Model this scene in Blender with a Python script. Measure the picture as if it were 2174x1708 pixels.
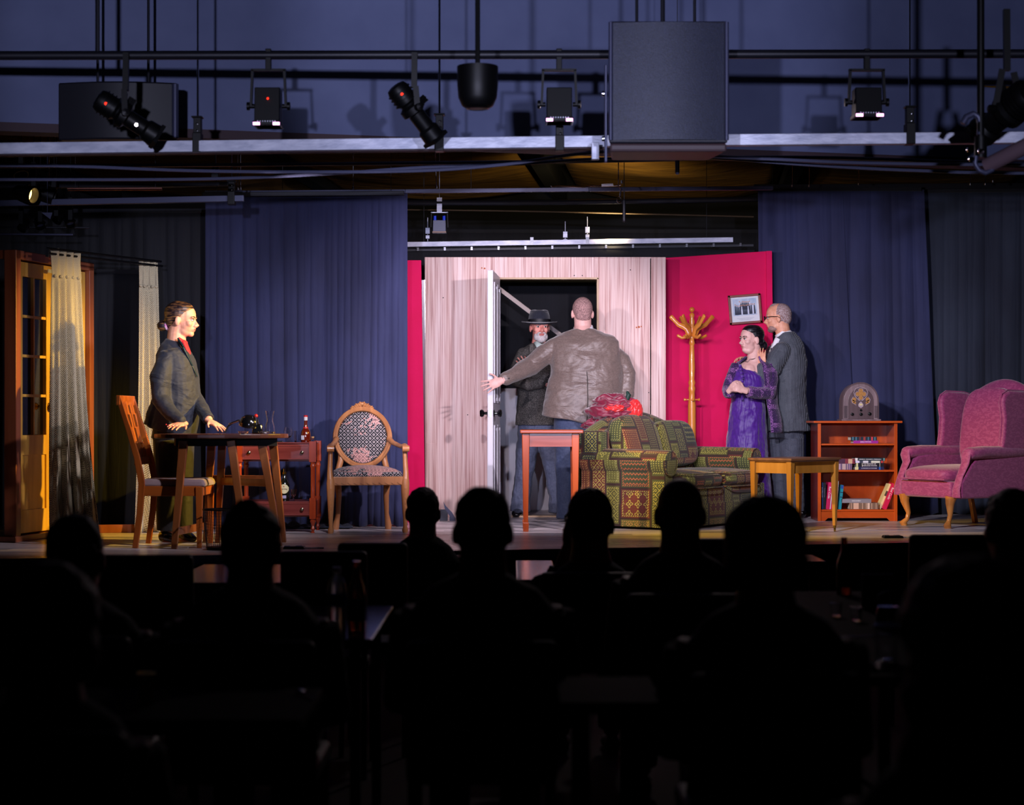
import bpy, bmesh, math, random
from math import sin, cos, pi, radians as R
from mathutils import Vector, Matrix, Euler
random.seed(7)
SC = bpy.context.scene
COL = SC.collection
for _o in list(bpy.data.objects):
    bpy.data.objects.remove(_o)

# ------------------------------------------------------------------ camera
EYE = 1.455          # eye height above the auditorium floor
ST = 0.60            # stage floor height
F = 4000.0           # focal length in pixels of the 2174 px wide frame
HOR = 885.0          # horizon row
cam_d = bpy.data.cameras.new('camera')
cam = bpy.data.objects.new('camera', cam_d)
COL.objects.link(cam)
cam.location = (0, 0, EYE)
cam.rotation_euler = (R(90), 0, 0)
cam_d.sensor_width = 36
cam_d.lens = 36 * F / 2174
cam_d.shift_y = (HOR - 854) / 2174
cam_d.clip_end = 60
cam_d.dof.use_dof = True
cam_d.dof.focus_distance = 14.8
cam_d.dof.aperture_fstop = 2.9
SC.camera = cam

# ------------------------------------------------------------------ look
SC.view_settings.view_transform = 'Standard'
SC.view_settings.look = 'None'
SC.view_settings.exposure = 0.0
SC.view_settings.gamma = 1.0
SC.view_settings.use_curve_mapping = False
w = bpy.data.worlds.new('world')
SC.world = w
w.use_nodes = True
w.node_tree.nodes['Background'].inputs[0].default_value = (0.25, 0.27, 0.4, 1)
w.node_tree.nodes['Background'].inputs[1].default_value = 0.0


def spot(name, loc, target, energy, color, angle=40, blend=0.5, radius=0.08):
    d = bpy.data.lights.new(name, 'SPOT')
    d.energy = energy
    d.color = color
    d.spot_size = R(angle)
    d.spot_blend = blend
    d.shadow_soft_size = radius
    o = bpy.data.objects.new(name, d)
    COL.objects.link(o)
    o.location = loc
    o.rotation_euler = (Vector(target) - Vector(loc)).to_track_quat('-Z', 'Y').to_euler()
    return o


def area(name, loc, target, energy, color, sx, sy):
    d = bpy.data.lights.new(name, 'AREA')
    d.energy = energy
    d.color = color
    d.shape = 'RECTANGLE'
    d.size = sx
    d.size_y = sy
    o = bpy.data.objects.new(name, d)
    COL.objects.link(o)
    o.location = loc
    o.rotation_euler = (Vector(target) - Vector(loc)).to_track_quat('-Z', 'Y').to_euler()
    return o


COOL = (0.86, 0.84, 1.0)
PINKW = (1.0, 0.87, 1.0)
AMB = (1.0, 0.62, 0.08)
# key spots hung just upstage of the batten, two main directions as the double shadows show
spot('key_spot_right', (1.55, 10.85, 2.80), (-0.5, 15.8, 1.5), 540, PINKW, 46, 0.45, 0.05)
spot('key_spot_centre', (-0.25, 10.85, 2.80), (0.1, 16.4, 1.3), 330, PINKW, 42, 0.45, 0.04)
spot('key_spot_left', (-1.7, 10.85, 2.80), (0.9, 15.8, 1.5), 340, PINKW, 46, 0.45, 0.05)
spot('wash_spot_left', (-0.6, 10.9, 2.80), (-2.4, 14.4, 1.5), 400, COOL, 54, 0.9, 0.08)
spot('wash_spot_right', (0.9, 11.0, 2.80), (3.3, 15.6, 1.4), 680, COOL, 52, 0.9, 0.08)
spot('wash_spot_downstage_left', (0.7, 10.6, 2.8), (-2.7, 12.9, 1.3), 300, PINKW, 44, 0.9, 0.06)
spot('wash_spot_red_flat', (0.3, 10.9, 2.8), (2.2, 16.2, 1.7), 300, PINKW, 34, 0.8, 0.06)
# amber side booms
spot('amber_boom_right', (2.0, 12.5, 3.0), (-3.3, 13.3, 1.2), 2000, AMB, 30, 0.7, 0.05)
spot('amber_boom_left', (-2.85, 12.35, 3.0), (2.1, 14.1, 0.9), 1100, AMB, 26, 0.7, 0.05)
# added unseen spot that brightens the roof lining
spot('added_roof_spot', (0.9, 16.75, 3.1), (0.8, 19.0, 3.9), 60, (1.0, 0.78, 0.42), 110, 1.0, 0.1)
# added weak rim light for the audience heads, hidden by the hung loudspeaker
spot('audience_spot', (1.0, 11.95, 3.2), (0.2, 4.6, 1.0), 60, (1.0, 0.8, 0.8), 70, 0.9, 0.1)
# front-of-house spots that catch the hung speaker, batten and bulkhead
spot('house_spot_left', (-0.9, 0.8, 2.2), (-0.7, 11.5, 3.75), 1600, (0.68, 0.70, 1.0), 30, 0.4, 0.06)
spot('house_spot_right', (1.1, 0.8, 2.2), (1.3, 11.5, 3.75), 1250, (0.68, 0.70, 1.0), 30, 0.4, 0.06)


# ------------------------------------------------------------------ helpers
def X(px, Y):
    return (px - 1087.0) * Y / F


def Z(py, Y):
    return EYE + (HOR - py) * Y / F


def P(px, py, Y):
    return Vector((X(px, Y), Y, Z(py, Y)))


def lin(c):
    out = []
    for v in c[:3]:
        v = v / 255.0
        out.append(v / 12.92 if v <= 0.04045 else ((v + 0.055) / 1.055) ** 2.4)
    return (out[0], out[1], out[2], 1.0)


_mats = {}


def mat(name, c1, c2=None, rough=0.5, metal=0.0, scale=5.0, stretch=(1, 1, 1), detail=4.0,
        dist=0.0, lo=0.35, hi=0.65, bump=0.0, bscale=None, bstretch=None, bdist=0.01, coat=0.0,
        sheen=0.0, trans=0.0, emit=0.0, spec=0.5, coords='Object', ior=1.45, alpha=1.0, kind='noise'):
    if name in _mats:
        return _mats[name]
    m = bpy.data.materials.new(name)
    m.use_nodes = True
    nt = m.node_tree
    N, L = nt.nodes, nt.links
    b = N['Principled BSDF']
    b.inputs['Base Color'].default_value = lin(c1)
    b.inputs['Roughness'].default_value = rough
    b.inputs['Metallic'].default_value = metal
    b.inputs['Coat Weight'].default_value = coat
    b.inputs['Coat Roughness'].default_value = 0.15
    b.inputs['Sheen Weight'].default_value = sheen
    b.inputs['Transmission Weight'].default_value = trans
    b.inputs['Specular IOR Level'].default_value = spec
    b.inputs['IOR'].default_value = ior
    b.inputs['Alpha'].default_value = alpha
    if emit:
        b.inputs['Emission Color'].default_value = lin(c1)
        b.inputs['Emission Strength'].default_value = emit
    tc = N.new('ShaderNodeTexCoord')
    if c2 is not None:
        mp = N.new('ShaderNodeMapping')
        mp.inputs['Scale'].default_value = stretch
        L.new(tc.outputs[coords], mp.inputs[0])
        if kind == 'wave':
            t = N.new('ShaderNodeTexWave')
            t.inputs['Scale'].default_value = scale
            t.inputs['Distortion'].default_value = dist
            t.inputs['Detail'].default_value = detail
            t.inputs['Detail Scale'].default_value = 1.2
        else:
            t = N.new('ShaderNodeTexNoise')
            t.inputs['Scale'].default_value = scale
            t.inputs['Detail'].default_value = detail
            t.inputs['Distortion'].default_value = dist
        L.new(mp.outputs[0], t.inputs[0])
        r = N.new('ShaderNodeValToRGB')
        r.color_ramp.elements[0].position = lo
        r.color_ramp.elements[1].position = hi
        r.color_ramp.elements[0].color = lin(c1)
        r.color_ramp.elements[1].color = lin(c2)
        L.new(t.outputs['Fac'], r.inputs[0])
        L.new(r.outputs[0], b.inputs['Base Color'])
        if emit:
            L.new(r.outputs[0], b.inputs['Emission Color'])
    if bump:
        mp2 = N.new('ShaderNodeMapping')
        mp2.inputs['Scale'].default_value = bstretch or stretch
        L.new(tc.outputs[coords], mp2.inputs[0])
        t2 = N.new('ShaderNodeTexNoise')
        t2.inputs['Scale'].default_value = bscale or scale
        t2.inputs['Detail'].default_value = 3.0
        t2.inputs['Distortion'].default_value = 0.6
        L.new(mp2.outputs[0], t2.inputs[0])
        bp = N.new('ShaderNodeBump')
        bp.inputs['Strength'].default_value = bump
        bp.inputs['Distance'].default_value = bdist
        L.new(t2.outputs['Fac'], bp.inputs['Height'])
        L.new(bp.outputs[0], b.inputs['Normal'])
    _mats[name] = m
    return m


def wood(name, c1, c2, rough=0.35, axis=2, scale=14.0, coat=0.25, bump=0.08):
    st = [1.0, 1.0, 1.0]
    st[axis] = 0.09
    return mat(name, c1, c2, rough=rough, scale=scale, stretch=tuple(st), detail=6, dist=1.2,
               lo=0.3, hi=0.7, bump=bump, bscale=scale * 2, bdist=0.004, coat=coat)


class NB:
    """tiny node-expression builder"""
    def __init__(s, m):
        s.nt = m.node_tree
        s.N, s.L = s.nt.nodes, s.nt.links
        s.bsdf = s.N['Principled BSDF']

    def m(s, op, *a):
        n = s.N.new('ShaderNodeMath')
        n.operation = op
        for i, v in enumerate(a):
            if isinstance(v, (int, float)):
                n.inputs[i].default_value = v
            else:
                s.L.new(v, n.inputs[i])
        return n.outputs[0]

    def xyz(s, coords='UV'):
        tc = s.N.new('ShaderNodeTexCoord')
        sp = s.N.new('ShaderNodeSeparateXYZ')
        s.L.new(tc.outputs[coords], sp.inputs[0])
        return sp.outputs[0], sp.outputs[1], sp.outputs[2], tc.outputs[coords]

    def mix(s, f, a, b):
        n = s.N.new('ShaderNodeMix')
        n.data_type = 'RGBA'
        for k, v in ((0, f), (6, a), (7, b)):
            if isinstance(v, (int, float)):
                n.inputs[k].default_value = v
            elif isinstance(v, tuple):
                n.inputs[k].default_value = lin(v)
            else:
                s.L.new(v, n.inputs[k])
        return n.outputs[2]

    def noise(s, vec, scale, detail=3, dist=0.0):
        n = s.N.new('ShaderNodeTexNoise')
        n.inputs['Scale'].default_value = scale
        n.inputs['Detail'].default_value = detail
        n.inputs['Distortion'].default_value = dist
        if vec is not None:
            s.L.new(vec, n.inputs[0])
        return n.outputs['Fac']

    def white(s, x, y):
        c = s.N.new('ShaderNodeCombineXYZ')
        for i, q in enumerate((x, y)):
            if isinstance(q, (int, float)):
                c.inputs[i].default_value = q
            else:
                s.L.new(q, c.inputs[i])
        n = s.N.new('ShaderNodeTexWhiteNoise')
        n.noise_dimensions = '3D'
        s.L.new(c.outputs[0], n.inputs[0])
        return n.outputs['Value'], n.outputs['Color']

    def bump(s, h, strength=0.3, dist=0.01):
        b = s.N.new('ShaderNodeBump')
        b.inputs['Strength'].default_value = strength
        b.inputs['Distance'].default_value = dist
        s.L.new(h, b.inputs['Height'])
        s.L.new(b.outputs[0], s.bsdf.inputs['Normal'])

    def color(s, c):
        s.L.new(c, s.bsdf.inputs['Base Color'])


def frame_from(t, ref):
    t = t.normalized()
    s = ref - t * ref.dot(t)
    if s.length < 1e-4:
        s = Vector((0, 1, 0)) - t * t.y
    s.normalize()
    return t, s, t.cross(s)


class MB:
    def __init__(s, M=None):
        s.v = []
        s.f = []
        s.mi = []
        s.M = M or Matrix.Identity(4)
        s.cur = 0

    def add(s, vs, fs):
        b = len(s.v)
        for p in vs:
            s.v.append(s.M @ Vector(p))
        for f in fs:
            s.f.append([i + b for i in f])
            s.mi.append(s.cur)
            s.mi.append(s.cur)
        return s

    def box(s, c, size, rot=None, top=None):
        """c centre, size full size; top=(sx,sy) scales the upper face"""
        hx, hy, hz = size[0] / 2, size[1] / 2, size[2] / 2
        tx, ty = top or (1, 1)
        vs = [Vector((x * hx * (tx if z > 0 else 1), y * hy * (ty if z > 0 else 1), z * hz))
              for z in (-1, 1) for x, y in ((-1, -1), (1, -1), (1, 1), (-1, 1))]
        if rot:
            m = Euler(rot).to_matrix()
            vs = [m @ v for v in vs]
        c = Vector(c)
        s.add([v + c for v in vs], [(3, 2, 1, 0), (4, 5, 6, 7), (0, 1, 5, 4), (1, 2, 6, 5), (2, 3, 7, 6), (3, 0, 4, 7)])
        return s

    def bar(s, p, q, w0, h0, w1=None, h1=None, ref=(1, 0, 0)):
        """rectangular bar from p to q; w along ref, h across"""
        p, q = Vector(p), Vector(q)
        w1 = w1 or w0
        h1 = h1 or h0
        t, a, b = frame_from(q - p, Vector(ref))
        vs = []
        for c, ww, hh in ((p, w0, h0), (q, w1, h1)):
            for x, y in ((-1, -1), (1, -1), (1, 1), (-1, 1)):
                vs.append(c + a * x * ww / 2 + b * y * hh / 2)
        s.add(vs, [(3, 2, 1, 0), (4, 5, 6, 7), (0, 1, 5, 4), (1, 2, 6, 5), (2, 3, 7, 6), (3, 0, 4, 7)])
        return s

    def tube(s, pts, radii, seg=12, ref=(1, 0, 0), round_=False, closed=False, sq=None):
        pts = [Vector(p) for p in pts]
        if not isinstance(radii, list):
            radii = [radii] * len(pts)
        radii = [(r, r) if isinstance(r, (int, float)) else r for r in radii]
        ref = Vector(ref)
        if round_:
            a, b = pts[0], pts[-1]
            ta = (pts[0] - pts[1]).normalized()
            tb = (pts[-1] - pts[-2]).normalized()
            ra, rb = radii[0], radii[-1]
            ea = [(a + ta * min(ra) * sin(R(d)), (ra[0] * cos(R(d)), ra[1] * cos(R(d)))) for d in (75, 50, 25)]
            eb = [(b + tb * min(rb) * sin(R(d)), (rb[0] * cos(R(d)), rb[1] * cos(R(d)))) for d in (25, 50, 75)]
            pts = [e[0] for e in ea] + pts + [e[0] for e in eb]
            radii = [e[1] for e in ea] + radii + [e[1] for e in eb]
        n = len(pts)
        vs = []
        prev = None
        for i in range(n):
            if closed:
                t = pts[(i + 1) % n] - pts[i - 1]
            elif i == 0:
                t = pts[1] - pts[0]
            elif i == n - 1:
                t = pts[-1] - pts[-2]
            else:
                t = (pts[i + 1] - pts[i]).normalized() + (pts[i] - pts[i - 1]).normalized()
            if t.length < 1e-9:
                t = Vector((0, 0, 1))
            t, a, b = frame_from(t, prev if prev is not None else ref)
            if prev is None or not sq:
                pass
            prev = a
            ra, rb = radii[i]
            for k in range(seg):
                an = 2 * pi * k / seg
                ca, sa = cos(an), sin(an)
                if sq:
                    ca = math.copysign(abs(ca) ** sq, ca)
                    sa = math.copysign(abs(sa) ** sq, sa)
                vs.append(pts[i] + a * ra * ca + b * rb * sa)
        fs = []
        for i in range(n if closed else n - 1):
            j = (i + 1) % n
            for k in range(seg):
                l = (k + 1) % seg
                fs.append((i * seg + k, i * seg + l, j * seg + l, j * seg + k))
        if not closed:
            fs.append(tuple(range(seg - 1, -1, -1)))
            fs.append(tuple((n - 1) * seg + k for k in range(seg)))
        return s.add(vs, fs)

    def lathe(s, prof, c=(0, 0, 0), seg=20, axis=(0, 0, 1), close=True):
        c = Vector(c)
        t, a, b = frame_from(Vector(axis), Vector((1, 0, 0)) if abs(Vector(axis).normalized().x) < 0.9 else Vector((0, 1, 0)))
        vs = []
        for r, z in prof:
            for k in range(seg):
                an = 2 * pi * k / seg
                vs.append(c + t * z + a * r * cos(an) + b * r * sin(an))
        fs = []
        n = len(prof)
        for i in range(n - 1):
            for k in range(seg):
                l = (k + 1) % seg
                fs.append((i * seg + k, i * seg + l, (i + 1) * seg + l, (i + 1) * seg + k))
        if close:
            if prof[0][0] > 1e-6:
                fs.append(tuple(range(seg - 1, -1, -1)))
            if prof[-1][0] > 1e-6:
                fs.append(tuple((n - 1) * seg + k for k in range(seg)))
        return s.add(vs, fs)

    def ell(s, c, r, rot=None, seg=16, rings=10):
        c = Vector(c)
        if isinstance(r, (int, float)):
            r = (r, r, r)
        m = Euler(rot).to_matrix() if rot and not isinstance(rot, Matrix) else (rot or Matrix.Identity(3))
        vs = [c + m @ Vector((0, 0, -r[2]))]
        for i in range(1, rings):
            ph = -pi / 2 + pi * i / rings
            for k in range(seg):
                an = 2 * pi * k / seg
                vs.append(c + m @ Vector((r[0] * cos(ph) * cos(an), r[1] * cos(ph) * sin(an), r[2] * sin(ph))))
        vs.append(c + m @ Vector((0, 0, r[2])))
        fs = []
        for k in range(seg):
            fs.append((0, 1 + (k + 1) % seg, 1 + k))
        for i in range(rings - 2):
            for k in range(seg):
                l = (k + 1) % seg
                a = 1 + i * seg
                fs.append((a + k, a + l, a + seg + l, a + seg + k))
        top = len(vs) - 1
        a = 1 + (rings - 2) * seg
        for k in range(seg):
            fs.append((a + k, a + (k + 1) % seg, top))
        return s.add(vs, fs)

    def prism(s, poly, y0, y1, plane='xz'):
        """poly in plane (ccw seen from -y for xz), extruded between y0 and y1"""
        def mk(a, b, d):
            if plane == 'xz':
                return (a, d, b)
            if plane == 'xy':
                return (a, b, d)
            return (d, a, b)
        n = len(poly)
        vs = [mk(a, b, y0) for a, b in poly] + [mk(a, b, y1) for a, b in poly]
        fs = [tuple(range(n)), tuple(range(2 * n - 1, n - 1, -1))]
        for i in range(n):
            j = (i + 1) % n
            fs.append((i, i + n, j + n, j))
        return s.add(vs, fs)

    def grid(s, fn, nu, nv):
        vs = [fn(i / nu, j / nv) for j in range(nv + 1) for i in range(nu + 1)]
        fs = []
        for j in range(nv):
            for i in range(nu):
                a = j * (nu + 1) + i
                fs.append((a, a + 1, a + nu + 2, a + nu + 1))
        return s.add(vs, fs)

    def build(s, name, m, parent=None, smooth=True, ang=38, bevel=0.0, bseg=2, solid=0.0, sub=0, voxel=0.0,
              vsmooth=2, wr=0.0, wrs=0.15, uv=0.0, label=None, loc=None, rot=None, dec=0.0):
        me = bpy.data.meshes.new(name)
        me.from_pydata([tuple(v) for v in s.v], [], s.f)
        ms = m if isinstance(m, (list, tuple)) else [m]
        for q in ms:
            me.materials.append(q)
        if len(ms) > 1:
            me.polygons.foreach_set('material_index', s.mi)
        bm = bmesh.new()
        bm.from_mesh(me)
        bmesh.ops.recalc_face_normals(bm, faces=bm.faces)
        bm.to_mesh(me)
        bm.free()
        me.update()
        if smooth:
            me.polygons.foreach_set('use_smooth', [True] * len(me.polygons))
            if not voxel and not sub:
                me.set_sharp_from_angle(angle=R(ang))
        if uv:
            box_uv(me, uv)
        o = bpy.data.objects.new(name, me)
        COL.objects.link(o)
        if parent is not None:
            o.parent = parent
        if loc is not None:
            o.location = loc
        if rot is not None:
            o.rotation_euler = rot
        if label:
            o['label'] = label
        if voxel:
            md = o.modifiers.new('remesh', 'REMESH')
            md.mode = 'VOXEL'
            md.voxel_size = voxel
            md.use_smooth_shade = True
            if vsmooth:
                sm = o.modifiers.new('smooth', 'SMOOTH')
                sm.factor = 0.5
                sm.iterations = vsmooth
        if bevel:
            md = o.modifiers.new('bevel', 'BEVEL')
            md.width = bevel
            md.segments = bseg
            md.limit_method = 'ANGLE'
            md.angle_limit = R(40)
            md.harden_normals = False
        if solid:
            md = o.modifiers.new('solid', 'SOLIDIFY')
            md.thickness = solid
            md.offset = 0
        if sub:
            md = o.modifiers.new('sub', 'SUBSURF')
            md.levels = sub
            md.render_levels = sub
        if wr:
            tx = bpy.data.textures.new(name + '_folds', 'CLOUDS')
            tx.noise_scale = wrs
            tx.noise_depth = 2
            md = o.modifiers.new('folds', 'DISPLACE')
            md.texture = tx
            md.strength = wr
            md.mid_level = 0.5
            md.texture_coords = 'LOCAL'
        return o


def box_uv(me, scale=1.0):
    uvl = me.uv_layers.new(name='uv')
    d = uvl.data
    for p in me.polygons:
        n = p.normal
        a = (abs(n.x), abs(n.y), abs(n.z))
        k = a.index(max(a))
        for li in p.loop_indices:
            co = me.vertices[me.loops[li].vertex_index].co
            if k == 0:
                u = (co.y, co.z)
            elif k == 1:
                u = (co.x, co.z)
            else:
                u = (co.x, co.y)
            d[li].uv = (u[0] * scale, u[1] * scale)


def thing(name, label, cat, loc=(0, 0, 0), rz=0.0, group=None, rot=None):
    o = bpy.data.objects.new(name, None)
    COL.objects.link(o)
    o.empty_display_size = 0.1
    o.location = loc
    o.rotation_euler = rot if rot else (0, 0, rz)
    o['label'] = label
    o['category'] = cat
    if group:
        o['group'] = group
    return o


def tag(o, label, cat, group=None, kind=None):
    o['label'] = label
    o['category'] = cat
    if group:
        o['group'] = group
    if kind:
        o['kind'] = kind
    return o


def struct(name, mb, m, **k):
    o = mb.build(name, m, **k)
    o['kind'] = 'structure'
    return o


def copy_tree(o, label=None, group=None, loc=None, rot=None, parent=None):
    c = o.copy()
    COL.objects.link(c)
    if parent is not None:
        c.parent = parent
    if label:
        c['label'] = label
    if group:
        c['group'] = group
    if loc is not None:
        c.location = loc
    if rot is not None:
        c.rotation_euler = rot
    for ch in list(o.children):
        copy_tree(ch, parent=c)
    return c


def text(name, body, size, loc, rot, m, parent=None, ext=0.0006, align='CENTER', sx=1.0):
    cu = bpy.data.curves.new(name, 'FONT')
    cu.body = body
    cu.size = size
    cu.extrude = ext
    cu.align_x = align
    cu.align_y = 'CENTER'
    cu.resolution_u = 2
    t = bpy.data.objects.new(name + '_c', cu)
    COL.objects.link(t)
    bpy.context.view_layer.update()
    me = bpy.data.meshes.new_from_object(t)
    bpy.data.objects.remove(t)
    me.materials.clear()
    me.materials.append(m)
    me.name = name
    o = bpy.data.objects.new(name, me)
    COL.objects.link(o)
    o.location = loc
    o.rotation_euler = rot
    o.scale = (sx, 1, 1)
    if parent is not None:
        o.parent = parent
    return o

# ------------------------------------------------------------------ materials
BLACK = mat('black_paint', (10, 10, 12), rough=0.8)
BLACKM = mat('black_metal', (6, 6, 7), rough=0.45, metal=0.0, spec=0.25)
BLACKG = mat('black_gloss', (8, 8, 10), rough=0.12, coat=0.6)
CHROME = mat('chrome', (200, 200, 205), rough=0.15, metal=1.0)
GALV = mat('galvanised_steel', (176, 180, 200), (214, 216, 232), rough=0.45, metal=0.2, scale=9, stretch=(1, 1, 3), bump=0.1, bscale=30)
PIPE = mat('painted_pipe', (66, 68, 92), rough=0.4, metal=0.35)
DPIPE = mat('dark_pipe', (26, 26, 34), rough=0.45, metal=0.3)
BRASS = mat('brass', (190, 150, 60), rough=0.25, metal=1.0)
WHITEP = mat('white_paint', (206, 204, 214), rough=0.4)
GLASS = mat('clear_glass', (250, 252, 255), rough=0.02, trans=1.0, ior=1.45)
SKIN = mat('skin_warm', (205, 140, 112), (222, 160, 132), rough=0.5, scale=30, bump=0.05)
SKIN2 = mat('skin_ruddy', (206, 126, 114), (226, 156, 142), rough=0.5, scale=26, bump=0.05)
SKIN3 = mat('skin_pale', (208, 160, 152), (220, 174, 166), rough=0.5, scale=26, bump=0.05)


def streak_floor():
    m = mat('stage_floor_planks', (66, 60, 62), rough=0.4)
    nb = NB(m)
    x, y, z, v = nb.xyz('Object')
    mp = nb.N.new('ShaderNodeMapping')
    mp.inputs['Scale'].default_value = (0.5, 9.0, 1)
    nb.L.new(v, mp.inputs[0])
    n1 = nb.noise(mp.outputs[0], 3.0, 6, 0.6)
    row = nb.m('FLOOR', nb.m('MULTIPLY', y, 6.6))
    off = nb.m('FLOOR', nb.m('ADD', nb.m('MULTIPLY', x, 0.8), nb.m('MULTIPLY', row, 0.37)))
    wv, wc = nb.white(row, off)
    f = nb.m('ADD', nb.m('MULTIPLY', n1, 1.0), nb.m('MULTIPLY', wv, 0.35))
    r = nb.N.new('ShaderNodeValToRGB')
    r.color_ramp.elements[0].position = 0.38
    r.color_ramp.elements[0].color = lin((92, 86, 90))
    r.color_ramp.elements[1].position = 0.95
    r.color_ramp.elements[1].color = lin((226, 216, 218))
    nb.L.new(f, r.inputs[0])
    nb.color(r.outputs[0])
    rr = nb.m('ADD', nb.m('MULTIPLY', n1, 0.35), 0.14)
    nb.L.new(rr, nb.bsdf.inputs['Roughness'])
    fr = nb.m('FRACT', nb.m('MULTIPLY', y, 6.6))
    gap = nb.m('LESS_THAN', fr, 0.03)
    nb.bump(nb.m('SUBTRACT', n1, gap), 0.25, 0.004)
    return m


FLOORM = streak_floor()
CARPET = mat('dark_carpet', (14, 12, 14), (20, 16, 18), rough=0.95, scale=60)
WALLD = mat('auditorium_wall', (22, 22, 28), rough=0.85)
BULK = mat('bulkhead_paint', (92, 100, 136), (100, 108, 144), rough=0.7, scale=3)
MUST = mat('mustard_insulation', (120, 84, 22), (150, 108, 34), rough=0.8, scale=2.0, stretch=(1, 3, 1), bump=0.6, bscale=3, bdist=0.05)
CREV = mat('brown_trim', (62, 44, 50), rough=0.7)

# ------------------------------------------------------------------ structure
WX = 6.2
YB = 20.5
g = 0.2535


def edgeY(x):
    return 11.4 + g * (x + 3.04)


b = MB()
b.box((0, 8.6, -0.05), (2 * WX, 24.2, 0.1))
struct('floor', b, CARPET, smooth=False)
b = MB()
b.box((-WX - 0.05, 8.6, 2.3), (0.1, 24.2, 4.8))
struct('wall_left', b, WALLD, smooth=False)
b = MB()
b.box((WX + 0.05, 8.6, 2.3), (0.1, 24.2, 4.8))
struct('wall_right', b, WALLD, smooth=False)
b = MB()
b.box((0, YB + 0.05, 2.3), (2 * WX, 0.1, 4.8))
struct('wall_back', b, BLACK, smooth=False)
b = MB()
b.box((0, -3.45, 2.3), (2 * WX, 0.1, 4.8))
struct('wall_front', b, WALLD, smooth=False)
# ceiling over the seats and over the stage (mustard lining that sags between beams)
b = MB()
b.box((0, 8.6, 4.75), (2 * WX, 24.2, 0.1))
struct('ceiling', b, WALLD, smooth=False)

# stage deck
x0, x1 = -WX, WX
poly = [(x0, edgeY(x0)), (x1, edgeY(x1)), (x1, YB), (x0, YB)]
b = MB()
b.prism(poly, ST - 0.04, ST, 'xy')
struct('stage_floor', b, FLOORM, smooth=False)
NAVYE = mat('stage_edge_paint', (24, 24, 40), rough=0.5)
b = MB()
b.prism([(x0, edgeY(x0) + 0.03), (x1, edgeY(x1) + 0.03), (x1, edgeY(x1) + 0.08), (x0, edgeY(x0) + 0.08)], 0, ST - 0.04, 'xy')
struct('stage_front', b, NAVYE, smooth=False)
b = MB()
b.prism([(x0, edgeY(x0) - 0.012), (x1, edgeY(x1) - 0.012), (x1, edgeY(x1)), (x0, edgeY(x0))], ST - 0.06, ST - 0.002, 'xy')
struct('trim_1', b, mat('edge_nosing', (50, 50, 80), rough=0.4), smooth=False)

# bulkhead above the stage mouth, running parallel with the stage edge
def bulkY(x):
    return edgeY(x) + 0.1


b = MB()
b.prism([(x0, bulkY(x0)), (x1, bulkY(x1)), (x1, bulkY(x1) + 0.12), (x0, bulkY(x0) + 0.12)], 3.25, 4.7, 'xy')
struct('wall_bulkhead', b, BULK, smooth=False)
b = MB()
b.prism([(x0, bulkY(x0) - 0.02), (x1, bulkY(x1) - 0.02), (x1, bulkY(x1) + 0.16), (x0, bulkY(x0) + 0.16)], 3.195, 3.25, 'xy')
struct('trim_2', b, CREV, smooth=False)

# stage roof: sagging mustard lining panels between dark beams
roof = thing('roof_lining', 'mustard fabric lining sagging between dark roof beams above the stage', 'ceiling lining', (0, 16, 3.9))
k = 0
for xa, xb in ((-4.6, -2.3), (-2.3, -0.1), (0.3, 2.4), (2.6, 4.9)):
    def fn(u, v, xa=xa, xb=xb):
        x = xa + (xb - xa) * u
        y = -2.9 + 7.2 * v
        return (x + 0.28 * y * 0.35, y, 0.0 - 0.10 * sin(pi * u) - 0.05 * sin(v * 20 + xa * 3) * sin(pi * u))
    b = MB()
    b.grid(fn, 16, 48)
    b.build('lining_panel', MUST, roof, solid=0.01)
for xc in (-4.7, -2.3, 0.1, 2.5, 4.95):
    b = MB()
    b.bar((xc - 0.28, -2.9, 0.0), (xc + 0.42, 4.3, 0.0), 0.14, 0.22)
    b.build('beam', BLACK, roof, smooth=False)
for yc in (-1.6, 0.6, 2.7):
    b = MB()
    b.box((0, yc, 0.13), (11, 0.1, 0.14))
    b.build('purlin', BLACK, roof, smooth=False)


# ------------------------------------------------------------------ curtains
def cloth_mat(name, c1, c2, bump=0.25):
    return mat(name, c1, c2, rough=0.85, scale=2.2, stretch=(1, 1, 0.35), detail=6, sheen=0.08, bump=bump, bscale=5,
               bstretch=(5, 5, 0.35), bdist=0.02)


NAVY = cloth_mat('navy_drape', (32, 35, 66), (46, 51, 90))
NAVY2 = cloth_mat('charcoal_drape', (28, 32, 48), (42, 49, 66))
BLKD = cloth_mat('black_drape', (12, 13, 20), (22, 23, 32))


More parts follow.
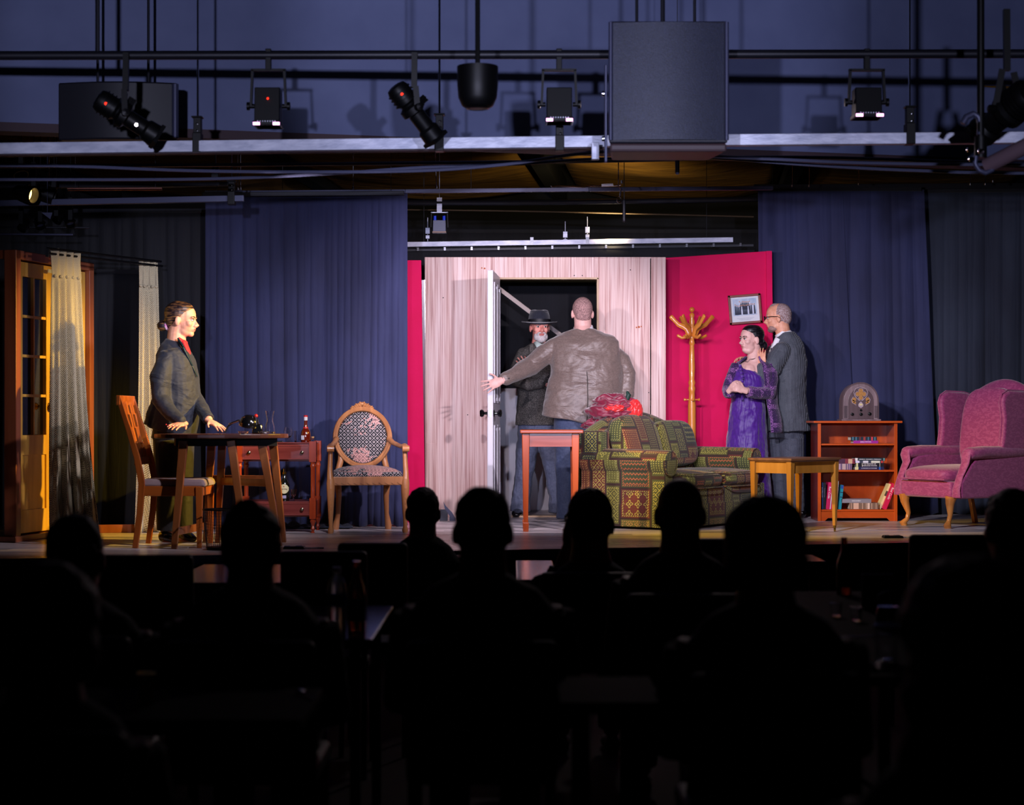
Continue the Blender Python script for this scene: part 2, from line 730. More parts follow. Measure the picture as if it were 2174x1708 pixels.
def curtain(name, label, pa, pb, ztop, zbot, m, folds, amp, cat='curtain', seed=1, group=None, slant=0.0, parts=1, header=True):
    """pa, pb = (x, y) ends on plan; folds per metre"""
    rnd = random.Random(seed)
    pa, pb = Vector((pa[0], pa[1], 0)), Vector((pb[0], pb[1], 0))
    L = (pb - pa).length
    t = (pb - pa) / L
    nrm = Vector((-t.y, t.x, 0))
    comps = [(folds * f_ * rnd.uniform(0.8, 1.25), rnd.uniform(0, 6.28), am_, rnd.uniform(0.5, 2.5)) for f_, am_ in ((0.16, 1.0), (0.4, 0.9), (0.9, 0.75), (1.5, 0.5), (2.3, 0.28))]
    tot = sum(c[2] for c in comps)
    root = thing(name, label, cat, (pa.x, pa.y, zbot), group=group)

    def fn(u, v, a, e):
        s = a + (e - a) * u
        z = v * (ztop - zbot)
        h = 0.0
        for fq, ph, am, w2 in comps:
            sw = s + 0.03 * sin(v * w2 + ph)
            gate = 0.55 + 0.45 * sin(sw * w2 * 2.2 + ph * 3)
            h += am / tot * gate * ((1 - abs(sin(fq * sw * pi + ph))) ** 1.6 - 0.3)
        k = (0.45 + 0.55 * (1 - v) ** 0.5) if v < 0.955 else 0.3
        wob = 0.012 * sin(v * 9 + s * 3) * (1 - v)
        return t * (s + slant * (1 - v) * (0.3 + u)) + nrm * (h * amp * 2.4 * k + wob) + Vector((0, 0, z + (0.012 * sin(s * 40) if v < 0.02 else 0)))
    step = L / parts
    for i in range(parts):
        b = MB()
        n = max(20, int(step * 150))
        b.grid(lambda u, v, i=i: fn(u, v, i * step, (i + 1) * step + 0.03), n, 22)
        b.build('curtain_panel', m, root, solid=0.006)
    if header:
        b = MB()
        b.bar((0, 0, ztop - zbot), tuple(t * L + Vector((0, 0, ztop - zbot))), 0.03, 0.05, ref=(0, 0, 1))
        b.build('header_tape', BLKD, root, smooth=False)
    return root


YL = 14.75
curtain('stage_curtain', 'dark navy stage curtain hanging behind the side table and oval-back armchair', (X(436, YL), YL), (X(857, YL), YL), Z(409, YL), ST + 0.005, NAVY, 7, 0.055, seed=3, parts=2)
curtain('stage_curtain', 'unlit black stage curtain behind the woman in the dark suit jacket', (X(-40, YL), YL + 0.12), (X(440, YL), YL + 0.12), Z(444, YL), ST + 0.005, BLKD, 5, 0.07, seed=5, parts=2)
YR = 16.5
curtain('stage_curtain', 'dark blue stage curtain behind the wooden bookcase with the arched radio', (X(1609, YR), YR), (X(1955, YR), YR), Z(402, YR), ST + 0.005, NAVY, 5, 0.05, seed=8, slant=0.10, parts=2)
curtain('stage_curtain', 'charcoal grey-green stage curtain behind the mauve wing armchair', (X(1945, YR), YR + 0.14), (X(2250, YR), YR + 0.05), Z(402, YR), ST + 0.005, NAVY2, 4, 0.07, seed=12, parts=2)
curtain('stage_curtain', 'black backdrop curtain behind the plywood door flat', (-2.2, 18.4), (2.6, 18.4), 3.0, ST + 0.005, BLKD, 3, 0.06, seed=17, parts=3)
curtain('stage_curtain', 'black drape crumpled in the dark between the two lace curtains', (X(150, 14.5), 14.35), (X(330, 14.5), 14.55), Z(575, 14.4), ST + 0.005, BLKD, 3, 0.09, seed=23, parts=1)
# ragged cloth lying on the floor under the serving table
b = MB()
rr = random.Random(4)
b.grid(lambda u, v: (u * 0.55, v * 0.16, 0.012 + 0.05 * abs(sin(u * 17 + v * 3)) * sin(pi * v) * abs(sin(u * 5 + 1))), 40, 8)
o = b.build('fallen_drape', NAVY2, loc=(X(598, 14.5), 14.38, ST), solid=0.006)
tag(o, 'bunched dark drape hem on the stage floor under the serving table', 'drape')


# ------------------------------------------------------------------ set flats
def plywood():
    m = mat('plywood_grain', (196, 168, 156), rough=0.55)
    nb = NB(m)
    x, y, z, v = nb.xyz('Object')
    mp = nb.N.new('ShaderNodeMapping')
    mp.inputs['Scale'].default_value = (90, 20, 1.6)
    nb.L.new(v, mp.inputs[0])
    n1 = nb.noise(mp.outputs[0], 1.0, 6, 0.3)
    mp2 = nb.N.new('ShaderNodeMapping')
    mp2.inputs['Scale'].default_value = (10, 10, 0.5)
    nb.L.new(v, mp2.inputs[0])
    n2 = nb.noise(mp2.outputs[0], 1.2, 3)
    r = nb.N.new('ShaderNodeValToRGB')
    e = r.color_ramp.elements
    e[0].position = 0.33
    e[0].color = lin((184, 142, 140))
    e[1].position = 0.62
    e[1].color = lin((236, 216, 216))
    k = e.new(0.45)
    k.color = lin((218, 188, 186))
    nb.L.new(n1, r.inputs[0])
    r2 = nb.N.new('ShaderNodeValToRGB')
    r2.color_ramp.elements[0].position = 0.35
    r2.color_ramp.elements[0].color = lin((238, 220, 210))
    r2.color_ramp.elements[1].position = 0.7
    r2.color_ramp.elements[1].color = lin((255, 250, 245))
    nb.L.new(n2, r2.inputs[0])
    n = nb.N.new('ShaderNodeMix')
    n.data_type = 'RGBA'
    n.blend_type = 'MULTIPLY'
    n.inputs[0].default_value = 0.8
    nb.L.new(r.outputs[0], n.inputs[6])
    nb.L.new(r2.outputs[0], n.inputs[7])
    nb.color(n.outputs[2])
    return m


PLY = plywood()
YF = 16.13
flat = thing('stage_flat', 'pale plywood stage flat with an open white door in it', 'stage flat', (0, YF, ST))


def fl(px, py):
    return (X(px, YF), Z(py, YF) - ST)


def flat_panel(pxa, pya, pxb, pyb, y0=-0.02, y1=0.0, m=PLY, name='panel', par=flat):
    ax, az = fl(pxa, pyb)
    bx, bz = fl(pxb, pya)
    b = MB()
    b.prism([(ax, max(az, 0.0)), (bx, max(az, 0.0)), (bx, bz), (ax, bz)], y0, y1)
    return b.build(name, m, par, smooth=False, bevel=0.002)


flat_panel(902, 546, 1055, 1100)
flat_panel(1269, 546, 1380, 1100)
flat_panel(1382, 546, 1413, 1100)
flat_panel(1055, 546, 1269, 590)
flat_panel(902, 940, 929, 1100, -0.026, -0.021, name='patch_strip')
flat_panel(1262, 546, 1382, 549, -0.026, -0.021, name='patch_strip')
TRIMW = mat('raw_lumber', (190, 160, 128), (208, 180, 150), rough=0.6, scale=10, stretch=(1, 1, 0.1))
flat_panel(1052, 590, 1056, 1097, -0.02, 0.09, TRIMW, 'door_jamb')
flat_panel(1267, 590, 1271, 1097, -0.024, 0.09, TRIMW, 'door_jamb')
flat_panel(1052, 589, 1271, 593, -0.024, 0.09, TRIMW, 'door_head')
flat_panel(1085, 1094, 1269, 1100, -0.03, 0.10, TRIMW, 'threshold')
# knots and chips in the plywood
RUST = mat('rust_stain', (176, 92, 52), rough=0.7)
b = MB()
for px_, py_, r_ in ((1356, 694, 0.010), (1351, 695, 0.007), (1361, 693, 0.006), (1029, 570, 0.008), (1023, 569, 0.006)):
    a, z_ = fl(px_, py_)
    b.lathe([(0.0, 0), (r_, 0.0005), (r_, 0.001)], (a, -0.021, z_), 8, (0, -1, 0))
o = b.build('stain', RUST, flat, smooth=False)
b = MB()
for px_, py_ in ((1219, 585), (1236, 585), (1338, 573), (1377, 833), (1345, 833), (941, 632), (993, 880), (900, 700)):
    a, z_ = fl(px_, py_)
    b.lathe([(0.0, 0), (0.005, 0.0006), (0.004, 0.003)], (a, -0.021, z_), 8, (0, -1, 0))
b.build('nail', BLACKM, flat, smooth=False)

# the open white panel door, swung towards the audience
hx = X(1056, YF)
DW = 0.80
dang = math.atan2(-(YF - 15.33), X(1041, 15.33) - hx)
DH = Z(589, YF) - ST - 0.01
b = MB()
b.box((DW / 2, 0, 0.01 + DH / 2), (DW, 0.045, DH))
door = b.build('door', WHITEP, flat, smooth=False, bevel=0.003, loc=(hx, -0.03, 0), rot=(0, 0, dang))
door['label'] = 'white panelled door standing open'
for side in (1, -1):
    for z0, z1 in ((0.2, 0.78), (0.98, 1.95)):
        for xa, xb in ((0.1, 0.36), (0.44, 0.70)):
            b = MB()
            w_, h_ = xb - xa, z1 - z0
            cx, cz = (xa + xb) / 2, (z0 + z1) / 2
            for (dx, dz, sx_, sz_) in ((0, h_ / 2, w_, 0.02), (0, -h_ / 2, w_, 0.02), (w_ / 2, 0, 0.02, h_), (-w_ / 2, 0, 0.02, h_)):
                b.box((cx + dx, side * 0.026, cz + dz), (sx_, 0.012, sz_))
            b.box((cx, side * 0.0245, cz), (w_ - 0.07, 0.010, h_ - 0.07))
            b.build('door_panel', WHITEP, door, smooth=False, bevel=0.003)
zk = Z(877, 15.4) - ST
for s_ in (1, -1):
    b = MB()
    b.lathe([(0.028, 0), (0.030, 0.006), (0.012, 0.010), (0.011, 0.030), (0.026, 0.038), (0.032, 0.052), (0.026, 0.066), (0.0, 0.070)],
            (DW - 0.06, s_ * 0.0225, zk), 16, (0, s_, 0))
    b.build('door_knob', BLACKG, door)
b = MB()
b.box((DW + 0.001, 0, zk), (0.004, 0.026, 0.06))
b.build('latch_plate', CHROME, door, smooth=False)
for zz in (0.25, 1.1, 1.9):
    b = MB()
    b.lathe([(0.006, 0), (0.006, 0.09)], (0.0, 0.027, zz - 0.045), 8)
    b.build('hinge', CHROME, door)

# back-stage pieces seen through the doorway
YW = 17.35
b = MB()
b.box((0, 0, 0.56), (0.85, 0.03, 1.12))
wains = thing('low_partition', 'white low partition standing behind the open doorway', 'partition', (X(1135, YW), YW, ST))
b.build('board', WHITEP, wains, smooth=False, bevel=0.003)
for dx in (-0.25, -0.04):
    b = MB()
    b.box((dx, -0.02, 0.45), (0.035, 0.012, 0.8))
    b.build('batten_strip', WHITEP, wains, smooth=False, bevel=0.002)
wn = thing('backstage_flat', 'black flat with a small white sill behind the doorway', 'stage flat', (X(1100, 17.3), YW + 0.06, ST))
b = MB()
b.box((0.25, 0.02, 1.05), (1.7, 0.03, 2.1))
b.build('board', BLKD, wn, smooth=False)
b = MB()
b.box((0.0, -0.10, Z(862, 17.2) - ST), (0.10, 0.02, 0.02))
b.build('sill', WHITEP, wn, smooth=False)
b = MB()
b.bar(P(1045, 601, 16.6), P(1690, 1088, 17.1), 0.035, 0.02)
o = b.build('diagonal_brace', mat('brace_lumber', (196, 180, 172), rough=0.5), smooth=False)
tag(o, 'pale diagonal timber brace crossing the dark doorway', 'brace')

# red walls
REDW = mat('red_flat_paint', (204, 1, 76), (212, 2, 84), rough=0.6, spec=0.15, scale=4, bump=0.05, bscale=40)
YRW = 16.36
rw = thing('stage_flat', 'crimson stage flat with the hanging photograph behind the coat rack', 'stage flat', (0, YRW, ST))
b = MB()
xa, xb = X(1413, YRW), X(1627, YRW)
b.prism([(xa, 0), (xb + 0.03, 0), (xb, Z(533, YRW) - ST), (xa, Z(547, YRW) - ST)], 0, 0.03)
b.build('panel', REDW, rw, smooth=False, bevel=0.002)
b = MB()
b.bar((xb + 0.045, 0.02, 0.0), (xb + 0.02, 0.02, Z(533, YRW) - ST), 0.05, 0.09)
b.build('edge_return', REDW, rw, smooth=False)
YRL = 15.32
rl = thing('stage_flat', 'narrow crimson stage flat leaning left of the plywood flat', 'stage flat', (0, YRL, ST))
b = MB()
zt = Z(552, YRL) - ST
b.prism([(X(845, YRL), 0), (X(903, YRL), 0), (X(894, YRL), zt), (X(836, YRL), zt)], 0, 0.03)
b.build('panel', REDW, rl, smooth=False, bevel=0.002)
b = MB()
b.bar((X(896, 15.6), 0.5, 0), (X(896, 15.6), 0.42, 2.0), 0.04, 0.04)
b.build('brace', CHROME, rl, smooth=False)

# ------------------------------------------------------------------ picture on the red wall
YP = YRW - 0.03
pc = Vector((X(1581.5, YP), YP, Z(656, YP)))
FR = wood('frame_mahogany', (92, 34, 18), (140, 60, 34), axis=0)
pic = thing('framed_photograph', 'framed group photograph hanging askew on the crimson flat', 'picture', tuple(pc), rot=(0, R(-4.5), 0))
fw, fh = 0.262, 0.235
b = MB()
t_ = 0.020
b.box((0, -0.008, fh / 2), (fw + t_, 0.02, t_))
b.box((0, -0.008, -fh / 2), (fw + t_, 0.02, t_))
b.box((fw / 2, -0.008, 0), (t_, 0.02, fh + t_))
b.box((-fw / 2, -0.008, 0), (t_, 0.02, fh + t_))
b.build('frame', FR, pic, smooth=False, bevel=0.003)
b = MB()
b.box((0, 0.004, 0), (fw, 0.006, fh))
b.build('mount', mat('photo_mount', (206, 208, 214), rough=0.6), pic, smooth=False)
PHB = mat('photo_sky', (150, 170, 196), (190, 200, 214), rough=0.6, scale=20)
b = MB()
b.box((0.0, 0.000, 0.02), (0.205, 0.003, 0.145))
ph = b.build('print', PHB, pic, smooth=False)
SUIT = mat('photo_suits', (18, 26, 52), rough=0.6)
PFACE = mat('photo_faces', (190, 140, 120), rough=0.6)
PLT = mat('photo_pale_clothes', (196, 200, 220), rough=0.6)
rnd = random.Random(2)
gb = [MB(), MB(), MB()]
for r_, (n, zb, hh) in enumerate(((8, -0.005, 0.075), (13, -0.045, 0.09))):
    for i in range(n):
        xx = -0.09 + 0.18 * (i + 0.5) / n if r_ else -0.05 + 0.1 * (i + 0.5) / n
        hb = hh * rnd.uniform(0.9, 1.08)
        c_ = (0 if rnd.random() < 0.8 else 2)
        yy = -0.004 - r_ * 0.003
        gb[c_].box((xx, yy, zb + hb * 0.4), (0.014, 0.002, hb * 0.8), top=(0.6, 1))
        gb[1].ell((xx, yy - 0.0005, zb + hb * 0.9), (0.0045, 0.001, 0.0065), seg=8, rings=5)
for g_, m_, n_ in zip(gb, (SUIT, PFACE, PLT), ('dark_suits', 'faces', 'pale_suits')):
    g_.build(n_, m_, ph, smooth=False)['kind'] = 'stuff'
b = MB()
for k in range(3):
    b.box((-0.0, 0.000, -0.077 - k * 0.008), (0.15 - 0.03 * k, 0.002, 0.0016))
b.build('caption_print', mat('caption_ink', (120, 124, 140), rough=0.7), pic, smooth=False)

# ------------------------------------------------------------------ overhead steel, pipes and cables
def batten(name, label, pts, r, m, kind='box', cat='batten', ref=(0, 0, 1), h=None, wires=()):
    pts = [Vector(p) for p in pts]
    if X(-40, pts[0].y) > pts[0].x or name == 'side_bar':
        pts.insert(0, Vector((-WX, pts[0].y, pts[0].z)))
    if X(2215, pts[-1].y) < pts[-1].x:
        pts.append(Vector((WX, pts[-1].y, pts[-1].z)))
    root = thing(name, label, cat, tuple(pts[0]))
    b = MB()
    loc = [p - pts[0] for p in pts]
    if kind == 'box':
        for i in range(len(loc) - 1):
            b.bar(loc[i], loc[i + 1], r, h or r, ref=ref)
    else:
        b.tube(loc, r, 10)
    b.build('bar' if kind == 'box' else 'tube', m, root, bevel=0.003 if kind == 'box' else 0, smooth=(kind != 'box'))
    for px_, py_, Y_ in wires:
        q_ = P(px_, py_, Y_) - pts[0]
        b = MB()
        b.tube([q_, Vector((q_.x, q_.y, 4.70 - pts[0].z))], 0.002, 6)
        b.build('suspension_wire', DPIPE, root)
    return root


ba = batten('lighting_batten', 'bright galvanised steel channel batten running full width below the bulkhead', [P(-60, 317, 10.5), P(1285, 301, 10.25)], 0.062, GALV)
ba2 = batten('lighting_batten', 'galvanised steel batten right of the hung loudspeaker', [P(1287, 300, 10.2), P(2230, 292, 10.05)], 0.060, GALV)
b = MB()
a0 = Vector(ba.location)
b.bar(P(-60, 317, 10.5) - a0 + Vector((0, -0.005, -0.038)), P(1285, 301, 10.25) - a0 + Vector((0, -0.005, -0.038)), 0.006, 0.07, ref=(0, 0, 1))
b.build('underside_shade', CREV, ba, smooth=False)  # brown colour paints the shade on the batten's underside

# hangers: rod, clamp body, bolts
def hanger(px, py, Y, ht=0.16, label='', rod=True):
    p = P(px, py, Y)
    t = thing('batten_hanger', label, 'bracket', tuple(p), group=None)
    b = MB()
    b.box((0, 0, ht * 0.5), (0.042, 0.05, ht * 0.42))
    b.box((0.0, 0, 0.0), (0.048, 0.085, ht * 0.56))
    b.box((0, -0.01, ht * 0.72), (0.06, 0.07, 0.008))
    b.build('clamp', BLACKM, t, smooth=False, bevel=0.003)
    for dz in (ht * 0.52, ht * 0.33):
        b = MB()
        b.lathe([(0.007, 0), (0.007, 0.006), (0.0, 0.008)], (0.004, -0.043, dz), 8, (0, -1, 0))
        b.build('bolt', CHROME, t)
    if rod:
        b = MB()
        b.tube([(0, 0, ht * 0.7), (0, 0, 4.69 - p.z)], 0.006, 8)
        b.build('threaded_rod', CHROME, t)
    return t


hanger(420, 305, 10.42, 0.20, 'black steel hanger bracket above the left end of the bright batten')
hanger(933, 300, 10.3, 0.20, 'black steel hanger bracket beside the steeply tilted spotlight')
hanger(1188, 305, 10.26, 0.15, 'black steel hanger bracket under the middle square lamp', rod=False)
hanger(1931, 285, 10.1, 0.20, 'black steel hanger bracket right of the right-hand square lamp')

# swagged cables and thin pipes
CAB = mat('cable_rubber', (84, 86, 112), rough=0.45)


def cable(label, pix, Y, r=0.009, m=CAB, name='cable'):
    pts = [P(a, b_, Y) for a, b_ in pix]
    if pix[0][0] < -30:
        pts.insert(0, Vector((-WX, Y, pts[0].z)))
    if pix[-1][0] > 2200:
        pts.append(Vector((WX, Y, pts[-1].z)))
    # Catmull-Rom smoothing
    out = []
    for i in range(len(pts) - 1):
        p0, p1, p2, p3 = pts[max(i - 1, 0)], pts[i], pts[i + 1], pts[min(i + 2, len(pts) - 1)]
        for k in range(6):
            t = k / 6
            out.append(0.5 * ((2 * p1) + (p2 - p0) * t + (2 * p0 - 5 * p1 + 4 * p2 - p3) * t * t + (3 * p1 - p0 - 3 * p2 + p3) * t ** 3))
    out.append(pts[-1])
    b = MB()
    o = out[0]
    b.tube([q - o for q in out], r, 8)
    ob = b.build(name, m, loc=tuple(o))
    tag(ob, label, 'cable' if name == 'cable' else 'pipe')
    return ob


cable('uppermost grey pipe running level below the bright batten', [(-60, 353), (160, 352), (600, 349), (1000, 345), (1320, 341), (1700, 334), (2250, 348)], 11.9, 0.012, name='pipe')
cable('grey cable that climbs to the left corner of the hung loudspeaker', [(-60, 351), (160, 353), (400, 362), (640, 365), (900, 362), (1080, 348), (1200, 330), (1284, 322)], 11.3, 0.010)
cable('grey cable sagging lowest across the left half of the rig', [(-60, 381), (300, 381), (500, 378), (700, 369), (900, 355), (1100, 348), (1250, 338), (1400, 335), (1560, 337)], 11.6, 0.010)
cable('grey cable leaving the loudspeaker towards the right wall, upper of two', [(1415, 324), (1500, 331), (1650, 338), (1850, 346), (2230, 350)], 11.2, 0.010)
cable('grey cable leaving the loudspeaker towards the right wall, lower of two', [(1420, 328), (1560, 338), (1750, 352), (1950, 362), (2230, 368)], 11.4, 0.010)
cable('dark rail at the top of the left black curtain', [(-60, 395), (300, 394), (490, 390)], 13.2, 0.016, DPIPE, name='pipe')
cable('thin black line strung across the dark stage roof', [(860, 445), (1100, 448), (1400, 455), (1600, 460)], 17.0, 0.007, mat('ochre_line', (70, 54, 34), rough=0.6))
cable('black upstage pipe that carries the small blue-capped lamp', [(855, 430), (1100, 430), (1400, 426), (1620, 422)], 16.6, 0.024, DPIPE, name='pipe')

rail = batten('curtain_rail', 'steel curtain rail over the middle of the stage carrying the rigging shackle', [P(490, 409, 14.7), P(860, 406, 14.7), P(1250, 402, 14.75), P(1640, 399, 15.2)], 0.032, PIPE, kind='box', wires=((600, 408, 14.7), (1000, 404, 14.72), (1500, 400, 15.0)))
batten('curtain_rail', 'black curtain rail above the right-hand dark blue stage curtain', [P(1600, 398, 16.62), P(2260, 394, 16.62)], 0.05, DPIPE, wires=((1640, 398, 16.62),))
batten('curtain_rail', 'black curtain rail above the left navy stage curtain', [P(430, 413, 14.66), P(858, 410, 14.66)], 0.035, DPIPE, wires=((460, 413, 14.66), (830, 411, 14.66)))
batten('short_batten', 'short blue-grey steel batten end at upper left', [P(-60, 433, 12.9), P(518, 421, 12.9)], 0.042, PIPE)
batten('lumber_slat', 'bare pinkish lumber slat lying on the rig at upper left', [P(143, 402, 12.8), P(344, 401, 12.8)], 0.018, mat('pink_lumber', (186, 120, 104), rough=0.6), cat='slat', wires=((160, 402, 12.8), (330, 401, 12.8)))
hanger(492, 421, 12.9, 0.16, 'steel hanger bracket on the short batten end at upper left')
hanger(458, 372, 12.4, 0.10, 'small steel clamp hanging over the left navy curtain')
back = batten('track_batten', 'pale steel batten carrying a curtain track above the plywood flat', [P(859, 519, 16.9), P(1556, 509, 16.9)], 0.045, GALV, wires=((900, 519, 16.9), (1500, 510, 16.9)))
b = MB()
o0 = P(859, 519, 16.9)
e0 = P(1600, 518, 16.9) - o0
b.bar(Vector((0, 0.02, -0.05)), e0 + Vector((0, 0.02, -0.01)), 0.02, 0.03, ref=(0, 0, 1))
b.build('track', DPIPE, back, smooth=False)
for k in range(13):
    b = MB()
    c_ = Vector((0, 0, -0.045)) + (e0 + Vector((0, 0, 0.04))) * ((k + 0.5) / 13)
    b.box((c_.x, -0.01, c_.z), (0.018, 0.03, 0.03))
    b.build('track_runner', CHROME, back, smooth=False)
for px_ in (1129, 1247):
    b = MB()
    c_ = P(px_, 511, 16.9) - o0
    b.box((c_.x, 0, c_.z), (0.03, 0.055, 0.06))
    b.build('splice', CHROME, back, smooth=False)
# dark masking valance below the track
b = MB()
b.grid(lambda u, v: (u * 3.15, 0.03 * sin(u * 30), -v * 0.22 - 0.03 * sin(u * 8)), 90, 6)
o = b.build('valance', BLKD, loc=tuple(P(858, 524, 16.96)), solid=0.005)
tag(o, 'black valance hanging just above the top of the plywood flat', 'valance')
curtain('stage_curtain', 'black upstage masking curtain seen under the yellow roof lining', (-2.6, 19.2), (4.2, 19.2), 3.35, ST + 0.005, BLKD, 2, 0.05, seed=29, parts=3)

# turnbuckle, shackle and hanging eye bolt on the rail
tb = thing('turnbuckle', 'steel turnbuckle and hook lying along the middle curtain rail', 'rigging', tuple(P(1170, 397, 14.68)))
b = MB()
o0 = P(1170, 397, 14.68)
pts = [P(a, c_, 14.68) - o0 for a, c_ in ((1170, 394), (1172, 397), (1185, 395), (1240, 397), (1255, 394), (1278, 394), (1300, 394), (1318, 392))]
b.tube(pts, 0.006, 8)
b.build('rod', CHROME, tb)
b = MB()
b.tube([P(1277, 393, 14.66) - o0, P(1302, 392, 14.66) - o0], 0.012, 8)
b.build('body', GALV, tb)
b = MB()
b.lathe([(0.011, -0.012), (0.011, 0.012)], P(1320, 386, 14.66) - o0, 8)
b.build('shackle', CHROME, tb)
eb = thing('eye_bolt', 'steel eye bolt hanging on a wire below the middle curtain rail', 'rigging', tuple(P(1316, 405, 14.6)))
o0 = P(1316, 405, 14.6)
b = MB()
b.tube([Vector((P(1313, 330, 14.6) - o0).xy.to_3d()) + Vector((0, 0, 4.70 - o0.z)), P(1313, 330, 14.6) - o0, P(1313, 395, 14.6) - o0, P(1318, 402, 14.6) - o0], [0.0015, 0.004, 0.004, 0.004], 6)
b.build('wire', CHROME, eb)
b = MB()
c0 = P(1314.5, 424, 14.6) - o0
b.tube([P(1318, 401, 14.6) - o0, P(1316, 417, 14.6) - o0], 0.006, 8)
b.tube([c0 + Vector((0.017 * cos(a), 0, 0.024 * sin(a))) for a in [i * 2 * pi / 14 for i in range(14)]], 0.005, 6, ref=(0, 1, 0), closed=True)
b.build('eye', CHROME, eb)
for lab, px_, y0_, y1_, Y_ in (('slate-blue choir microphone hanging just below the loudspeaker', 1438, 334, 366, 11.0), ('slim dark hanging microphone above the open doorway', 1325, 404, 468, 14.5)):
    mic = thing('hanging_microphone', lab, 'microphone', tuple(P(px_, y0_, Y_)))
    zz = (y1_ - y0_) * Y_ / F
    b = MB()
    b.tube([(0, 0, -zz * 0.35 if Y_ > 12 else 0), (0, 0, -zz)], 0.013, 10, round_=True)
    b.build('foam_tube', PIPE if Y_ < 12 else DPIPE, mic)
    b = MB()
    b.tube([(0, 0, 4.70 - Z(y0_, Y_)), (0, 0, 0.25), (0, 0, -zz * 0.4)], [0.0015, 0.003, 0.003], 6)
    b.build('cord', DPIPE, mic)
for i, (px_, y0_, y1_, Y_) in enumerate(((750, 376, 400, 14.5), (924, 322, 398, 14.5), (505, 325, 402, 13.5), (511, 325, 402, 13.5), (104, 330, 382, 13.0), (1682, 360, 396, 16.0), (1718, 352, 396, 16.0), (1823, 368, 392, 16.0), (2060, 372, 392, 16.0), (2092, 372, 392, 16.0), (2108, 366, 386, 16.0))):
    names_ = ['above the navy curtain middle', 'directly under the tilted spotlight', 'near the short batten, left one of a close pair', 'near the short batten, right one of a close pair', 'at the far upper left above the glowing lamp', 'at the left end of the right curtain rail', 'second along the right curtain rail', 'third along the right curtain rail', 'under the pipe clamp at the far right, left one', 'under the pipe clamp at the far right, middle one', 'under the pipe clamp at the far right, right one']
    b = MB()
    p = P(px_, y0_, Y_)
    q = P(px_ + (3 if i == 1 else 0), y1_, Y_)
    b.tube([(0, 0, 4.70 - p.z), (0, 0, 0), tuple(q - p)], [0.0012, 0.004, 0.004], 6)
    b.tube([tuple(q - p + Vector((0, 0, 0.012))), tuple(q - p - Vector((0, 0, 0.004)))], 0.010, 8)
    o = b.build('suspension_rod', CHROME, loc=tuple(p))
    tag(o, 'thin steel suspension rod ' + names_[i], 'rod')


# ------------------------------------------------------------------ hung loudspeakers
GRIL = mat('speaker_grille', (22, 25, 40), (36, 41, 64), rough=0.4, metal=0.2, scale=260, lo=0.45, hi=0.55, bump=0.5, bscale=260, bdist=0.002)
CABI = mat('speaker_cabinet', (28, 28, 40), rough=0.45)
CABB = mat('speaker_underside', (66, 48, 52), rough=0.5)
YS = 9.6
s0 = P(1419, 205, YS)
spk = thing('loudspeaker', 'large dark loudspeaker hung in front of the bright batten', 'loudspeaker', (s0.x, YS, s0.z))
z_b = Z(303, YS) - s0.z
z_t = z_b + 0.62
hw = 0.303
b = MB()
b.prism([(-hw, 0), (hw, 0), (hw * 0.86, 0.34), (-hw * 0.86, 0.34)], z_b, z_t, 'xy')
b.build('cabinet', CABI, spk, smooth=False, bevel=0.008)
b = MB()
n = 14
front = [(-hw + 0.02 + (2 * hw - 0.04) * i / n, -0.012 - 0.028 * sin(pi * i / n)) for i in range(n + 1)]
b.prism(front + [(hw - 0.02, 0.0), (-hw + 0.02, 0.0)], z_b + 0.012, z_t - 0.012, 'xy')
b.build('grille', GRIL, spk, ang=30)
b = MB()
b.prism([(-hw + 0.004, -0.004), (hw - 0.004, -0.004), (hw * 0.8, 0.33), (-hw * 0.9, 0.33)], z_b - 0.045, z_b - 0.002, 'xy')
b.build('underside', CABB, spk, smooth=False, bevel=0.012)
for s_ in (-1, 1):
    b = MB()
    b.tube([(s_ * (hw - 0.008), -0.02, z_b + 0.01), (s_ * (hw - 0.008), -0.02, z_t - 0.01)], 0.011, 10)
    b.build('edge_rail', PIPE, spk)
b = MB()
b.box((-hw - 0.012, 0.08, z_b + 0.16), (0.014, 0.05, 0.5))
b.build('yoke', PIPE, spk, smooth=False, bevel=0.004)
for zz in (0.03, 0.26):
    b = MB()
    b.lathe([(0.014, 0), (0.014, 0.012), (0, 0.016)], (-hw - 0.02, 0.06, z_b + zz), 10, (-1, 0, 0))
    b.build('yoke_bolt', CHROME, spk)
b = MB()
b.box((-hw - 0.05, 0.45, z_b + 0.02), (0.04, 0.05, 0.09))
b.build('mount_plate', GALV, spk, smooth=False, bevel=0.003)
for dx in (-0.15, 0.15):
    b = MB()
    b.tube([(dx, 0.17, z_t - 0.01), (dx, 0.17, 4.69 - s0.z)], 0.008, 8)
    b.build('suspension_cable', DPIPE, spk)

YS2 = 11.0
s1 = P(250, 212, YS2)
spk2 = thing('loudspeaker', 'round-edged black loudspeaker in shadow at upper left', 'loudspeaker', tuple(s1))
wz = (298 - 212) * YS2 / F
b = MB()
n = 10
hwid = 127 * YS2 / F
pr = [(-hwid, 0.0)] + [(-hwid + 2 * hwid * i / n, -0.06 * sin(pi * i / n)) for i in range(1, n)] + [(hwid, 0.0), (hwid * 0.8, 0.3), (-hwid * 0.8, 0.3)]
b.prism(pr, -wz, 0.10, 'xy')
b.build('cabinet', mat('speaker_black', (24, 24, 32), rough=0.5), spk2, ang=30, bevel=0.01)
b = MB()
b.tube([(hwid - 0.012, -0.01, -wz + 0.01), (hwid - 0.012, -0.01, 0.09)], 0.02, 10)
b.build('edge_rail', PIPE, spk2)
for dx in (-0.15, 0.15):
    b = MB()
    b.tube([(dx, 0.15, 0.09), (dx, 0.15, 4.69 - s1.z)], 0.008, 8)
    b.build('suspension_cable', DPIPE, spk2)

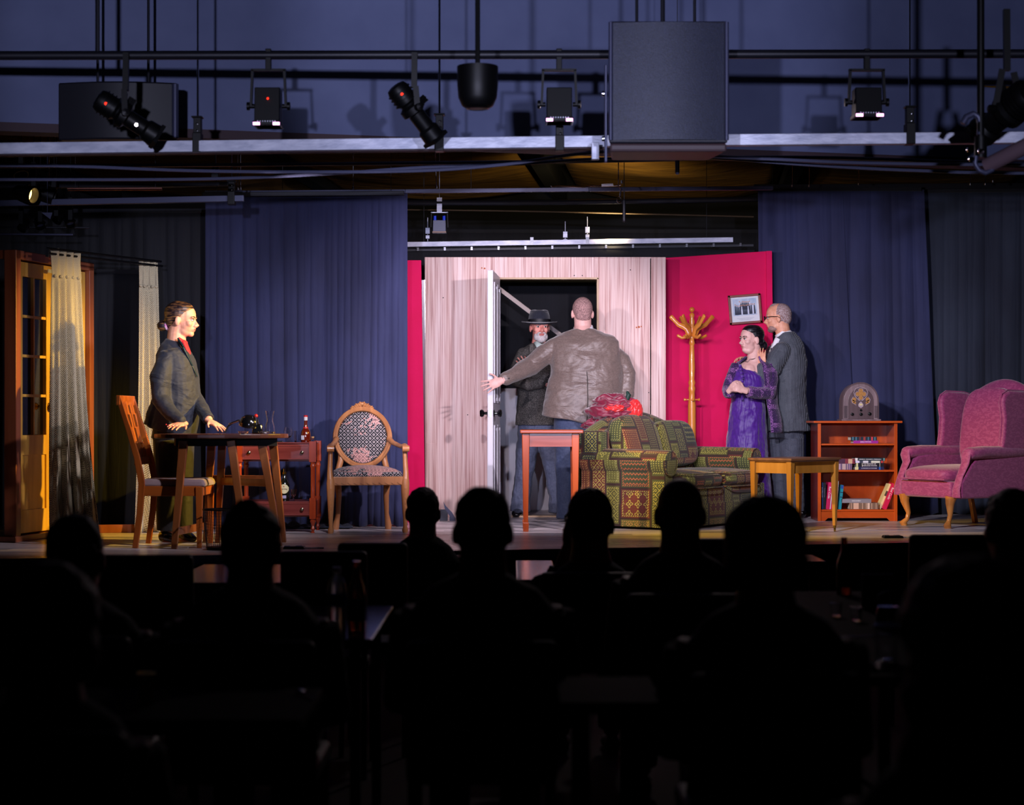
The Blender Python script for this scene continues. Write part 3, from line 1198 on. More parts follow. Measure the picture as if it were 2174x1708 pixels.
# ------------------------------------------------------------------ lamps
LEDR = mat('red_indicator', (255, 40, 20), emit=3.0)
PINKG = mat('pink_lens_edge', (255, 170, 230), emit=4.0)
YELG = mat('lamp_glow', (255, 210, 120), emit=4.0)

# front lighting pipe they hang from
ypipe = 10.0
fp = batten('lighting_pipe', 'black front lighting pipe from which the theatre lamps hang', [(-5.5, ypipe, Z(120, ypipe)), (5.5, ypipe, Z(112, ypipe))], 0.024, DPIPE, kind='pipe')
for xx in (-4.5, -1.5, 1.5, 4.5):
    b = MB()
    b.tube([(xx + 5.5, 0, 0.0), (xx + 5.5, 0, 4.69 - Z(116, ypipe))], 0.012, 8)
    b.build('drop_rod', DPIPE, fp)


def led_par(px, label, Y=ypipe, bot=270, w=58, first=[None]):
    k = Y / F
    x = X(px, Y)
    zt_, zb_ = Z(205, Y), Z(bot, Y)
    w_ = w * k
    t = thing('stage_lamp', label, 'stage lamp', (x, Y, zb_), group=None)
    h_ = zt_ - zb_ + 0.04
    b = MB()
    b.box((0, 0, h_ / 2), (w_ * 0.92, 0.14, h_), top=(1.0, 0.8))
    b.box((0, -0.005, 0.012), (w_, 0.16, 0.024))
    b.build('housing', BLACKM, t, smooth=False, bevel=0.004)
    for s_ in (-1, 1):
        b = MB()
        b.bar((s_ * (w_ / 2 + 0.02), 0, h_ * 0.55), (s_ * (w_ / 2 + 0.012), 0, h_ + 0.10), 0.012, 0.03)
        b.build('yoke_arm', BLACKM, t, smooth=False)
        b = MB()
        b.lathe([(0.012, 0), (0.012, 0.025), (0.022, 0.028), (0.022, 0.042), (0, 0.044)], (s_ * (w_ / 2), 0, h_ * 0.55), 10, (s_, 0, 0))
        b.build('tilt_knob', BLACKM, t)
        b = MB()
        b.box((s_ * w_ * 0.36, -0.088, 0.006), (w_ * 0.24, 0.01, 0.014))
        b.build('lens_glow', PINKG, t, smooth=False)
    b = MB()
    b.bar((-(w_ / 2 + 0.02), 0, h_ + 0.10), ((w_ / 2 + 0.02), 0, h_ + 0.10), 0.03, 0.012, ref=(0, 1, 0))
    b.build('yoke_bridge', BLACKM, t, smooth=False)
    zp = Z(116, ypipe) - zb_
    b = MB()
    b.bar((0, 0, h_ + 0.10), (0, 0, zp + 0.03), 0.03, 0.035)
    b.build('clamp', BLACKM, t, smooth=False, bevel=0.003)
    b = MB()
    for i in range(8):
        if 1 < i < 6 or True:
            b.box(((i - 3.5) * w_ * 0.09, -0.0865, 0.019), (w_ * 0.035, 0.004, 0.006))
    b.build('vent_slot', GALV, t, smooth=False)
    return t


t = led_par(570, 'square black stage lamp with a red light, left above the bright batten')
b = MB()
b.ell((0.006, -0.076, 0.14), 0.006, seg=8, rings=6)
b.build('indicator', LEDR, t)
led_par(1187, 'square black stage lamp hanging just left of the large loudspeaker', bot=262)
led_par(1840, 'square black stage lamp over the right part of the bright batten', bot=252, w=60)


def ellipsoidal(p0, p1, label, r=0.062, up=0.5, indicator=True):
    """p0 rear, p1 lens end"""
    p0, p1 = Vector(p0), Vector(p1)
    t = thing('profile_spotlight', label, 'stage lamp', tuple((p0 + p1) / 2))
    c_ = (p0 + p1) / 2
    d = (p1 - p0)
    L_ = d.length
    a = d.normalized()
    s_ = p0 - c_
    def at(f):
        return s_ + d * f
    b = MB()
    prof = [(0.5, 0.0), (0.85, 0.02), (1.0, 0.08), (1.0, 0.30), (0.8, 0.34), (0.78, 0.36), (1.12, 0.40), (1.12, 0.50), (0.75, 0.53), (0.75, 0.80), (0.95, 0.84), (1.0, 1.0)]
    b.lathe([(q * r, f * L_) for q, f in prof], at(0), 20, a)
    b.build('barrel', BLACKM, t, ang=30)
    b = MB()
    for f in (0.1, 0.16, 0.22, 0.28):
        b.lathe([(r * 1.12, f * L_), (r * 1.12, f * L_ + 0.006)], at(0), 20, a)
    b.build('cooling_fin', BLACKM, t)
    b = MB()
    b.lathe([(r * 0.9, L_ * 0.985), (r * 1.25, L_), (r * 1.25, L_ + 0.02), (r * 0.9, L_ + 0.02)], at(0), 4, a)
    b.build('gel_frame', BLACKM, t, smooth=False)
    b = MB()
    b.lathe([(r * 0.85, 0), (r * 0.7, 0.008), (0, 0.014)], at(0) + a * L_, 16, a)
    b.build('lens', mat('lens_glass', (230, 190, 60), rough=0.1, coat=0.5), t)
    _, e1, e2 = frame_from(a, Vector((0, 0, 1)))
    for sgn in (-1, 1):
        b = MB()
        q = at(0.45) + e2 * sgn * r * 1.1
        b.lathe([(0.02, 0), (0.02, 0.035), (0.0, 0.04)], q, 10, e2 * sgn)
        b.build('tilt_knob', BLACKM, t)
        b = MB()
        b.bar(q, Vector((q.x * 0.5, q.y, up * 0.4)), 0.03, 0.01)
        b.build('yoke_arm', BLACKM, t, smooth=False)
    for f in (0.42, 0.47):
        b = MB()
        b.bar(at(f) + e1 * r * 1.0, at(f) + e1 * r * 1.7, 0.025, 0.004)
        b.build('shutter_handle', BLACKM, t, smooth=False)
    b = MB()
    b.bar(at(0.45) * 0.2 + Vector((0, 0, up * 0.4)), (0, 0, up), 0.03, 0.03)
    b.build('clamp', BLACKM, t, smooth=False)
    if indicator:
        b = MB()
        b.ell(at(0.2) + Vector((0, -r * 1.02, 0.0)), 0.008, seg=8, rings=6)
        b.build('indicator', LEDR, t)
    return t


zpp = Z(116, 10)
c1 = (P(205, 208, 9.9) + P(330, 288, 10.0)) / 2
t = ellipsoidal(P(205, 208, 9.9), P(330, 288, 10.0), 'black profile spotlight tilted towards the stage at upper left', 0.062, zpp - c1.z)
b = MB()
b.ell(P(291, 266, 9.86) - c1 + Vector((0, -0.02, 0)), 0.009, seg=8, rings=6)
b.build('work_light', mat('white_point', (255, 240, 255), emit=14.0), t)
c1 = (P(838, 182, 9.9) + P(922, 292, 10.0)) / 2
ellipsoidal(P(838, 182, 9.9), P(922, 292, 10.0), 'black profile spotlight tilted steeply down left of centre', 0.06, zpp - c1.z)
c1 = (P(2190, 196, 9.0) + P(2085, 280, 9.3)) / 2
ellipsoidal(P(2190, 196, 9.0), P(2085, 280, 9.3), 'black profile spotlight in the upper right corner by the pipe clamp', 0.08, 0.5)
# round downlight
dl = thing('downlight', 'round black ceiling downlight between the tilted spotlight and the loudspeaker', 'ceiling light', tuple(P(1014, 230, 9.0)))
b = MB()
b.lathe([(0.055, 0), (0.075, 0.012), (0.092, 0.05), (0.098, 0.12), (0.098, 0.2), (0.0, 0.2)], (0, 0, 0), 24)
b.build('can', BLACKM, dl)
b = MB()
b.lathe([(0.0, 0.004), (0.045, 0.001), (0.055, -0.003)], (0, 0, 0), 20, close=False)
b.build('lens', mat('downlight_lens', (60, 54, 54), rough=0.15), dl)
b = MB()
b.tube([(0, 0, 0.19), (0, 0, 4.69 - Z(230, 9.0))], 0.012, 8)
b.build('stem', BLACKM, dl)

# boom arm and pipe clamp at the far right
bm_ = thing('pipe_boom', 'grey scaffold pipe and clamp arm at the upper right edge', 'rigging', tuple(P(2088, 330, 9.0)))
o0 = P(2088, 330, 9.0)
b = MB()
b.tube([P(2082, 290, 9.0) - o0, P(2082, 335, 9.0) - o0], 0.030, 14)
b.build('sleeve', BLACKM, bm_)
b = MB()
b.tube([P(2095, 352, 9.0) - o0, P(2260, 268, 8.7) - o0], 0.037, 14)
b.build('pipe', mat('mauve_pipe', (98, 78, 86), rough=0.45), bm_)
b = MB()
for a in range(9):
    pass
b.tube([P(2060 + dx, 262 + dy, 9.0) - o0 for dx, dy in ((-16, 0), (-8, -14), (6, -20), (18, -14), (22, 4), (20, 24))], 0.016, 10)
b.build('hook_clamp', PIPE, bm_)
b = MB()
b.tube([P(2072 + dx, 335 + dy, 8.97) - o0 for dx, dy in ((0, -4), (-2, 12), (6, 26), (20, 32), (34, 26), (38, 14))], 0.012, 10)
b.build('half_coupler', PIPE, bm_)
for q in ((2062, 318), (2066, 338), (2086, 321)):
    b = MB()
    b.lathe([(0.012, 0), (0.012, 0.02), (0, 0.024)], P(q[0], q[1], 8.96) - o0, 8, (-1, -0.4, 0))
    b.build('wing_bolt', CHROME, bm_)
b = MB()
b.tube([P(2082, 292, 9.0) - o0, Vector((P(2082, 292, 9.0) - o0).xy.to_3d()) + Vector((0, 0, 4.69 - o0.z))], 0.018, 10)
b.build('upright', BLACKM, bm_)

# glowing side lamp and dark lamps at upper left
def par_can(p, d, label, r=0.09, L_=0.22, glow=None):
    p = Vector(p)
    t = thing('stage_lamp', label, 'stage lamp', tuple(p))
    a = Vector(d).normalized()
    b = MB()
    b.lathe([(r * 0.45, -L_), (r * 0.8, -L_ * 0.85), (r, -L_ * 0.45), (r, 0), (r * 0.93, 0), (r * 0.93, -L_ * 0.3)], (0, 0, 0), 20, a, close=False)
    b.build('can', BLACKM, t, ang=30)
    b = MB()
    b.lathe([(0.0, -L_ * 0.28), (r * 0.6, -L_ * 0.3), (r * 0.92, -L_ * 0.34)], (0, 0, 0), 20, a, close=False)
    b.build('lens', glow or mat('lens_dark', (60, 60, 80), rough=0.1), t)
    b = MB()
    b.bar((0, 0, r * 1.1), (0, 0, r * 1.1 + 0.16), 0.03, 0.03)
    b.tube([(0, 0, r * 1.1 + 0.1), (0, 0, 4.70 - p.z)], 0.003, 6)
    b.build('clamp', BLACKM, t, smooth=False)
    b = MB()
    _, e1, e2 = frame_from(a, Vector((0, 0, 1)))
    for sgn in (-1, 1):
        b.bar(e2 * sgn * r * 1.15 - a * L_ * 0.4, Vector((0, 0, r * 1.15)) - a * L_ * 0.3, 0.02, 0.008)
    b.build('yoke', BLACKM, t, smooth=False)
    return t


par_can(P(72, 415, 12.5), (0.95, -0.35, -0.25), 'glowing amber stage lamp at the upper left edge', 0.055, 0.16, mat('amber_lamp', (255, 205, 110), emit=6.0))
par_can(P(45, 372, 12.6), (0.3, -0.4, -0.8), 'unlit black stage lamp above the glowing amber one', 0.05, 0.14)
par_can(P(115, 418, 12.9), (0.9, 0.1, -0.3), 'unlit black stage lamp just right of the glowing amber one', 0.06, 0.18)
b = MB()
b.prism([(0, 0), (0.075, 0.0), (0.06, -0.045)], -0.003, 0.003)
b.tube([(0.04, 0, -0.005), (0.04, 0, 4.70 - Z(451, 12.8))], 0.0015, 6)
o = b.build('colour_frame', PIPE, loc=tuple(P(88, 451, 12.8)), smooth=False)
tag(o, 'pale metal colour frame hanging under the left lamps', 'lamp accessory')
for i, (y_, x0_, x1_) in enumerate(((482, 25, 190), (497, 25, 155))):
    batten('side_bar', ('upper' if i == 0 else 'lower') + ' dim black bar above the French door in the left wing', [P(x0_, y_, 13.6), P(x1_, y_ + 1, 13.6)], 0.014, PIPE if i else DPIPE)
for i, (px_, py_) in enumerate(((45, 487), (86, 482), (120, 470), (150, 478))):
    t = par_can(P(px_, py_, 13.5), (0.3 if i % 2 else -0.3, -0.5, -0.7), ('dim small black lamp in the left wing, ' + ['nearest the photo edge', 'second from the photo edge', 'third from the photo edge', 'nearest the curtains'][i]), 0.035, 0.10)
# small LED flood with blue connectors
t = thing('stage_lamp', 'small grey lamp with two blue connectors hanging upstage', 'stage lamp', tuple(P(933, 492, 16.6)))
o0 = P(933, 492, 16.6)
b = MB()
b.box((0, 0, 0.05), (0.115, 0.08, 0.10), top=(0.95, 1))
b.build('housing', mat('grey_lamp', (96, 100, 124), rough=0.4), t, smooth=False, bevel=0.004)
b = MB()
b.box((0, -0.01, -0.006), (0.12, 0.09, 0.012))
b.build('lens_bar', mat('lamp_amber_bar', (150, 110, 84), rough=0.3), t, smooth=False)
for s_ in (-1, 1):
    b = MB()
    b.tube([(s_ * 0.04, 0, 0.10), (s_ * 0.04, 0, 0.14)], 0.014, 10)
    b.build('connector', mat('blue_connector', (20, 60, 220), rough=0.4), t)
    b = MB()
    b.bar((s_ * 0.075, 0, 0.04), (s_ * 0.07, 0, 0.17), 0.008, 0.02)
    b.build('yoke_arm', BLACKM, t, smooth=False)
b = MB()
b.bar((-0.075, 0, 0.17), (0.075, 0, 0.17), 0.02, 0.008, ref=(0, 1, 0))
b.bar((0, 0, 0.17), (0, 0, 0.30), 0.045, 0.04)
b.tube([(0, 0, 0.29), (0, 0, 4.70 - o0.z)], 0.002, 6)
b.build('clamp', GALV, t, smooth=False)
for lab, px_, py_ in (('small grey clamp box on the wire above the plywood flat, right of the small lamp', 1247, 488), ('small grey adapter hanging below and left of the blue-capped lamp', 908, 490), ('tiny grey terminal box standing on the pale track batten', 1200, 498)):
    b = MB()
    b.box((0, 0, 0), (0.04, 0.04, 0.055))
    b.box((0, 0, -0.055), (0.035, 0.035, 0.03))
    b.tube([(0, 0, 0.12), (0, 0, Z(513, 16.9) - Z(py_, 16.9))], 0.004, 6)
    o = b.build('clamp_box', GALV, loc=tuple(P(px_, py_, 16.9)), smooth=False, bevel=0.003)
    tag(o, lab, 'bracket')

# ------------------------------------------------------------------ French door unit and lace curtains at the left
PINE = wood('golden_pine', (190, 140, 48), (222, 176, 80), axis=2, scale=8)
REDC = wood('red_cedar', (128, 66, 42), (160, 92, 62), axis=2, scale=8)
fa = Vector((X(25, 12.9), 12.9, ST))
fbv = Vector((X(190, 14.05), 14.05, ST))
fd_dir = (fbv - fa)
FL = fd_dir.length
fdt = thing('french_door_unit', 'golden pine French door set in a red cedar frame at the left wing', 'french door', tuple(fa), math.atan2(fd_dir.y, fd_dir.x))
FH = 2.0
for xx in (0.03, FL - 0.03):
    b = MB()
    b.box((xx, 0.01, FH / 2), (0.07, 0.09, FH))
    b.build('jamb', REDC, fdt, smooth=False, bevel=0.004)
b = MB()
b.box((FL / 2, 0.03, FH - 0.03), (FL, 0.13, 0.06))
b.build('head', REDC, fdt, smooth=False, bevel=0.004)
b = MB()
b.box((FL / 2, 0.03, 0.02), (FL + 0.1, 0.16, 0.04))
b.build('sill', REDC, fdt, smooth=False, bevel=0.004)
PANE = mat('door_pane', (6, 6, 8), rough=0.06, coat=0.5)


def leaf(x0, x1):
    wl = x1 - x0
    z0, z1 = 0.05, FH - 0.07
    st = 0.085
    L = MB()
    L.box((x0 + st / 2, 0.02, (z0 + z1) / 2), (st, 0.04, z1 - z0))
    L.box((x1 - st / 2, 0.02, (z0 + z1) / 2), (st, 0.04, z1 - z0))
    L.box(((x0 + x1) / 2, 0.02, z1 - 0.05), (wl - 2 * st + 0.002, 0.04, 0.10))
    L.box(((x0 + x1) / 2, 0.02, z0 + 0.08), (wl - 2 * st + 0.002, 0.04, 0.16))
    L.box(((x0 + x1) / 2, 0.02, 0.66), (wl - 2 * st + 0.002, 0.04, 0.14))
    lf = L.build('door_leaf', PINE, fdt, smooth=False, bevel=0.003)
    b = MB()
    b.box(((x0 + x1) / 2, 0.02, 0.40), (wl - 2 * st, 0.018, 0.40))
    b.build('lower_panel', PINE, lf, smooth=False, bevel=0.006)
    gx0, gx1, gz0, gz1 = x0 + st, x1 - st, 0.73, z1 - 0.10
    nr = 4
    for i in range(nr):
        for j in range(2):
            b = MB()
            w_ = (gx1 - gx0) / 2
            h_ = (gz1 - gz0) / nr
            b.box((gx0 + w_ * (j + 0.5), 0.03, gz0 + h_ * (i + 0.5)), (w_ - 0.004, 0.006, h_ - 0.004))
            b.build('pane', PANE, lf, smooth=False)
    b = MB()
    b.box(((gx0 + gx1) / 2, 0.02, (gz0 + gz1) / 2), (0.020, 0.032, gz1 - gz0))
    b.build('muntin', PINE, lf, smooth=False, bevel=0.002)
    for i in range(1, nr):
        b = MB()
        b.box(((gx0 + gx1) / 2, 0.02, gz0 + (gz1 - gz0) * i / nr), (gx1 - gx0, 0.030, 0.020))
        b.build('muntin', PINE, lf, smooth=False, bevel=0.002)
    return lf


l1 = leaf(0.07, FL / 2 - 0.003)
l2 = leaf(FL / 2 + 0.003, FL - 0.07)
b = MB()
b.lathe([(0.026, 0), (0.028, 0.005), (0.010, 0.01), (0.010, 0.03), (0.026, 0.045), (0.026, 0.06), (0, 0.068)], (FL / 2 - 0.05, 0.0, Z(862, 13.4) - ST), 14, (0, -1, 0))
b.build('door_knob', BRASS, l1)
b = MB()
b.box((FL / 2 - 0.1, -0.034, FH - 0.11), (0.06, 0.004, 0.025))
b.build('paper_label', WHITEP, fdt, smooth=False)
b = MB()
b.bar((0.0, 0, 0.03), (0.42, 0.12, 0.03), 0.06, 0.05, ref=(0, 0, 1))
b.bar((0.30, 0.10, 0.055), (0.42, 0.12, 0.085), 0.03, 0.05, ref=(0, 0, 1))
fp_ = Vector((X(196, 13.9), 13.9, ST))
o = b.build('frame_foot', REDC, loc=tuple(fp_), smooth=False, bevel=0.003)
tag(o, 'orange timber foot brace on the floor between the two lace curtains', 'brace')


def lace():
    m = mat('lace_knit', (190, 176, 146), rough=0.85, sheen=0.1)
    nb = NB(m)
    x, y, z, v = nb.xyz('Object')
    s_ = nb.m('ADD', x, y)
    a = nb.m('SINE', nb.m('MULTIPLY', s_, 620))
    c = nb.m('SINE', nb.m('MULTIPLY', z, 420))
    h = nb.m('MULTIPLY', a, c)
    hole = nb.m('GREATER_THAN', h, 0.45)
    nb.color(nb.mix(hole, (206, 194, 164), (132, 118, 92)))
    nb.bump(h, 0.6, 0.006)
    return m


LACE = lace()


def lace_curtain(label, pa, pb, ztop, qa, qb, zbot, folds, seed, bulge=0.03):
    root = thing('lace_curtain', label, 'curtain', (pa[0], pa[1], ST))
    pa, pb, qa, qb = [Vector((p[0], p[1], 0)) for p in (pa, pb, qa, qb)]
    o0 = Vector((pa.x, pa.y, 0))
    rnd = random.Random(seed)
    ph = rnd.uniform(0, 6)

    def fn(u, v):
        # v 0 bottom .. 1 top
        k = (1 - v) ** 1.6
        a = pa.lerp(qa, k)
        c = pb.lerp(qb, k)
        t = c - a
        n = Vector((-t.y, t.x, 0)).normalized()
        p = a + t * u
        zz = zbot + (ztop - zbot) * v
        if v < 0.90:
            am = bulge * (0.5 + 0.9 * (1 - v))
            f_ = sin(folds * 2 * pi * u + ph + 0.5 * sin(v * 3)) + 0.35 * sin(folds * 4.6 * pi * u + 2 * ph + v)
        else:
            am = bulge * (0.15 + 6 * abs(v - 0.91))
            f_ = sin(folds * 2 * pi * u + ph)
        return p + n * am * f_ + Vector((0, 0, zz - ST)) - o0
    b = MB()
    b.grid(fn, 110, 44)
    b.build('lace_panel', LACE, root, solid=0.004)
    # gathering ties under the heading
    zt = zbot + (ztop - zbot) * 0.905 - ST
    a = pa.lerp(qa, 0.095 ** 1.6) - o0
    c = pb.lerp(qb, 0.095 ** 1.6) - o0
    for i in range(5):
        q = a.lerp(c, (i + 0.5) / 5)
        b = MB()
        b.ell((q.x, q.y - 0.015, zt), (0.014, 0.016, 0.012), seg=8, rings=6)
        b.build('pleat_stitch', LACE, root)
    return root


lace_curtain('lace curtain in front of the golden French door', (X(112, 13.0), 13.0), (X(173, 13.3), 13.3), Z(529, 13.1), (X(104, 12.95), 12.95), (X(232, 13.3), 13.0), ST + 0.005, 4, 3, 0.028)
lace_curtain('narrow lace curtain hanging behind the woman in the dark suit jacket', (X(296, 14.05), 14.05), (X(336, 14.2), 14.2), Z(553, 14.1), (X(286, 13.9), 13.9), (X(358, 14.2), 14.05), ST + 0.005, 3, 9, 0.026)
rod = thing('curtain_rod', 'thin black double rod carrying the two lace curtains', 'curtain rod', tuple(P(100, 527, 12.9)))
o0 = P(100, 527, 12.9)
for dy, dz in ((0, 0), (0.05, -0.03)):
    b = MB()
    b.tube([(0, dy, dz), tuple(P(342, 555, 14.2) - o0 + Vector((0, dy, dz)))], 0.008, 8)
    b.build('rod', BLACKM, rod)
b = MB()
b.bar(P(102, 527, 12.9) - o0, P(100, 545, 12.9) - o0, 0.02, 0.02)
b.build('bracket', BLACKM, rod, smooth=False)

# ------------------------------------------------------------------ dining chair (faces right)
CH = wood('orange_oak', (138, 66, 22), (182, 98, 38), axis=2, scale=9)
CH2 = wood('orange_oak_rail', (138, 66, 22), (182, 98, 38), axis=0, scale=9)
TAUPE = mat('taupe_suede', (136, 116, 124), (158, 138, 140), rough=0.9, scale=5, sheen=0.3, bump=0.15, bscale=14)
cb = Vector((-2.462, 12.31, ST))
ch = thing('dining_chair', 'orange oak slat-back dining chair with a taupe padded seat', 'chair', tuple(cb), 0.0)
for yy in (0, 0.45):
    b = MB()
    pts = [((0.0, 0.0), 0.034), ((0.03, 0.22), 0.038), ((0.045, 0.42), 0.042), ((0.01, 0.60), 0.038), ((-0.05, 0.80), 0.034), ((-0.11, 0.985), 0.03)]
    for i in range(5):
        (xa_, za_), wa = pts[i]
        (xb_, zb_), wb = pts[i + 1]
        b.bar((xa_, yy, za_), (xb_, yy, zb_ + 0.004), wa, 0.034, wb, 0.034)
    b.build('leg', CH, ch, smooth=False, bevel=0.003)
    b = MB()
    b.bar((0.42, yy, 0.0), (0.42, yy, 0.40), 0.030, 0.030, 0.046, 0.042)
    b.build('leg', CH, ch, smooth=False, bevel=0.003)
for (p, q) in (((0.03, 0, 0.372), (0.42, 0, 0.372)), ((0.03, 0.45, 0.372), (0.42, 0.45, 0.372))):
    b = MB()
    b.bar(p, q, 0.065, 0.026, ref=(0, 0, 1))
    b.build('seat_rail', CH2, ch, smooth=False, bevel=0.003)
for xx in (0.035, 0.42):
    b = MB()
    b.bar((xx, 0, 0.372), (xx, 0.45, 0.372), 0.065, 0.026, ref=(0, 0, 1))
    b.build('seat_rail', CH2, ch, smooth=False, bevel=0.003)
b = MB()
b.box((0.24, 0.225, 0.425), (0.44, 0.47, 0.05), top=(0.93, 0.93))
b.build('seat', TAUPE, ch, bevel=0.02, bseg=4)
b = MB()
b.bar((-0.108, -0.02, 0.965), (-0.108, 0.47, 0.965), 0.065, 0.030, ref=(0, 0, 1))
b.build('top_rail', CH2, ch, smooth=False, bevel=0.006)
b = MB()
b.bar((0.005, 0, 0.565), (0.005, 0.45, 0.565), 0.05, 0.024, ref=(0, 0, 1))
b.build('back_rail', CH2, ch, smooth=False, bevel=0.004)
for i in range(4):
    yy = 0.09 + i * 0.09
    b = MB()
    zs = (0.58, 0.68, 0.78, 0.87, 0.95)
    for j in range(4):
        off = 0.012 * (1 if (i + j) % 2 else -1)
        z_a, z_b = zs[j], zs[j + 1]
        xa_ = 0.0 - 0.105 * (z_a - 0.57) / 0.39
        xb_ = 0.0 - 0.105 * (z_b - 0.57) / 0.39
        b.bar((xa_, yy + off, z_a), (xb_, yy + off, z_b + 0.01), 0.018, 0.045 if j % 2 else 0.034)
    b.build('slat', CH, ch, smooth=False, bevel=0.003)

# ------------------------------------------------------------------ drop-leaf table
DKT = wood('dark_walnut_top', (52, 26, 22), (84, 48, 40), axis=0, scale=8, rough=0.3)
OAKT = wood('table_leg_oak', (112, 62, 30), (150, 90, 48), axis=2, scale=9)
tb0 = Vector((-1.93, 12.52, ST))
tbl = thing('side_table', 'round dark-topped table with splayed oak legs left of centre', 'table', tuple(tb0))
b = MB()
n = 40
th = R(12)
poly = []
for i in range(n):
    a = 2 * pi * i / n
    u, v = 0.44 * math.copysign(abs(cos(a)) ** 0.8, cos(a)), 0.33 * math.copysign(abs(sin(a)) ** 0.8, sin(a))
    poly.append((u * cos(th) - v * sin(th), u * sin(th) + v * cos(th)))
b.prism(poly, 0.716, 0.745, 'xy')
b.build('tabletop', DKT, tbl, smooth=False, bevel=0.006)
b = MB()
b.box((0.02, 0.03, 0.69), (0.66, 0.36, 0.05), rot=(0, 0, th))
b.build('apron', BLACK, tbl, smooth=False)


def tl(px0, px1, Ya, Yb, w=0.05, wt=0.055, m=OAKT):
    p = Vector((X(px1, Yb), Yb, ST)) - tb0
    q = Vector((X(px0, Ya), Ya, ST + 0.70)) - tb0
    b = MB()
    b.bar(p, q, w * 0.7, w * 0.9, wt, w)
    b.build('leg', m, tbl, smooth=False, bevel=0.003)
    return p, q


la = tl(390, 370, 12.28, 12.23)
lb = tl(491, 522, 12.32, 12.28)
lc = tl(555, 594, 12.45, 12.50, 0.045)
ld = tl(579, 603, 12.75, 12.88, 0.045)
le = tl(450, 436, 12.85, 12.92, 0.045)
lf_ = tl(472, 462, 12.80, 12.82, 0.04)


def lerp(a, c, t):
    return a[0].lerp(a[1], t)


for (pa_, pb_, ta, tb_) in ((la, le, 0.16, 0.16), (le, ld, 0.62, 0.62), (lf_, lc, 0.60, 0.60)):
    p = pa_[0].lerp(pa_[1], ta)
    q = pb_[0].lerp(pb_[1], tb_)
    b = MB()
    b.bar(p, q, 0.05, 0.025, ref=(0, 0, 1))
    b.build('stretcher', OAKT, tbl, smooth=False, bevel=0.003)

ZT = ST + 0.745
# desk lamp, carafe, coil, ash tray
dl_ = thing('desk_lamp', 'glossy black desk lamp with domed shade on the round dark table', 'lamp', (X(540, 12.6), 12.6, ZT))
b = MB()
b.box((0.025, 0, 0.032), (0.075, 0.09, 0.064), top=(0.75, 0.85))
b.build('base', BLACKG, dl_, bevel=0.008)
b = MB()
b.lathe([(0.070, 0.0), (0.068, 0.02), (0.055, 0.05), (0.03, 0.068), (0.0, 0.072)], (-0.035, 0, 0.055), 20, (0.15, -0.3, 1))
b.build('shade', BLACKG, dl_, ang=60)
b = MB()
b.tube([(-0.10, 0, 0.086), (-0.14, 0, 0.075), (-0.175, 0, 0.05), (-0.198, 0, 0.005)], 0.006, 8)
b.build('curved_arm', BLACKG, dl_)
b = MB()
b.tube([(-0.10, -0.004, 0.088), (-0.165, -0.004, 0.065)], 0.007, 8, round_=True)
b.build('handle', CHROME, dl_)
b = MB()
b.ell((0.012, 0.0, 0.118), 0.013, seg=12, rings=8)
b.build('red_knob', mat('red_plastic', (170, 20, 12), rough=0.15, coat=0.5), dl_)
b = MB()
for i in range(2):
    b.bar((0.0 + 0.022 * i, -0.048, 0.06), (-0.006 + 0.022 * i, -0.044, 0.115), 0.005, 0.003)
b.build('chrome_strip', CHROME, dl_, smooth=False)
car = thing('glass_carafe', 'waisted clear glass carafe at the right end of the dark table', 'carafe', (X(573, 12.62), 12.62, ZT))
b = MB()
b.lathe([(0.034, 0), (0.036, 0.01), (0.030, 0.05), (0.020, 0.085), (0.021, 0.105), (0.031, 0.152), (0.029, 0.152), (0.018, 0.105), (0.017, 0.085), (0.027, 0.05), (0.032, 0.012), (0.0, 0.008)], (0, 0, 0), 24, close=False)
b.build('glass', GLASS, car)
b = MB()
b.tube([(-0.05 + 0.011 * cos(i * 0.9) + i * 0.0016, 0.02 * sin(i * 0.9), 0.004 + 0.012 * (1 + sin(i * 2.3)) * 0.5) for i in range(40)], 0.0025, 6)
o = b.build('silver_chain', CHROME, loc=(X(566, 12.48), 12.48, ZT))
tag(o, 'small silver chain heaped beside the glass carafe', 'chain')
ash = thing('ashtray', 'small crystal ashtray near the front edge of the dark table', 'ashtray', (X(517, 12.3), 12.3, ZT))
b = MB()
b.lathe([(0.03, 0), (0.036, 0.018), (0.031, 0.018), (0.026, 0.006), (0, 0.005)], (0, 0, 0), 10, close=False)
b.build('dish', GLASS, ash, smooth=False)

# waste basket
wb = thing('waste_basket', 'black wire mesh waste basket on the floor beside the dark table', 'waste bin', (X(470, 12.15), 12.15, ST))
m = mat('wire_mesh', (22, 22, 28), rough=0.5, metal=0.4)
b = MB()
rt, rb_, hh = 0.118, 0.095, 0.26
nw = 44
for i in range(nw):
    a = 2 * pi * i / nw
    b.tube([(rb_ * cos(a), rb_ * sin(a), 0.02), (rt * cos(a), rt * sin(a), hh)], 0.0011, 4)
for j in range(14):
    f_ = j / 13
    r_ = rb_ + (rt - rb_) * f_
    b.tube([(r_ * cos(2 * pi * i / 28), r_ * sin(2 * pi * i / 28), 0.02 + (hh - 0.02) * f_) for i in range(28)], 0.0011, 4, ref=(0, 0, 1), closed=True)
o = b.build('mesh_wall', m, wb)
o['kind'] = 'stuff'
for (r_, z_, t_) in ((rt, hh, 0.005), (rb_, 0.015, 0.005)):
    b = MB()
    b.tube([(r_ * cos(2 * pi * i / 28), r_ * sin(2 * pi * i / 28), z_) for i in range(28)], t_, 6, ref=(0, 0, 1), closed=True)
    b.build('rim', BLACKM, wb)
b = MB()
b.lathe([(0.0, 0.0), (rb_, 0.0), (rb_ + 0.002, 0.02), (rb_ - 0.002, 0.02), (0.0, 0.01)], (0, 0, 0), 24, close=False)
b.build('base', BLACKM, wb)
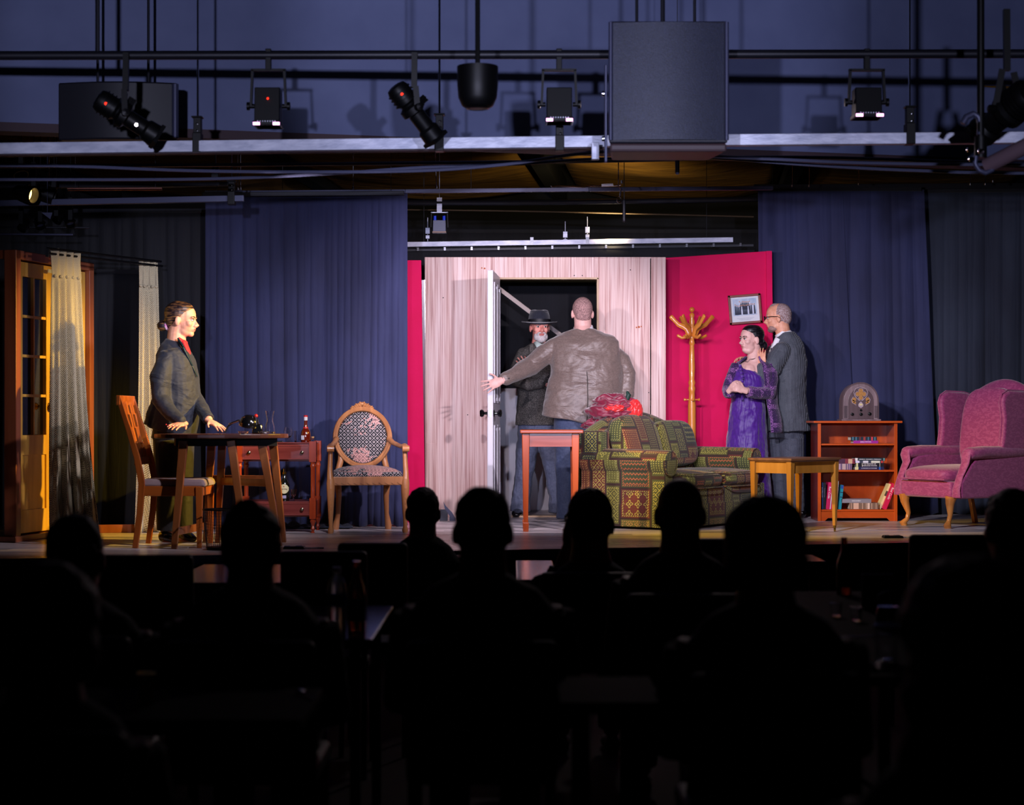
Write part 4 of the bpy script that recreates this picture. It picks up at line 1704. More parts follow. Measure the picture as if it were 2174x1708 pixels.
# socks/floor junk: tape and power boxes at the stage edge
def power_box(px, Y, label, cab):
    t = thing('floor_pocket', label, 'floor box', (X(px, Y), Y, ST))
    b = MB()
    b.box((0, 0, 0.008), (0.14, 0.10, 0.016), top=(0.92, 0.9))
    b.build('lid', BLACKM, t, smooth=False, bevel=0.002)
    for dx in (-0.045, 0.03):
        b = MB()
        b.box((dx, -0.005, 0.018), (0.035, 0.05, 0.005))
        b.build('tab', mat('grey_plastic', (90, 94, 122), rough=0.4), t, smooth=False)
    b = MB()
    b.tube([(0.07, 0, 0.006), (0.11, -0.01, 0.005), (0.15, 0.015, 0.005), (0.19, 0.0, 0.005)], 0.005, 6)
    b.build('cord', mat('pale_cord', (170, 165, 176), rough=0.5), t)


power_box(625, 12.25, 'black floor box with pale cord at the left part of the stage edge', 1)
power_box(1895, 13.35, 'black floor box with pale cord in front of the wing armchair', 1)
for lab, px_, Y_, w_ in (('white tape scrap on the floor under the dining chair', 292, 12.12, 0.03), ('white tape scrap beside the woman\'s shoes', 404, 12.35, 0.04), ('white tape mark in front of the oval-back armchair', 680, 13.4, 0.03), ('pale tape mark left of the small audience head with the mug ears', 795, 13.5, 0.03)):
    b = MB()
    b.box((0, 0, 0.001), (w_, 0.03, 0.002))
    o = b.build('tape_mark', WHITEP, loc=(X(px_, Y_), Y_, ST + 0.001), smooth=False, rot=(0, 0, 0.3))
    tag(o, lab.replace('with the mug ears', 'with small ears'), 'tape')
kd = thing('door_wedge', 'grey box with a bent dark metal blade on the floor by the plywood flat', 'floor box', (X(942, 15.6), 15.6, ST))
b = MB()
b.box((0, 0, 0.045), (0.065, 0.07, 0.09))
b.build('box', mat('slate_box', (60, 64, 78), rough=0.6), kd, smooth=False, bevel=0.003)
b = MB()
b.prism([(0.0, 0.16), (0.012, 0.13), (0.07, 0.07), (0.10, 0.02), (0.10, 0.0), (0.05, 0.0), (0.05, 0.04), (0.01, 0.10)], -0.05, -0.045)
b.build('blade', PIPE, kd, smooth=False)

# ------------------------------------------------------------------ serving table (two tiers with drawers)
MAH = wood('mahogany', (104, 40, 38), (140, 66, 60), axis=0, scale=9, rough=0.28)
MAHV = wood('mahogany_post', (128, 38, 18), (168, 66, 32), axis=2, scale=9, rough=0.22)
Yc = 13.9
sx0, sx1 = X(501, Yc), X(670, Yc)
sw = sx1 - sx0
sv = thing('serving_table', 'two-tier mahogany serving table with drawers behind the dark round table', 'serving table', ((sx0 + sx1) / 2, Yc, ST))
zT = Z(941, Yc) - ST
zU = Z(979, Yc) - ST
zl1 = Z(1064, Yc) - ST
zl0 = Z(1097, Yc) - ST
dp = 0.40
hw = sw / 2
for (za, zb_, nm) in ((zU, zT, 'upper_case'), (zl0, zl1, 'lower_case')):
    b = MB()
    b.box((0, dp / 2, (za + zb_) / 2), (sw - 0.04, dp - 0.04, zb_ - za))
    b.build(nm, MAH, sv, smooth=False, bevel=0.004)
    b = MB()
    b.box((0, 0.012, (za + zb_) / 2), (sw - 0.10, 0.02, (zb_ - za) * 0.74))
    dr = b.build('drawer', MAH, sv, smooth=False, bevel=0.004)
    b = MB()
    zz = (za + zb_) / 2
    hh_ = (zb_ - za) * 0.74
    for (cx_, cz_, w_, h_) in ((0, zz + hh_ / 2, sw - 0.09, 0.008), (0, zz - hh_ / 2, sw - 0.09, 0.008), (hw - 0.05, zz, 0.008, hh_), (-hw + 0.05, zz, 0.008, hh_)):
        b.box((cx_, 0.004, cz_), (w_, 0.012, h_))
    b.build('drawer_moulding', MAH, dr, smooth=False, bevel=0.002)
    for kx in (-0.195, 0.195):
        b = MB()
        b.lathe([(0.005, 0), (0.005, 0.008), (0.013, 0.014), (0.012, 0.022), (0, 0.027)], (kx, 0.0, zz), 14, (0, -1, 0))
        b.build('knob', mat('pewter', (110, 104, 88), rough=0.3, metal=1.0), dr)
for sx_ in (-1, 1):
    for yy in (0.02, dp - 0.02):
        b = MB()
        cx_ = sx_ * (hw - 0.022)
        b.box((cx_, yy, (zU + zT + 0.012) / 2), (0.05, 0.05, zT - zU + 0.02))
        b.box((cx_, yy, (zl0 - 0.01 + zl1 + 0.02) / 2), (0.046, 0.046, zl1 - zl0 + 0.04))
        b.lathe([(0.016, 0.0), (0.009, 0.012), (0.017, 0.03), (0.010, 0.05), (0.022, zl0 - 0.03), (0.016, zl0 - 0.02), (0.022, zl0 - 0.01)], (cx_, yy, 0), 14)
        b.lathe([(0.022, zl1), (0.017, zl1 + 0.015), (0.017, zU - 0.05), (0.022, zU - 0.035), (0.017, zU - 0.02), (0.022, zU)], (cx_, yy, 0), 14)
        b.build('post', MAHV, sv, ang=30)
zt_ = ST + zT + 0.0
b = MB()
b.box((0, 0.2, 0.004), (sw - 0.03, dp - 0.02, 0.008))
tp = b.build('tray_top', MAH, sv, smooth=False, bevel=0.002, loc=(0, 0, zT))
zt_ += 0.008


def glass(name, label, prof, px, Y, z, cat='glass', seg=20, m=GLASS, group=None, facet=False):
    t = thing(name, label, cat, (X(px, Y), Y, z), group=group)
    b = MB()
    b.lathe(prof, (0, 0, 0), seg, close=False)
    b.build('bowl', m, t, smooth=not facet)
    return t


glass('brandy_glass', 'brandy glass on the serving table, left of the two tumblers', [(0.028, 0), (0.028, 0.003), (0.005, 0.006), (0.005, 0.03), (0.025, 0.045), (0.036, 0.075), (0.028, 0.112), (0.026, 0.112), (0.034, 0.075), (0.023, 0.048), (0, 0.036)], 612, 14.02, zt_)
glass('cut_tumbler', 'cut-glass tumbler just left of the red-capped bottle', [(0.030, 0), (0.033, 0.085), (0.030, 0.085), (0.027, 0.012), (0, 0.012)], 634, 13.98, zt_, seg=9, facet=True)
glass('cut_tumbler', 'cut-glass tumbler behind and left of the tumbler by the bottle', [(0.030, 0), (0.033, 0.085), (0.030, 0.085), (0.027, 0.012), (0, 0.012)], 621, 14.12, zt_, seg=9, facet=True)
glass('glass_dish', 'round glass dish at the left end of the serving table', [(0.02, 0), (0.04, 0.02), (0.045, 0.04), (0.041, 0.04), (0.036, 0.02), (0, 0.008)], 528, 13.98, zt_, seg=14)
glass('small_tumbler', 'small patterned tumbler seen between the dark table legs', [(0.02, 0), (0.024, 0.045), (0.021, 0.045), (0.018, 0.006), (0, 0.006)], 564, 14.0, zt_, seg=8, facet=True)
b = MB()
b.box((0, 0, 0.006), (0.07, 0.05, 0.012), top=(0.9, 0.9))
o = b.build('lighter_tray', CHROME, loc=(X(592, 13.95), 13.95, zt_), smooth=False, bevel=0.002)
tag(o, 'flat chrome cigarette case on the serving table left of the brandy glass', 'case')

# red capped liqueur bottle
lq = thing('liqueur_bottle', 'round-shouldered amber liqueur bottle with a red cap and seal', 'bottle', (X(649, 13.98), 13.98, zt_))
AMBG = mat('amber_spirit', (96, 22, 8), rough=0.06, coat=1.0, spec=0.8)
b = MB()
b.lathe([(0.034, 0), (0.038, 0.01), (0.038, 0.06), (0.032, 0.085), (0.018, 0.105), (0.013, 0.13), (0.012, 0.18), (0.0, 0.18)], (0, 0, 0), 24)
b.build('bottle_body', AMBG, lq, ang=60)
b = MB()
b.lathe([(0.0142, 0.162), (0.0142, 0.19), (0.0, 0.19)], (-0.0, 0, 0), 16)
b.build('neck_label', WHITEP, lq)
b = MB()
b.lathe([(0.0148, 0.188), (0.0148, 0.2), (0.0, 0.201)], (0, 0, 0), 16)
b.build('cap', mat('red_cap', (190, 20, 26), rough=0.3), lq)
b = MB()
b.lathe([(0.0195, 0.103), (0.0175, 0.113), (0.016, 0.113)], (0, 0, 0), 16)
b.build('seal_ring', mat('red_ribbon', (200, 24, 40), rough=0.4), lq)
b = MB()
b.box((-0.018, -0.036, 0.035), (0.022, 0.006, 0.032), rot=(0, 0, -0.45))
b.build('label', WHITEP, lq, smooth=False)
ck = thing('cork_bottle', 'tiny cork-topped bottle on the right-hand post of the serving table', 'bottle', (X(664, 14.05), 14.05, ST + zT + 0.018))
b = MB()
b.lathe([(0.010, 0), (0.012, 0.015), (0.008, 0.022), (0.0, 0.022)], (0, 0, 0), 12)
b.build('bottle_body', GLASS, ck)
b = MB()
b.lathe([(0.010, 0.02), (0.012, 0.032), (0.0, 0.034)], (0, 0, 0), 12)
b.build('cork', mat('cork', (190, 140, 90), rough=0.8), ck)
zs = ST + zl1 + 0.0
bt = thing('liqueur_bottle', 'dark green liqueur bottle with an oval cream label on the lower tier', 'bottle', (X(604, 14.0), 14.0, zs))
GRNG = mat('dark_bottle', (10, 16, 14), rough=0.08, coat=1.0)
b = MB()
b.lathe([(0.036, 0), (0.038, 0.006), (0.038, 0.12), (0.03, 0.145), (0.014, 0.17), (0.012, 0.215), (0.0, 0.215)], (0, 0, 0), 24)
b.build('bottle_body', GRNG, bt, ang=60)
b = MB()
b.lathe([(0.0145, 0.200), (0.0145, 0.214)], (0, 0, 0), 16, close=False)
b.build('neck_band', BRASS, bt)
b = MB()
b.lathe([(0.009, 0.214), (0.010, 0.238), (0.0, 0.24)], (0, 0, 0), 12)
b.build('stopper', CHROME, bt)
LBL = mat('cream_label', (236, 226, 176), rough=0.6)
b = MB()


def lab_pt(u, v):
    a = -pi / 2 + (u - 0.5) * 2.1
    k = sin(pi * u) ** 0.5
    return (0.0395 * cos(a), 0.0395 * sin(a), 0.09 + (v - 0.5) * 0.07 * max(k, 0.35))


b.grid(lab_pt, 14, 4)
lb_ = b.build('label', LBL, bt)
text('label_lettering', 'Carolans', 0.014, (0, -0.0402, 0.09), (R(90), 0, 0), mat('label_ink', (110, 30, 20), rough=0.6), lb_)
b = MB()
b.lathe([(0, 0), (0.004, 0.0006), (0, 0.001)], (0, -0.0402, 0.108), 8, (0, -1, 0))
b.build('label_crest', mat('label_red', (180, 30, 20), rough=0.6), lb_)
b = MB()
b.grid(lambda u, v: (0.0388 * cos(-pi / 2 + (u - 0.5) * 0.9), 0.0388 * sin(-pi / 2 + (u - 0.5) * 0.9), 0.02 + v * 0.022), 8, 2)
b.build('lower_label', mat('lilac_label', (176, 170, 200), rough=0.5), bt)
glass('cordial_glass', 'small stemmed cordial glass beside the dark liqueur bottle', [(0.020, 0), (0.020, 0.003), (0.004, 0.006), (0.006, 0.02), (0.004, 0.028), (0.020, 0.045), (0.026, 0.088), (0.024, 0.088), (0.017, 0.047), (0, 0.036)], 623, 13.98, zs, seg=10, facet=True)

# ------------------------------------------------------------------ oval-back armchair
CARV = wood('carved_beech', (140, 86, 50), (186, 126, 80), axis=2, scale=9)


def lattice():
    m = mat('diamond_brocade', (30, 28, 40), rough=0.8, sheen=0.1)
    nb = NB(m)
    x, y, z, v = nb.xyz('UV')
    u_ = nb.m('MULTIPLY', x, 18.0)
    w_ = nb.m('MULTIPLY', y, 18.0)
    a = nb.m('ADD', u_, w_)
    c = nb.m('SUBTRACT', u_, w_)
    fa_ = nb.m('ABSOLUTE', nb.m('SUBTRACT', nb.m('FRACT', a), 0.5))
    fc_ = nb.m('ABSOLUTE', nb.m('SUBTRACT', nb.m('FRACT', c), 0.5))
    line = nb.m('GREATER_THAN', nb.m('MAXIMUM', fa_, fc_), 0.462)
    d2 = nb.m('ADD', nb.m('MULTIPLY', fa_, fa_), nb.m('MULTIPLY', fc_, fc_))
    dot = nb.m('LESS_THAN', nb.m('ABSOLUTE', nb.m('SUBTRACT', nb.m('SQRT', d2), 0.2)), 0.035)
    dot2 = nb.m('LESS_THAN', d2, 0.006)
    f4 = nb.m('MAXIMUM', line, nb.m('MAXIMUM', dot, dot2))
    n1 = nb.noise(v, 3.2, 4)
    worn = nb.m('GREATER_THAN', nb.m('ADD', n1, nb.m('MULTIPLY', nb.noise(v, 40, 3), 0.35)), 0.705)
    base = nb.mix(worn, (14, 13, 22), (196, 146, 138))
    ln = nb.mix(worn, (180, 168, 168), (60, 34, 44))
    nb.color(nb.mix(f4, base, ln))
    nb.bump(f4, 0.3, 0.003)
    return m


BROC = lattice()
ac = thing('armchair', 'carved beech armchair with an oval back in worn diamond brocade', 'armchair', (X(776, 14.15), 14.12, ST), R(10))
# origin between the four feet, front is -y
fwx, fy, ry = 0.275, -0.22, 0.22


def sweep(name, pts, rad, m, par, seg=12, **k):
    b = MB()
    b.tube(pts, rad, seg)
    return b.build(name, m, par, **k)


for s_ in (-1, 1):
    sweep('leg', [(s_ * fwx, fy, 0), (s_ * fwx, fy, 0.02), (s_ * fwx, fy, 0.05), (s_ * fwx, fy, 0.12), (s_ * fwx, fy, 0.30), (s_ * fwx, fy, 0.37), (s_ * fwx, fy, 0.40)], [0.018, 0.024, 0.014, 0.018, 0.030, 0.032, 0.028], CARV, ac)
    b = MB()
    for i in range(5):
        b.ell((s_ * fwx, fy - 0.024 + i * 0.0015, 0.33 - i * 0.035), (0.012 - i * 0.0015, 0.008, 0.022), seg=8, rings=6)
    b.build('leaf_carving', CARV, ac)
    sweep('leg', [(s_ * 0.20, ry + 0.03, 0), (s_ * 0.20, ry + 0.02, 0.03), (s_ * 0.185, ry, 0.12), (s_ * 0.18, ry - 0.01, 0.26), (s_ * 0.19, ry - 0.01, 0.38)], [0.024, 0.026, 0.018, 0.022, 0.028], CARV, ac)
    sweep('arm_support', [(s_ * (fwx + 0.003), fy, 0.38), (s_ * (fwx + 0.006), fy + 0.01, 0.45), (s_ * (fwx + 0.0), fy + 0.03, 0.60), (s_ * fwx, fy + 0.02, 0.625)], [0.026, 0.020, 0.016, 0.020], CARV, ac)
    sweep('armrest', [(s_ * (fwx + 0.003), fy - 0.015, 0.625), (s_ * fwx, fy + 0.03, 0.64), (s_ * (fwx - 0.01), fy + 0.17, 0.635), (s_ * (fwx - 0.05), fy + 0.34, 0.66), (s_ * (fwx - 0.075), ry - 0.03, 0.69)], [(0.022, 0.02), (0.024, 0.022), (0.016, 0.016), (0.018, 0.018), (0.022, 0.022)], CARV, ac)
    b = MB()
    b.tube([(s_ * (fwx - 0.022), fy - 0.01, 0.622), (s_ * (fwx + 0.028), fy - 0.01, 0.622)], 0.024, 12)
    b.build('arm_scroll', CARV, ac)
b = MB()
b.box((0, fy + 0.005, 0.385), (2 * fwx - 0.03, 0.045, 0.065))
b.box((0, ry - 0.01, 0.385), (0.38, 0.04, 0.06))
for s_ in (-1, 1):
    b.bar((s_ * fwx, fy, 0.385), (s_ * 0.2, ry, 0.385), 0.06, 0.04, ref=(0, 0, 1))
b.build('seat_frame', CARV, ac, smooth=False, bevel=0.005)
b = MB()
for i in range(11):
    b.box((-0.23 + i * 0.046, fy - 0.02, 0.367), (0.028, 0.008, 0.008), rot=(0, 0.5, 0))
b.build('frieze_carving', CARV, ac, smooth=False)
b = MB()
b.prism([(-fwx + 0.02, fy - 0.005), (fwx - 0.02, fy - 0.005), (fwx - 0.05, ry), (-fwx + 0.05, ry)], 0.405, 0.455, 'xy')
st_ = b.build('seat', BROC, ac, bevel=0.022, bseg=4, uv=1.0)
b = MB()
b.grid(lambda u, v: ((u - 0.5) * (0.50 - 0.06 * v), fy + 0.01 + v * 0.42, 0.452 + 0.045 * (sin(pi * u) * sin(pi * v)) ** 0.5), 20, 16)
b.build('seat_dome', BROC, ac, uv=1.0)
b = MB()
for i in range(34):
    b.ell((-0.25 + i * 0.5 / 33, fy - 0.012, 0.418), 0.0055, seg=6, rings=4)
b.build('nail_trim', mat('dark_nail', (30, 24, 28), rough=0.4), ac)
# oval back
bc = Vector((0, ry - 0.03, 0.70))
ra, rbk = 0.205, 0.215


def oval(a, r1, r2, y=0.0, tilt=0.16):
    z = r2 * sin(a)
    x = r1 * cos(a) * (1 - 0.10 * (1 if z < 0 else 0) * (-z / r2) ** 1.5 if z < 0 else 1)
    return Vector((bc.x + x, bc.y + y + (z + 0.2) * tilt, bc.z + z))


b = MB()
b.tube([oval(2 * pi * i / 48, ra, rbk) for i in range(48)], (0.030, 0.022), 10, ref=(0, 1, 0), closed=True)
b.build('back_frame', CARV, ac)
b = MB()
b.tube([oval(2 * pi * i / 48, ra + 0.012, rbk + 0.012, -0.022) for i in range(48)], 0.009, 8, ref=(0, 1, 0), closed=True)
b.build('back_beading', CARV, ac)
b = MB()
for rr_, yy in ((1.0, 0.0),):
    b.grid(lambda u, v: oval(2 * pi * u, 0.186 * v, 0.196 * v, -0.012 - 0.028 * (1 - v ** 3)), 40, 8)
b.build('back_cushion', BROC, ac, uv=1.0)
b = MB()
b.grid(lambda u, v: oval(2 * pi * u, 0.19 * v, 0.20 * v, 0.02), 40, 3)
b.build('back_cloth', BLKD, ac)
b = MB()
for i in range(70):
    p = oval(2 * pi * i / 70, 0.183, 0.193, -0.018)
    b.ell(tuple(p), 0.005, seg=6, rings=4)
b.build('nail_trim', mat('dark_nail', (30, 24, 28), rough=0.4), ac)
b = MB()
cr = oval(pi / 2, ra, rbk)
for i in range(-6, 7):
    b.ell((cr.x + i * 0.0125, cr.y - 0.012, cr.z + 0.040 - abs(i) ** 1.3 * 0.0035), (0.012, 0.016, 0.018 + 0.006 * (i % 2)), rot=(0, i * 0.2, 0), seg=8, rings=6)
b.ell((cr.x, cr.y - 0.02, cr.z + 0.04), (0.018, 0.012, 0.014), seg=10, rings=6)
b.build('crest_carving', CARV, ac)
for s_ in (-1, 1):
    sweep('back_post', [(s_ * 0.19, ry - 0.01, 0.36), (s_ * 0.185, ry - 0.02, 0.46), (s_ * 0.165, ry - 0.02, 0.53), (s_ * 0.17, ry - 0.01, 0.58)], [0.026, 0.022, 0.024, 0.016], CARV, ac)

# ------------------------------------------------------------------ coat rack
HON = wood('honey_maple', (196, 112, 40), (226, 150, 66), axis=2, scale=8, rough=0.22)
YC = 16.12
cr_ = thing('coat_rack', 'turned honey-maple coat rack standing before the crimson flat', 'coat rack', (X(1469, YC), YC, ST))


def cz(py):
    return Z(py, YC) - ST


b = MB()
prof = [(0.030, 0.14), (0.034, 0.3), (0.034, cz(860)), (0.026, cz(842)), (0.026, cz(832)), (0.032, cz(824)), (0.024, cz(818)), (0.032, cz(812)), (0.022, cz(805)), (0.028, cz(780)), (0.020, cz(735)), (0.018, cz(733)), (0.027, cz(729)), (0.020, cz(722)), (0.019, cz(716)), (0.019, cz(690)), (0.025, cz(682)), (0.016, cz(675)), (0.024, cz(668)), (0.014, cz(664))]
b.lathe(prof + [(0, cz(663))], (0, 0, 0), 18)
b.build('post', HON, cr_, ang=60)
b = MB()
b.ell((0, 0, cz(657)), 0.023, seg=16, rings=10)
b.build('finial', HON, cr_)
for i, an in enumerate((178, 2, 118, 62, 240, 300)):
    a = R(an)
    d = Vector((cos(a), sin(a), 0))
    up = cz(700)
    pts = [d * 0.015 + Vector((0, 0, cz(712))), d * 0.032 + Vector((0, 0, cz(706))), d * 0.045 + Vector((0, 0, cz(698))), d * 0.075 + Vector((0, 0, cz(693))), d * 0.115 + Vector((0, 0, cz(689))), d * 0.145 + Vector((0, 0, cz(681))), d * 0.178 + Vector((0, 0, cz(672)))]
    b = MB()
    b.tube(pts, [(0.011, 0.024), (0.011, 0.024), (0.011, 0.024), (0.011, 0.024), (0.011, 0.020), (0.011, 0.017), (0.011, 0.020)], 10, ref=(-d.y, d.x, 0), round_=True)
    hk = b.build('upper_hook', HON, cr_)
    b = MB()
    pts = [d * 0.015 + Vector((0, 0, cz(712))), d * 0.05 + Vector((0, 0, cz(715))), d * 0.085 + Vector((0, 0, cz(717))), d * 0.12 + Vector((0, 0, cz(712)))]
    b.tube(pts, [(0.010, 0.015), (0.010, 0.013), (0.010, 0.012), (0.010, 0.012)], 10, ref=(-d.y, d.x, 0), round_=True)
    b.build('lower_hook', HON, cr_)
for an in (0, 180, 90, 270):
    d = Vector((cos(R(an)), sin(R(an)), 0))
    b = MB()
    b.lathe([(0.007, 0.02), (0.006, 0.05), (0.013, 0.056), (0.012, 0.068), (0, 0.072)], (0, 0, cz(848)), 10, d)
    b.build('peg', HON, cr_)
for an in (0, 90, 180, 270):
    d = Vector((cos(R(an)), sin(R(an)), 0))
    b = MB()
    b.tube([d * 0.02 + Vector((0, 0, 0.16)), d * 0.08 + Vector((0, 0, 0.15)), d * 0.14 + Vector((0, 0, 0.07)), d * 0.185 + Vector((0, 0, 0.02))], [0.018, 0.016, 0.014, 0.018], 10, round_=True)
    b.build('foot', HON, cr_)

# ------------------------------------------------------------------ tall reddish side table
CHE = wood('cherry_table', (120, 46, 18), (164, 76, 36), axis=2, scale=8, rough=0.22)
CHE0 = wood('cherry_rail', (110, 40, 16), (150, 66, 30), axis=0, scale=8, rough=0.22)
tt = thing('lamp_table', 'tall cherry side table standing against the left end of the sofa', 'table', (X(1169, 14.05), 14.05, ST))
wv = 0.185
hh_ = Z(912, 13.96) - ST
b = MB()
b.box((0.008, 0.22, hh_ - 0.013), (0.47, 0.56, 0.026))
b.build('tabletop', CHE0, tt, smooth=False, bevel=0.006)
b = MB()
b.box((0, -0.0, hh_ - 0.075), (0.36, 0.02, 0.095))
dr = b.build('drawer', CHE0, tt, smooth=False, bevel=0.003)
b = MB()
for zz in (hh_ - 0.03, hh_ - 0.122):
    b.box((0, -0.012, zz), (0.34, 0.012, 0.008))
b.build('drawer_bead', CHE0, dr, smooth=False)
for s_ in (-1, 1):
    b = MB()
    b.box((s_ * wv, 0.21, hh_ - 0.075), (0.02, 0.40, 0.10))
    b.build('side_rail', CHE0, tt, smooth=False)
    for yy in (0.0, 0.43):
        b = MB()
        x_ = s_ * wv
        b.bar((x_, yy, 0.06), (x_, yy, hh_ - 0.026), 0.034, 0.034, 0.056, 0.050)
        b.bar((x_, yy, 0.0), (x_, yy, 0.07), 0.040, 0.040, 0.046, 0.046)
        b.build('leg', CHE, tt, smooth=False, bevel=0.004)

# ------------------------------------------------------------------ small gold table on castors
GLD = wood('golden_beech', (150, 96, 30), (184, 126, 52), axis=2, scale=8, rough=0.3)
GLDT = wood('brown_top', (96, 62, 40), (130, 88, 60), axis=0, scale=8, rough=0.3)
gt = thing('end_table', 'small golden end table on brass castors before the bookcase', 'table', (2.10, 14.0, ST), R(45))
# long axis local x (0.52), short local y (0.33)
H_ = Z(971, 13.95) - ST
lx, ly = 0.275, 0.165
b = MB()
b.box((0, 0, H_ - 0.009), (2 * lx + 0.07, 2 * ly + 0.07, 0.018))
b.box((0, 0, H_ - 0.022), (2 * lx + 0.05, 2 * ly + 0.05, 0.010))
b.build('tabletop', GLDT, gt, smooth=False, bevel=0.004)
b = MB()
b.box((0, -ly, H_ - 0.068), (2 * lx - 0.03, 0.018, 0.085))
b.box((0, ly, H_ - 0.068), (2 * lx - 0.03, 0.018, 0.085))
b.box((-lx, 0, H_ - 0.068), (0.018, 2 * ly - 0.03, 0.085))
b.box((lx, 0, H_ - 0.068), (0.018, 2 * ly - 0.03, 0.085))
b.build('apron', GLD, gt, smooth=False)
for sx_ in (-1, 1):
    for sy_ in (-1, 1):
        b = MB()
        b.bar((sx_ * lx, sy_ * ly, 0.045), (sx_ * lx, sy_ * ly, H_ - 0.027), 0.024, 0.024, 0.046, 0.046)
        lg = b.build('leg', GLD, gt, smooth=False, bevel=0.003)
        b = MB()
        b.lathe([(0.012, 0.03), (0.012, 0.055), (0.0, 0.056)], (sx_ * lx, sy_ * ly, 0), 10)
        b.lathe([(0.006, -0.007), (0.0165, -0.006), (0.0165, 0.006), (0.006, 0.007)], (sx_ * lx, sy_ * ly, 0.0165), 14, (1, -1, 0))
        b.build('castor', BRASS, lg)

# ------------------------------------------------------------------ bookcase
OR1 = wood('orange_mahogany', (150, 50, 12), (196, 84, 22), axis=2, scale=7, rough=0.3)
OR0 = wood('orange_mahogany_rail', (160, 56, 14), (200, 88, 24), axis=0, scale=7, rough=0.3)
DRK = wood('dark_mahogany_side', (84, 18, 14), (110, 28, 20), axis=2, scale=7, rough=0.35)
YB_ = 15.5
bx0, bx1 = X(1736, YB_), X(1905, YB_)
bw = bx1 - bx0
bk = thing('bookcase', 'low orange mahogany bookcase of three shelves under the arched radio', 'bookcase', ((bx0 + bx1) / 2, YB_, ST))


def bz(py):
    return Z(py, YB_) - ST


hB = bz(893)
dB = 0.36
b = MB()
b.box((0, dB / 2 - 0.01, hB - 0.009), (bw + 0.075, dB + 0.04, 0.018))
b.build('top', OR0, bk, smooth=False, bevel=0.004)
for s_ in (-1, 1):
    b = MB()
    b.box((s_ * (bw / 2 - 0.01), dB / 2 + 0.004, (hB - 0.018) / 2), (0.02, dB - 0.008, hB - 0.018))
    b.build('side_panel', DRK if s_ < 0 else OR1, bk, smooth=False)
    b = MB()
    b.box((s_ * (bw / 2 - 0.013), 0.0, (hB - 0.018) / 2), (0.026, 0.012, hB - 0.018))
    b.build('face_edge', OR1, bk, smooth=False, bevel=0.001)
b = MB()
b.box((0, dB - 0.008, hB / 2), (bw - 0.03, 0.012, hB - 0.02))
b.build('back_panel', OR1, bk, smooth=False)
sh = []
for py_ in (941, 997, 1081):
    z_ = bz(py_) - 0.007
    sh.append(z_ + 0.007)
    b = MB()
    b.box((0, dB / 2, z_ - 0.001), (bw - 0.042, dB - 0.02, 0.014))
    b.build('shelf', OR0, bk, smooth=False, bevel=0.001)
b = MB()
hb = bz(1083) - 0.01
b.prism([(-bw / 2 + 0.02, 0.0), (-bw / 2 + 0.06, 0.0), (-bw / 2 + 0.085, 0.025), (bw / 2 - 0.085, 0.025), (bw / 2 - 0.06, 0.0), (bw / 2 - 0.02, 0.0), (bw / 2 - 0.02, hb), (-bw / 2 + 0.02, hb)], 0.004, 0.018)
b.build('plinth', OR0, bk, smooth=False, bevel=0.001)

PAGES = mat('book_pages', (216, 206, 186), rough=0.8)
WH = mat('white_lettering', (232, 230, 236), rough=0.6)


def book(label, px, zbase, w, h, d, col, Y=None, lie=True, lean=0.0, letters=None, tsize=0.01, tcol=None, stripe=None, yaw=0.0, group=None):
    """lie: spine w long x h thick, facing the front; else standing h tall x w thick"""
    Y = Y or (YB_ + 0.05)
    t = thing('book', label, 'book', (X(px, Y), Y, zbase), rot=(0, lean, yaw))
    cm = mat('cover_' + '_'.join(map(str, col)), col, rough=0.45)
    b = MB()
    b.box((0, d / 2 + 0.003, h / 2), (w - 0.006, d - 0.004, h - 0.006) if not lie else (w - 0.006, d - 0.004, h - 0.006))
    b.build('pages', PAGES, t, smooth=False)
    b = MB()
    b.box((0, 0.0, h / 2), (w, 0.006, h))
    if lie:
        b.box((0, d / 2, 0.0015), (w, d, 0.003))
        b.box((0, d / 2, h - 0.0015), (w, d, 0.003))
    else:
        b.box((-w / 2 + 0.0015, d / 2, h / 2), (0.003, d, h))
        b.box((w / 2 - 0.0015, d / 2, h / 2), (0.003, d, h))
    c = b.build('cover', cm, t, smooth=False)
    if letters:
        tm = mat('ink_' + '_'.join(map(str, tcol or (232, 230, 236))), tcol or (232, 230, 236), rough=0.6)
        lines = letters if isinstance(letters, list) else [letters]
        for i, ln in enumerate(lines):
            if lie:
                text('spine_lettering', ln, tsize, (0, -0.0036, h / 2 + (0.5 * (len(lines) - 1) - i) * tsize * 1.05), (R(90), 0, 0), tm, c)
            else:
                text('spine_lettering', ln, tsize, ((0.5 * (len(lines) - 1) - i) * tsize, -0.0036, h * 0.62), (R(90), R(90), 0), tm, c)
    for s__ in (stripe or []):
        b = MB()
        if lie:
            b.box((s__[0] * w, -0.0034, h / 2), (s__[1] * w, 0.002, h * 0.96))
        else:
            b.box((0, -0.0034, h * (0.5 + s__[0])), (w * 0.96, 0.002, s__[1] * h))
        b.build('spine_band', mat('band_' + '_'.join(map(str, s__[2])), s__[2], rough=0.5), c, smooth=False)
    return t


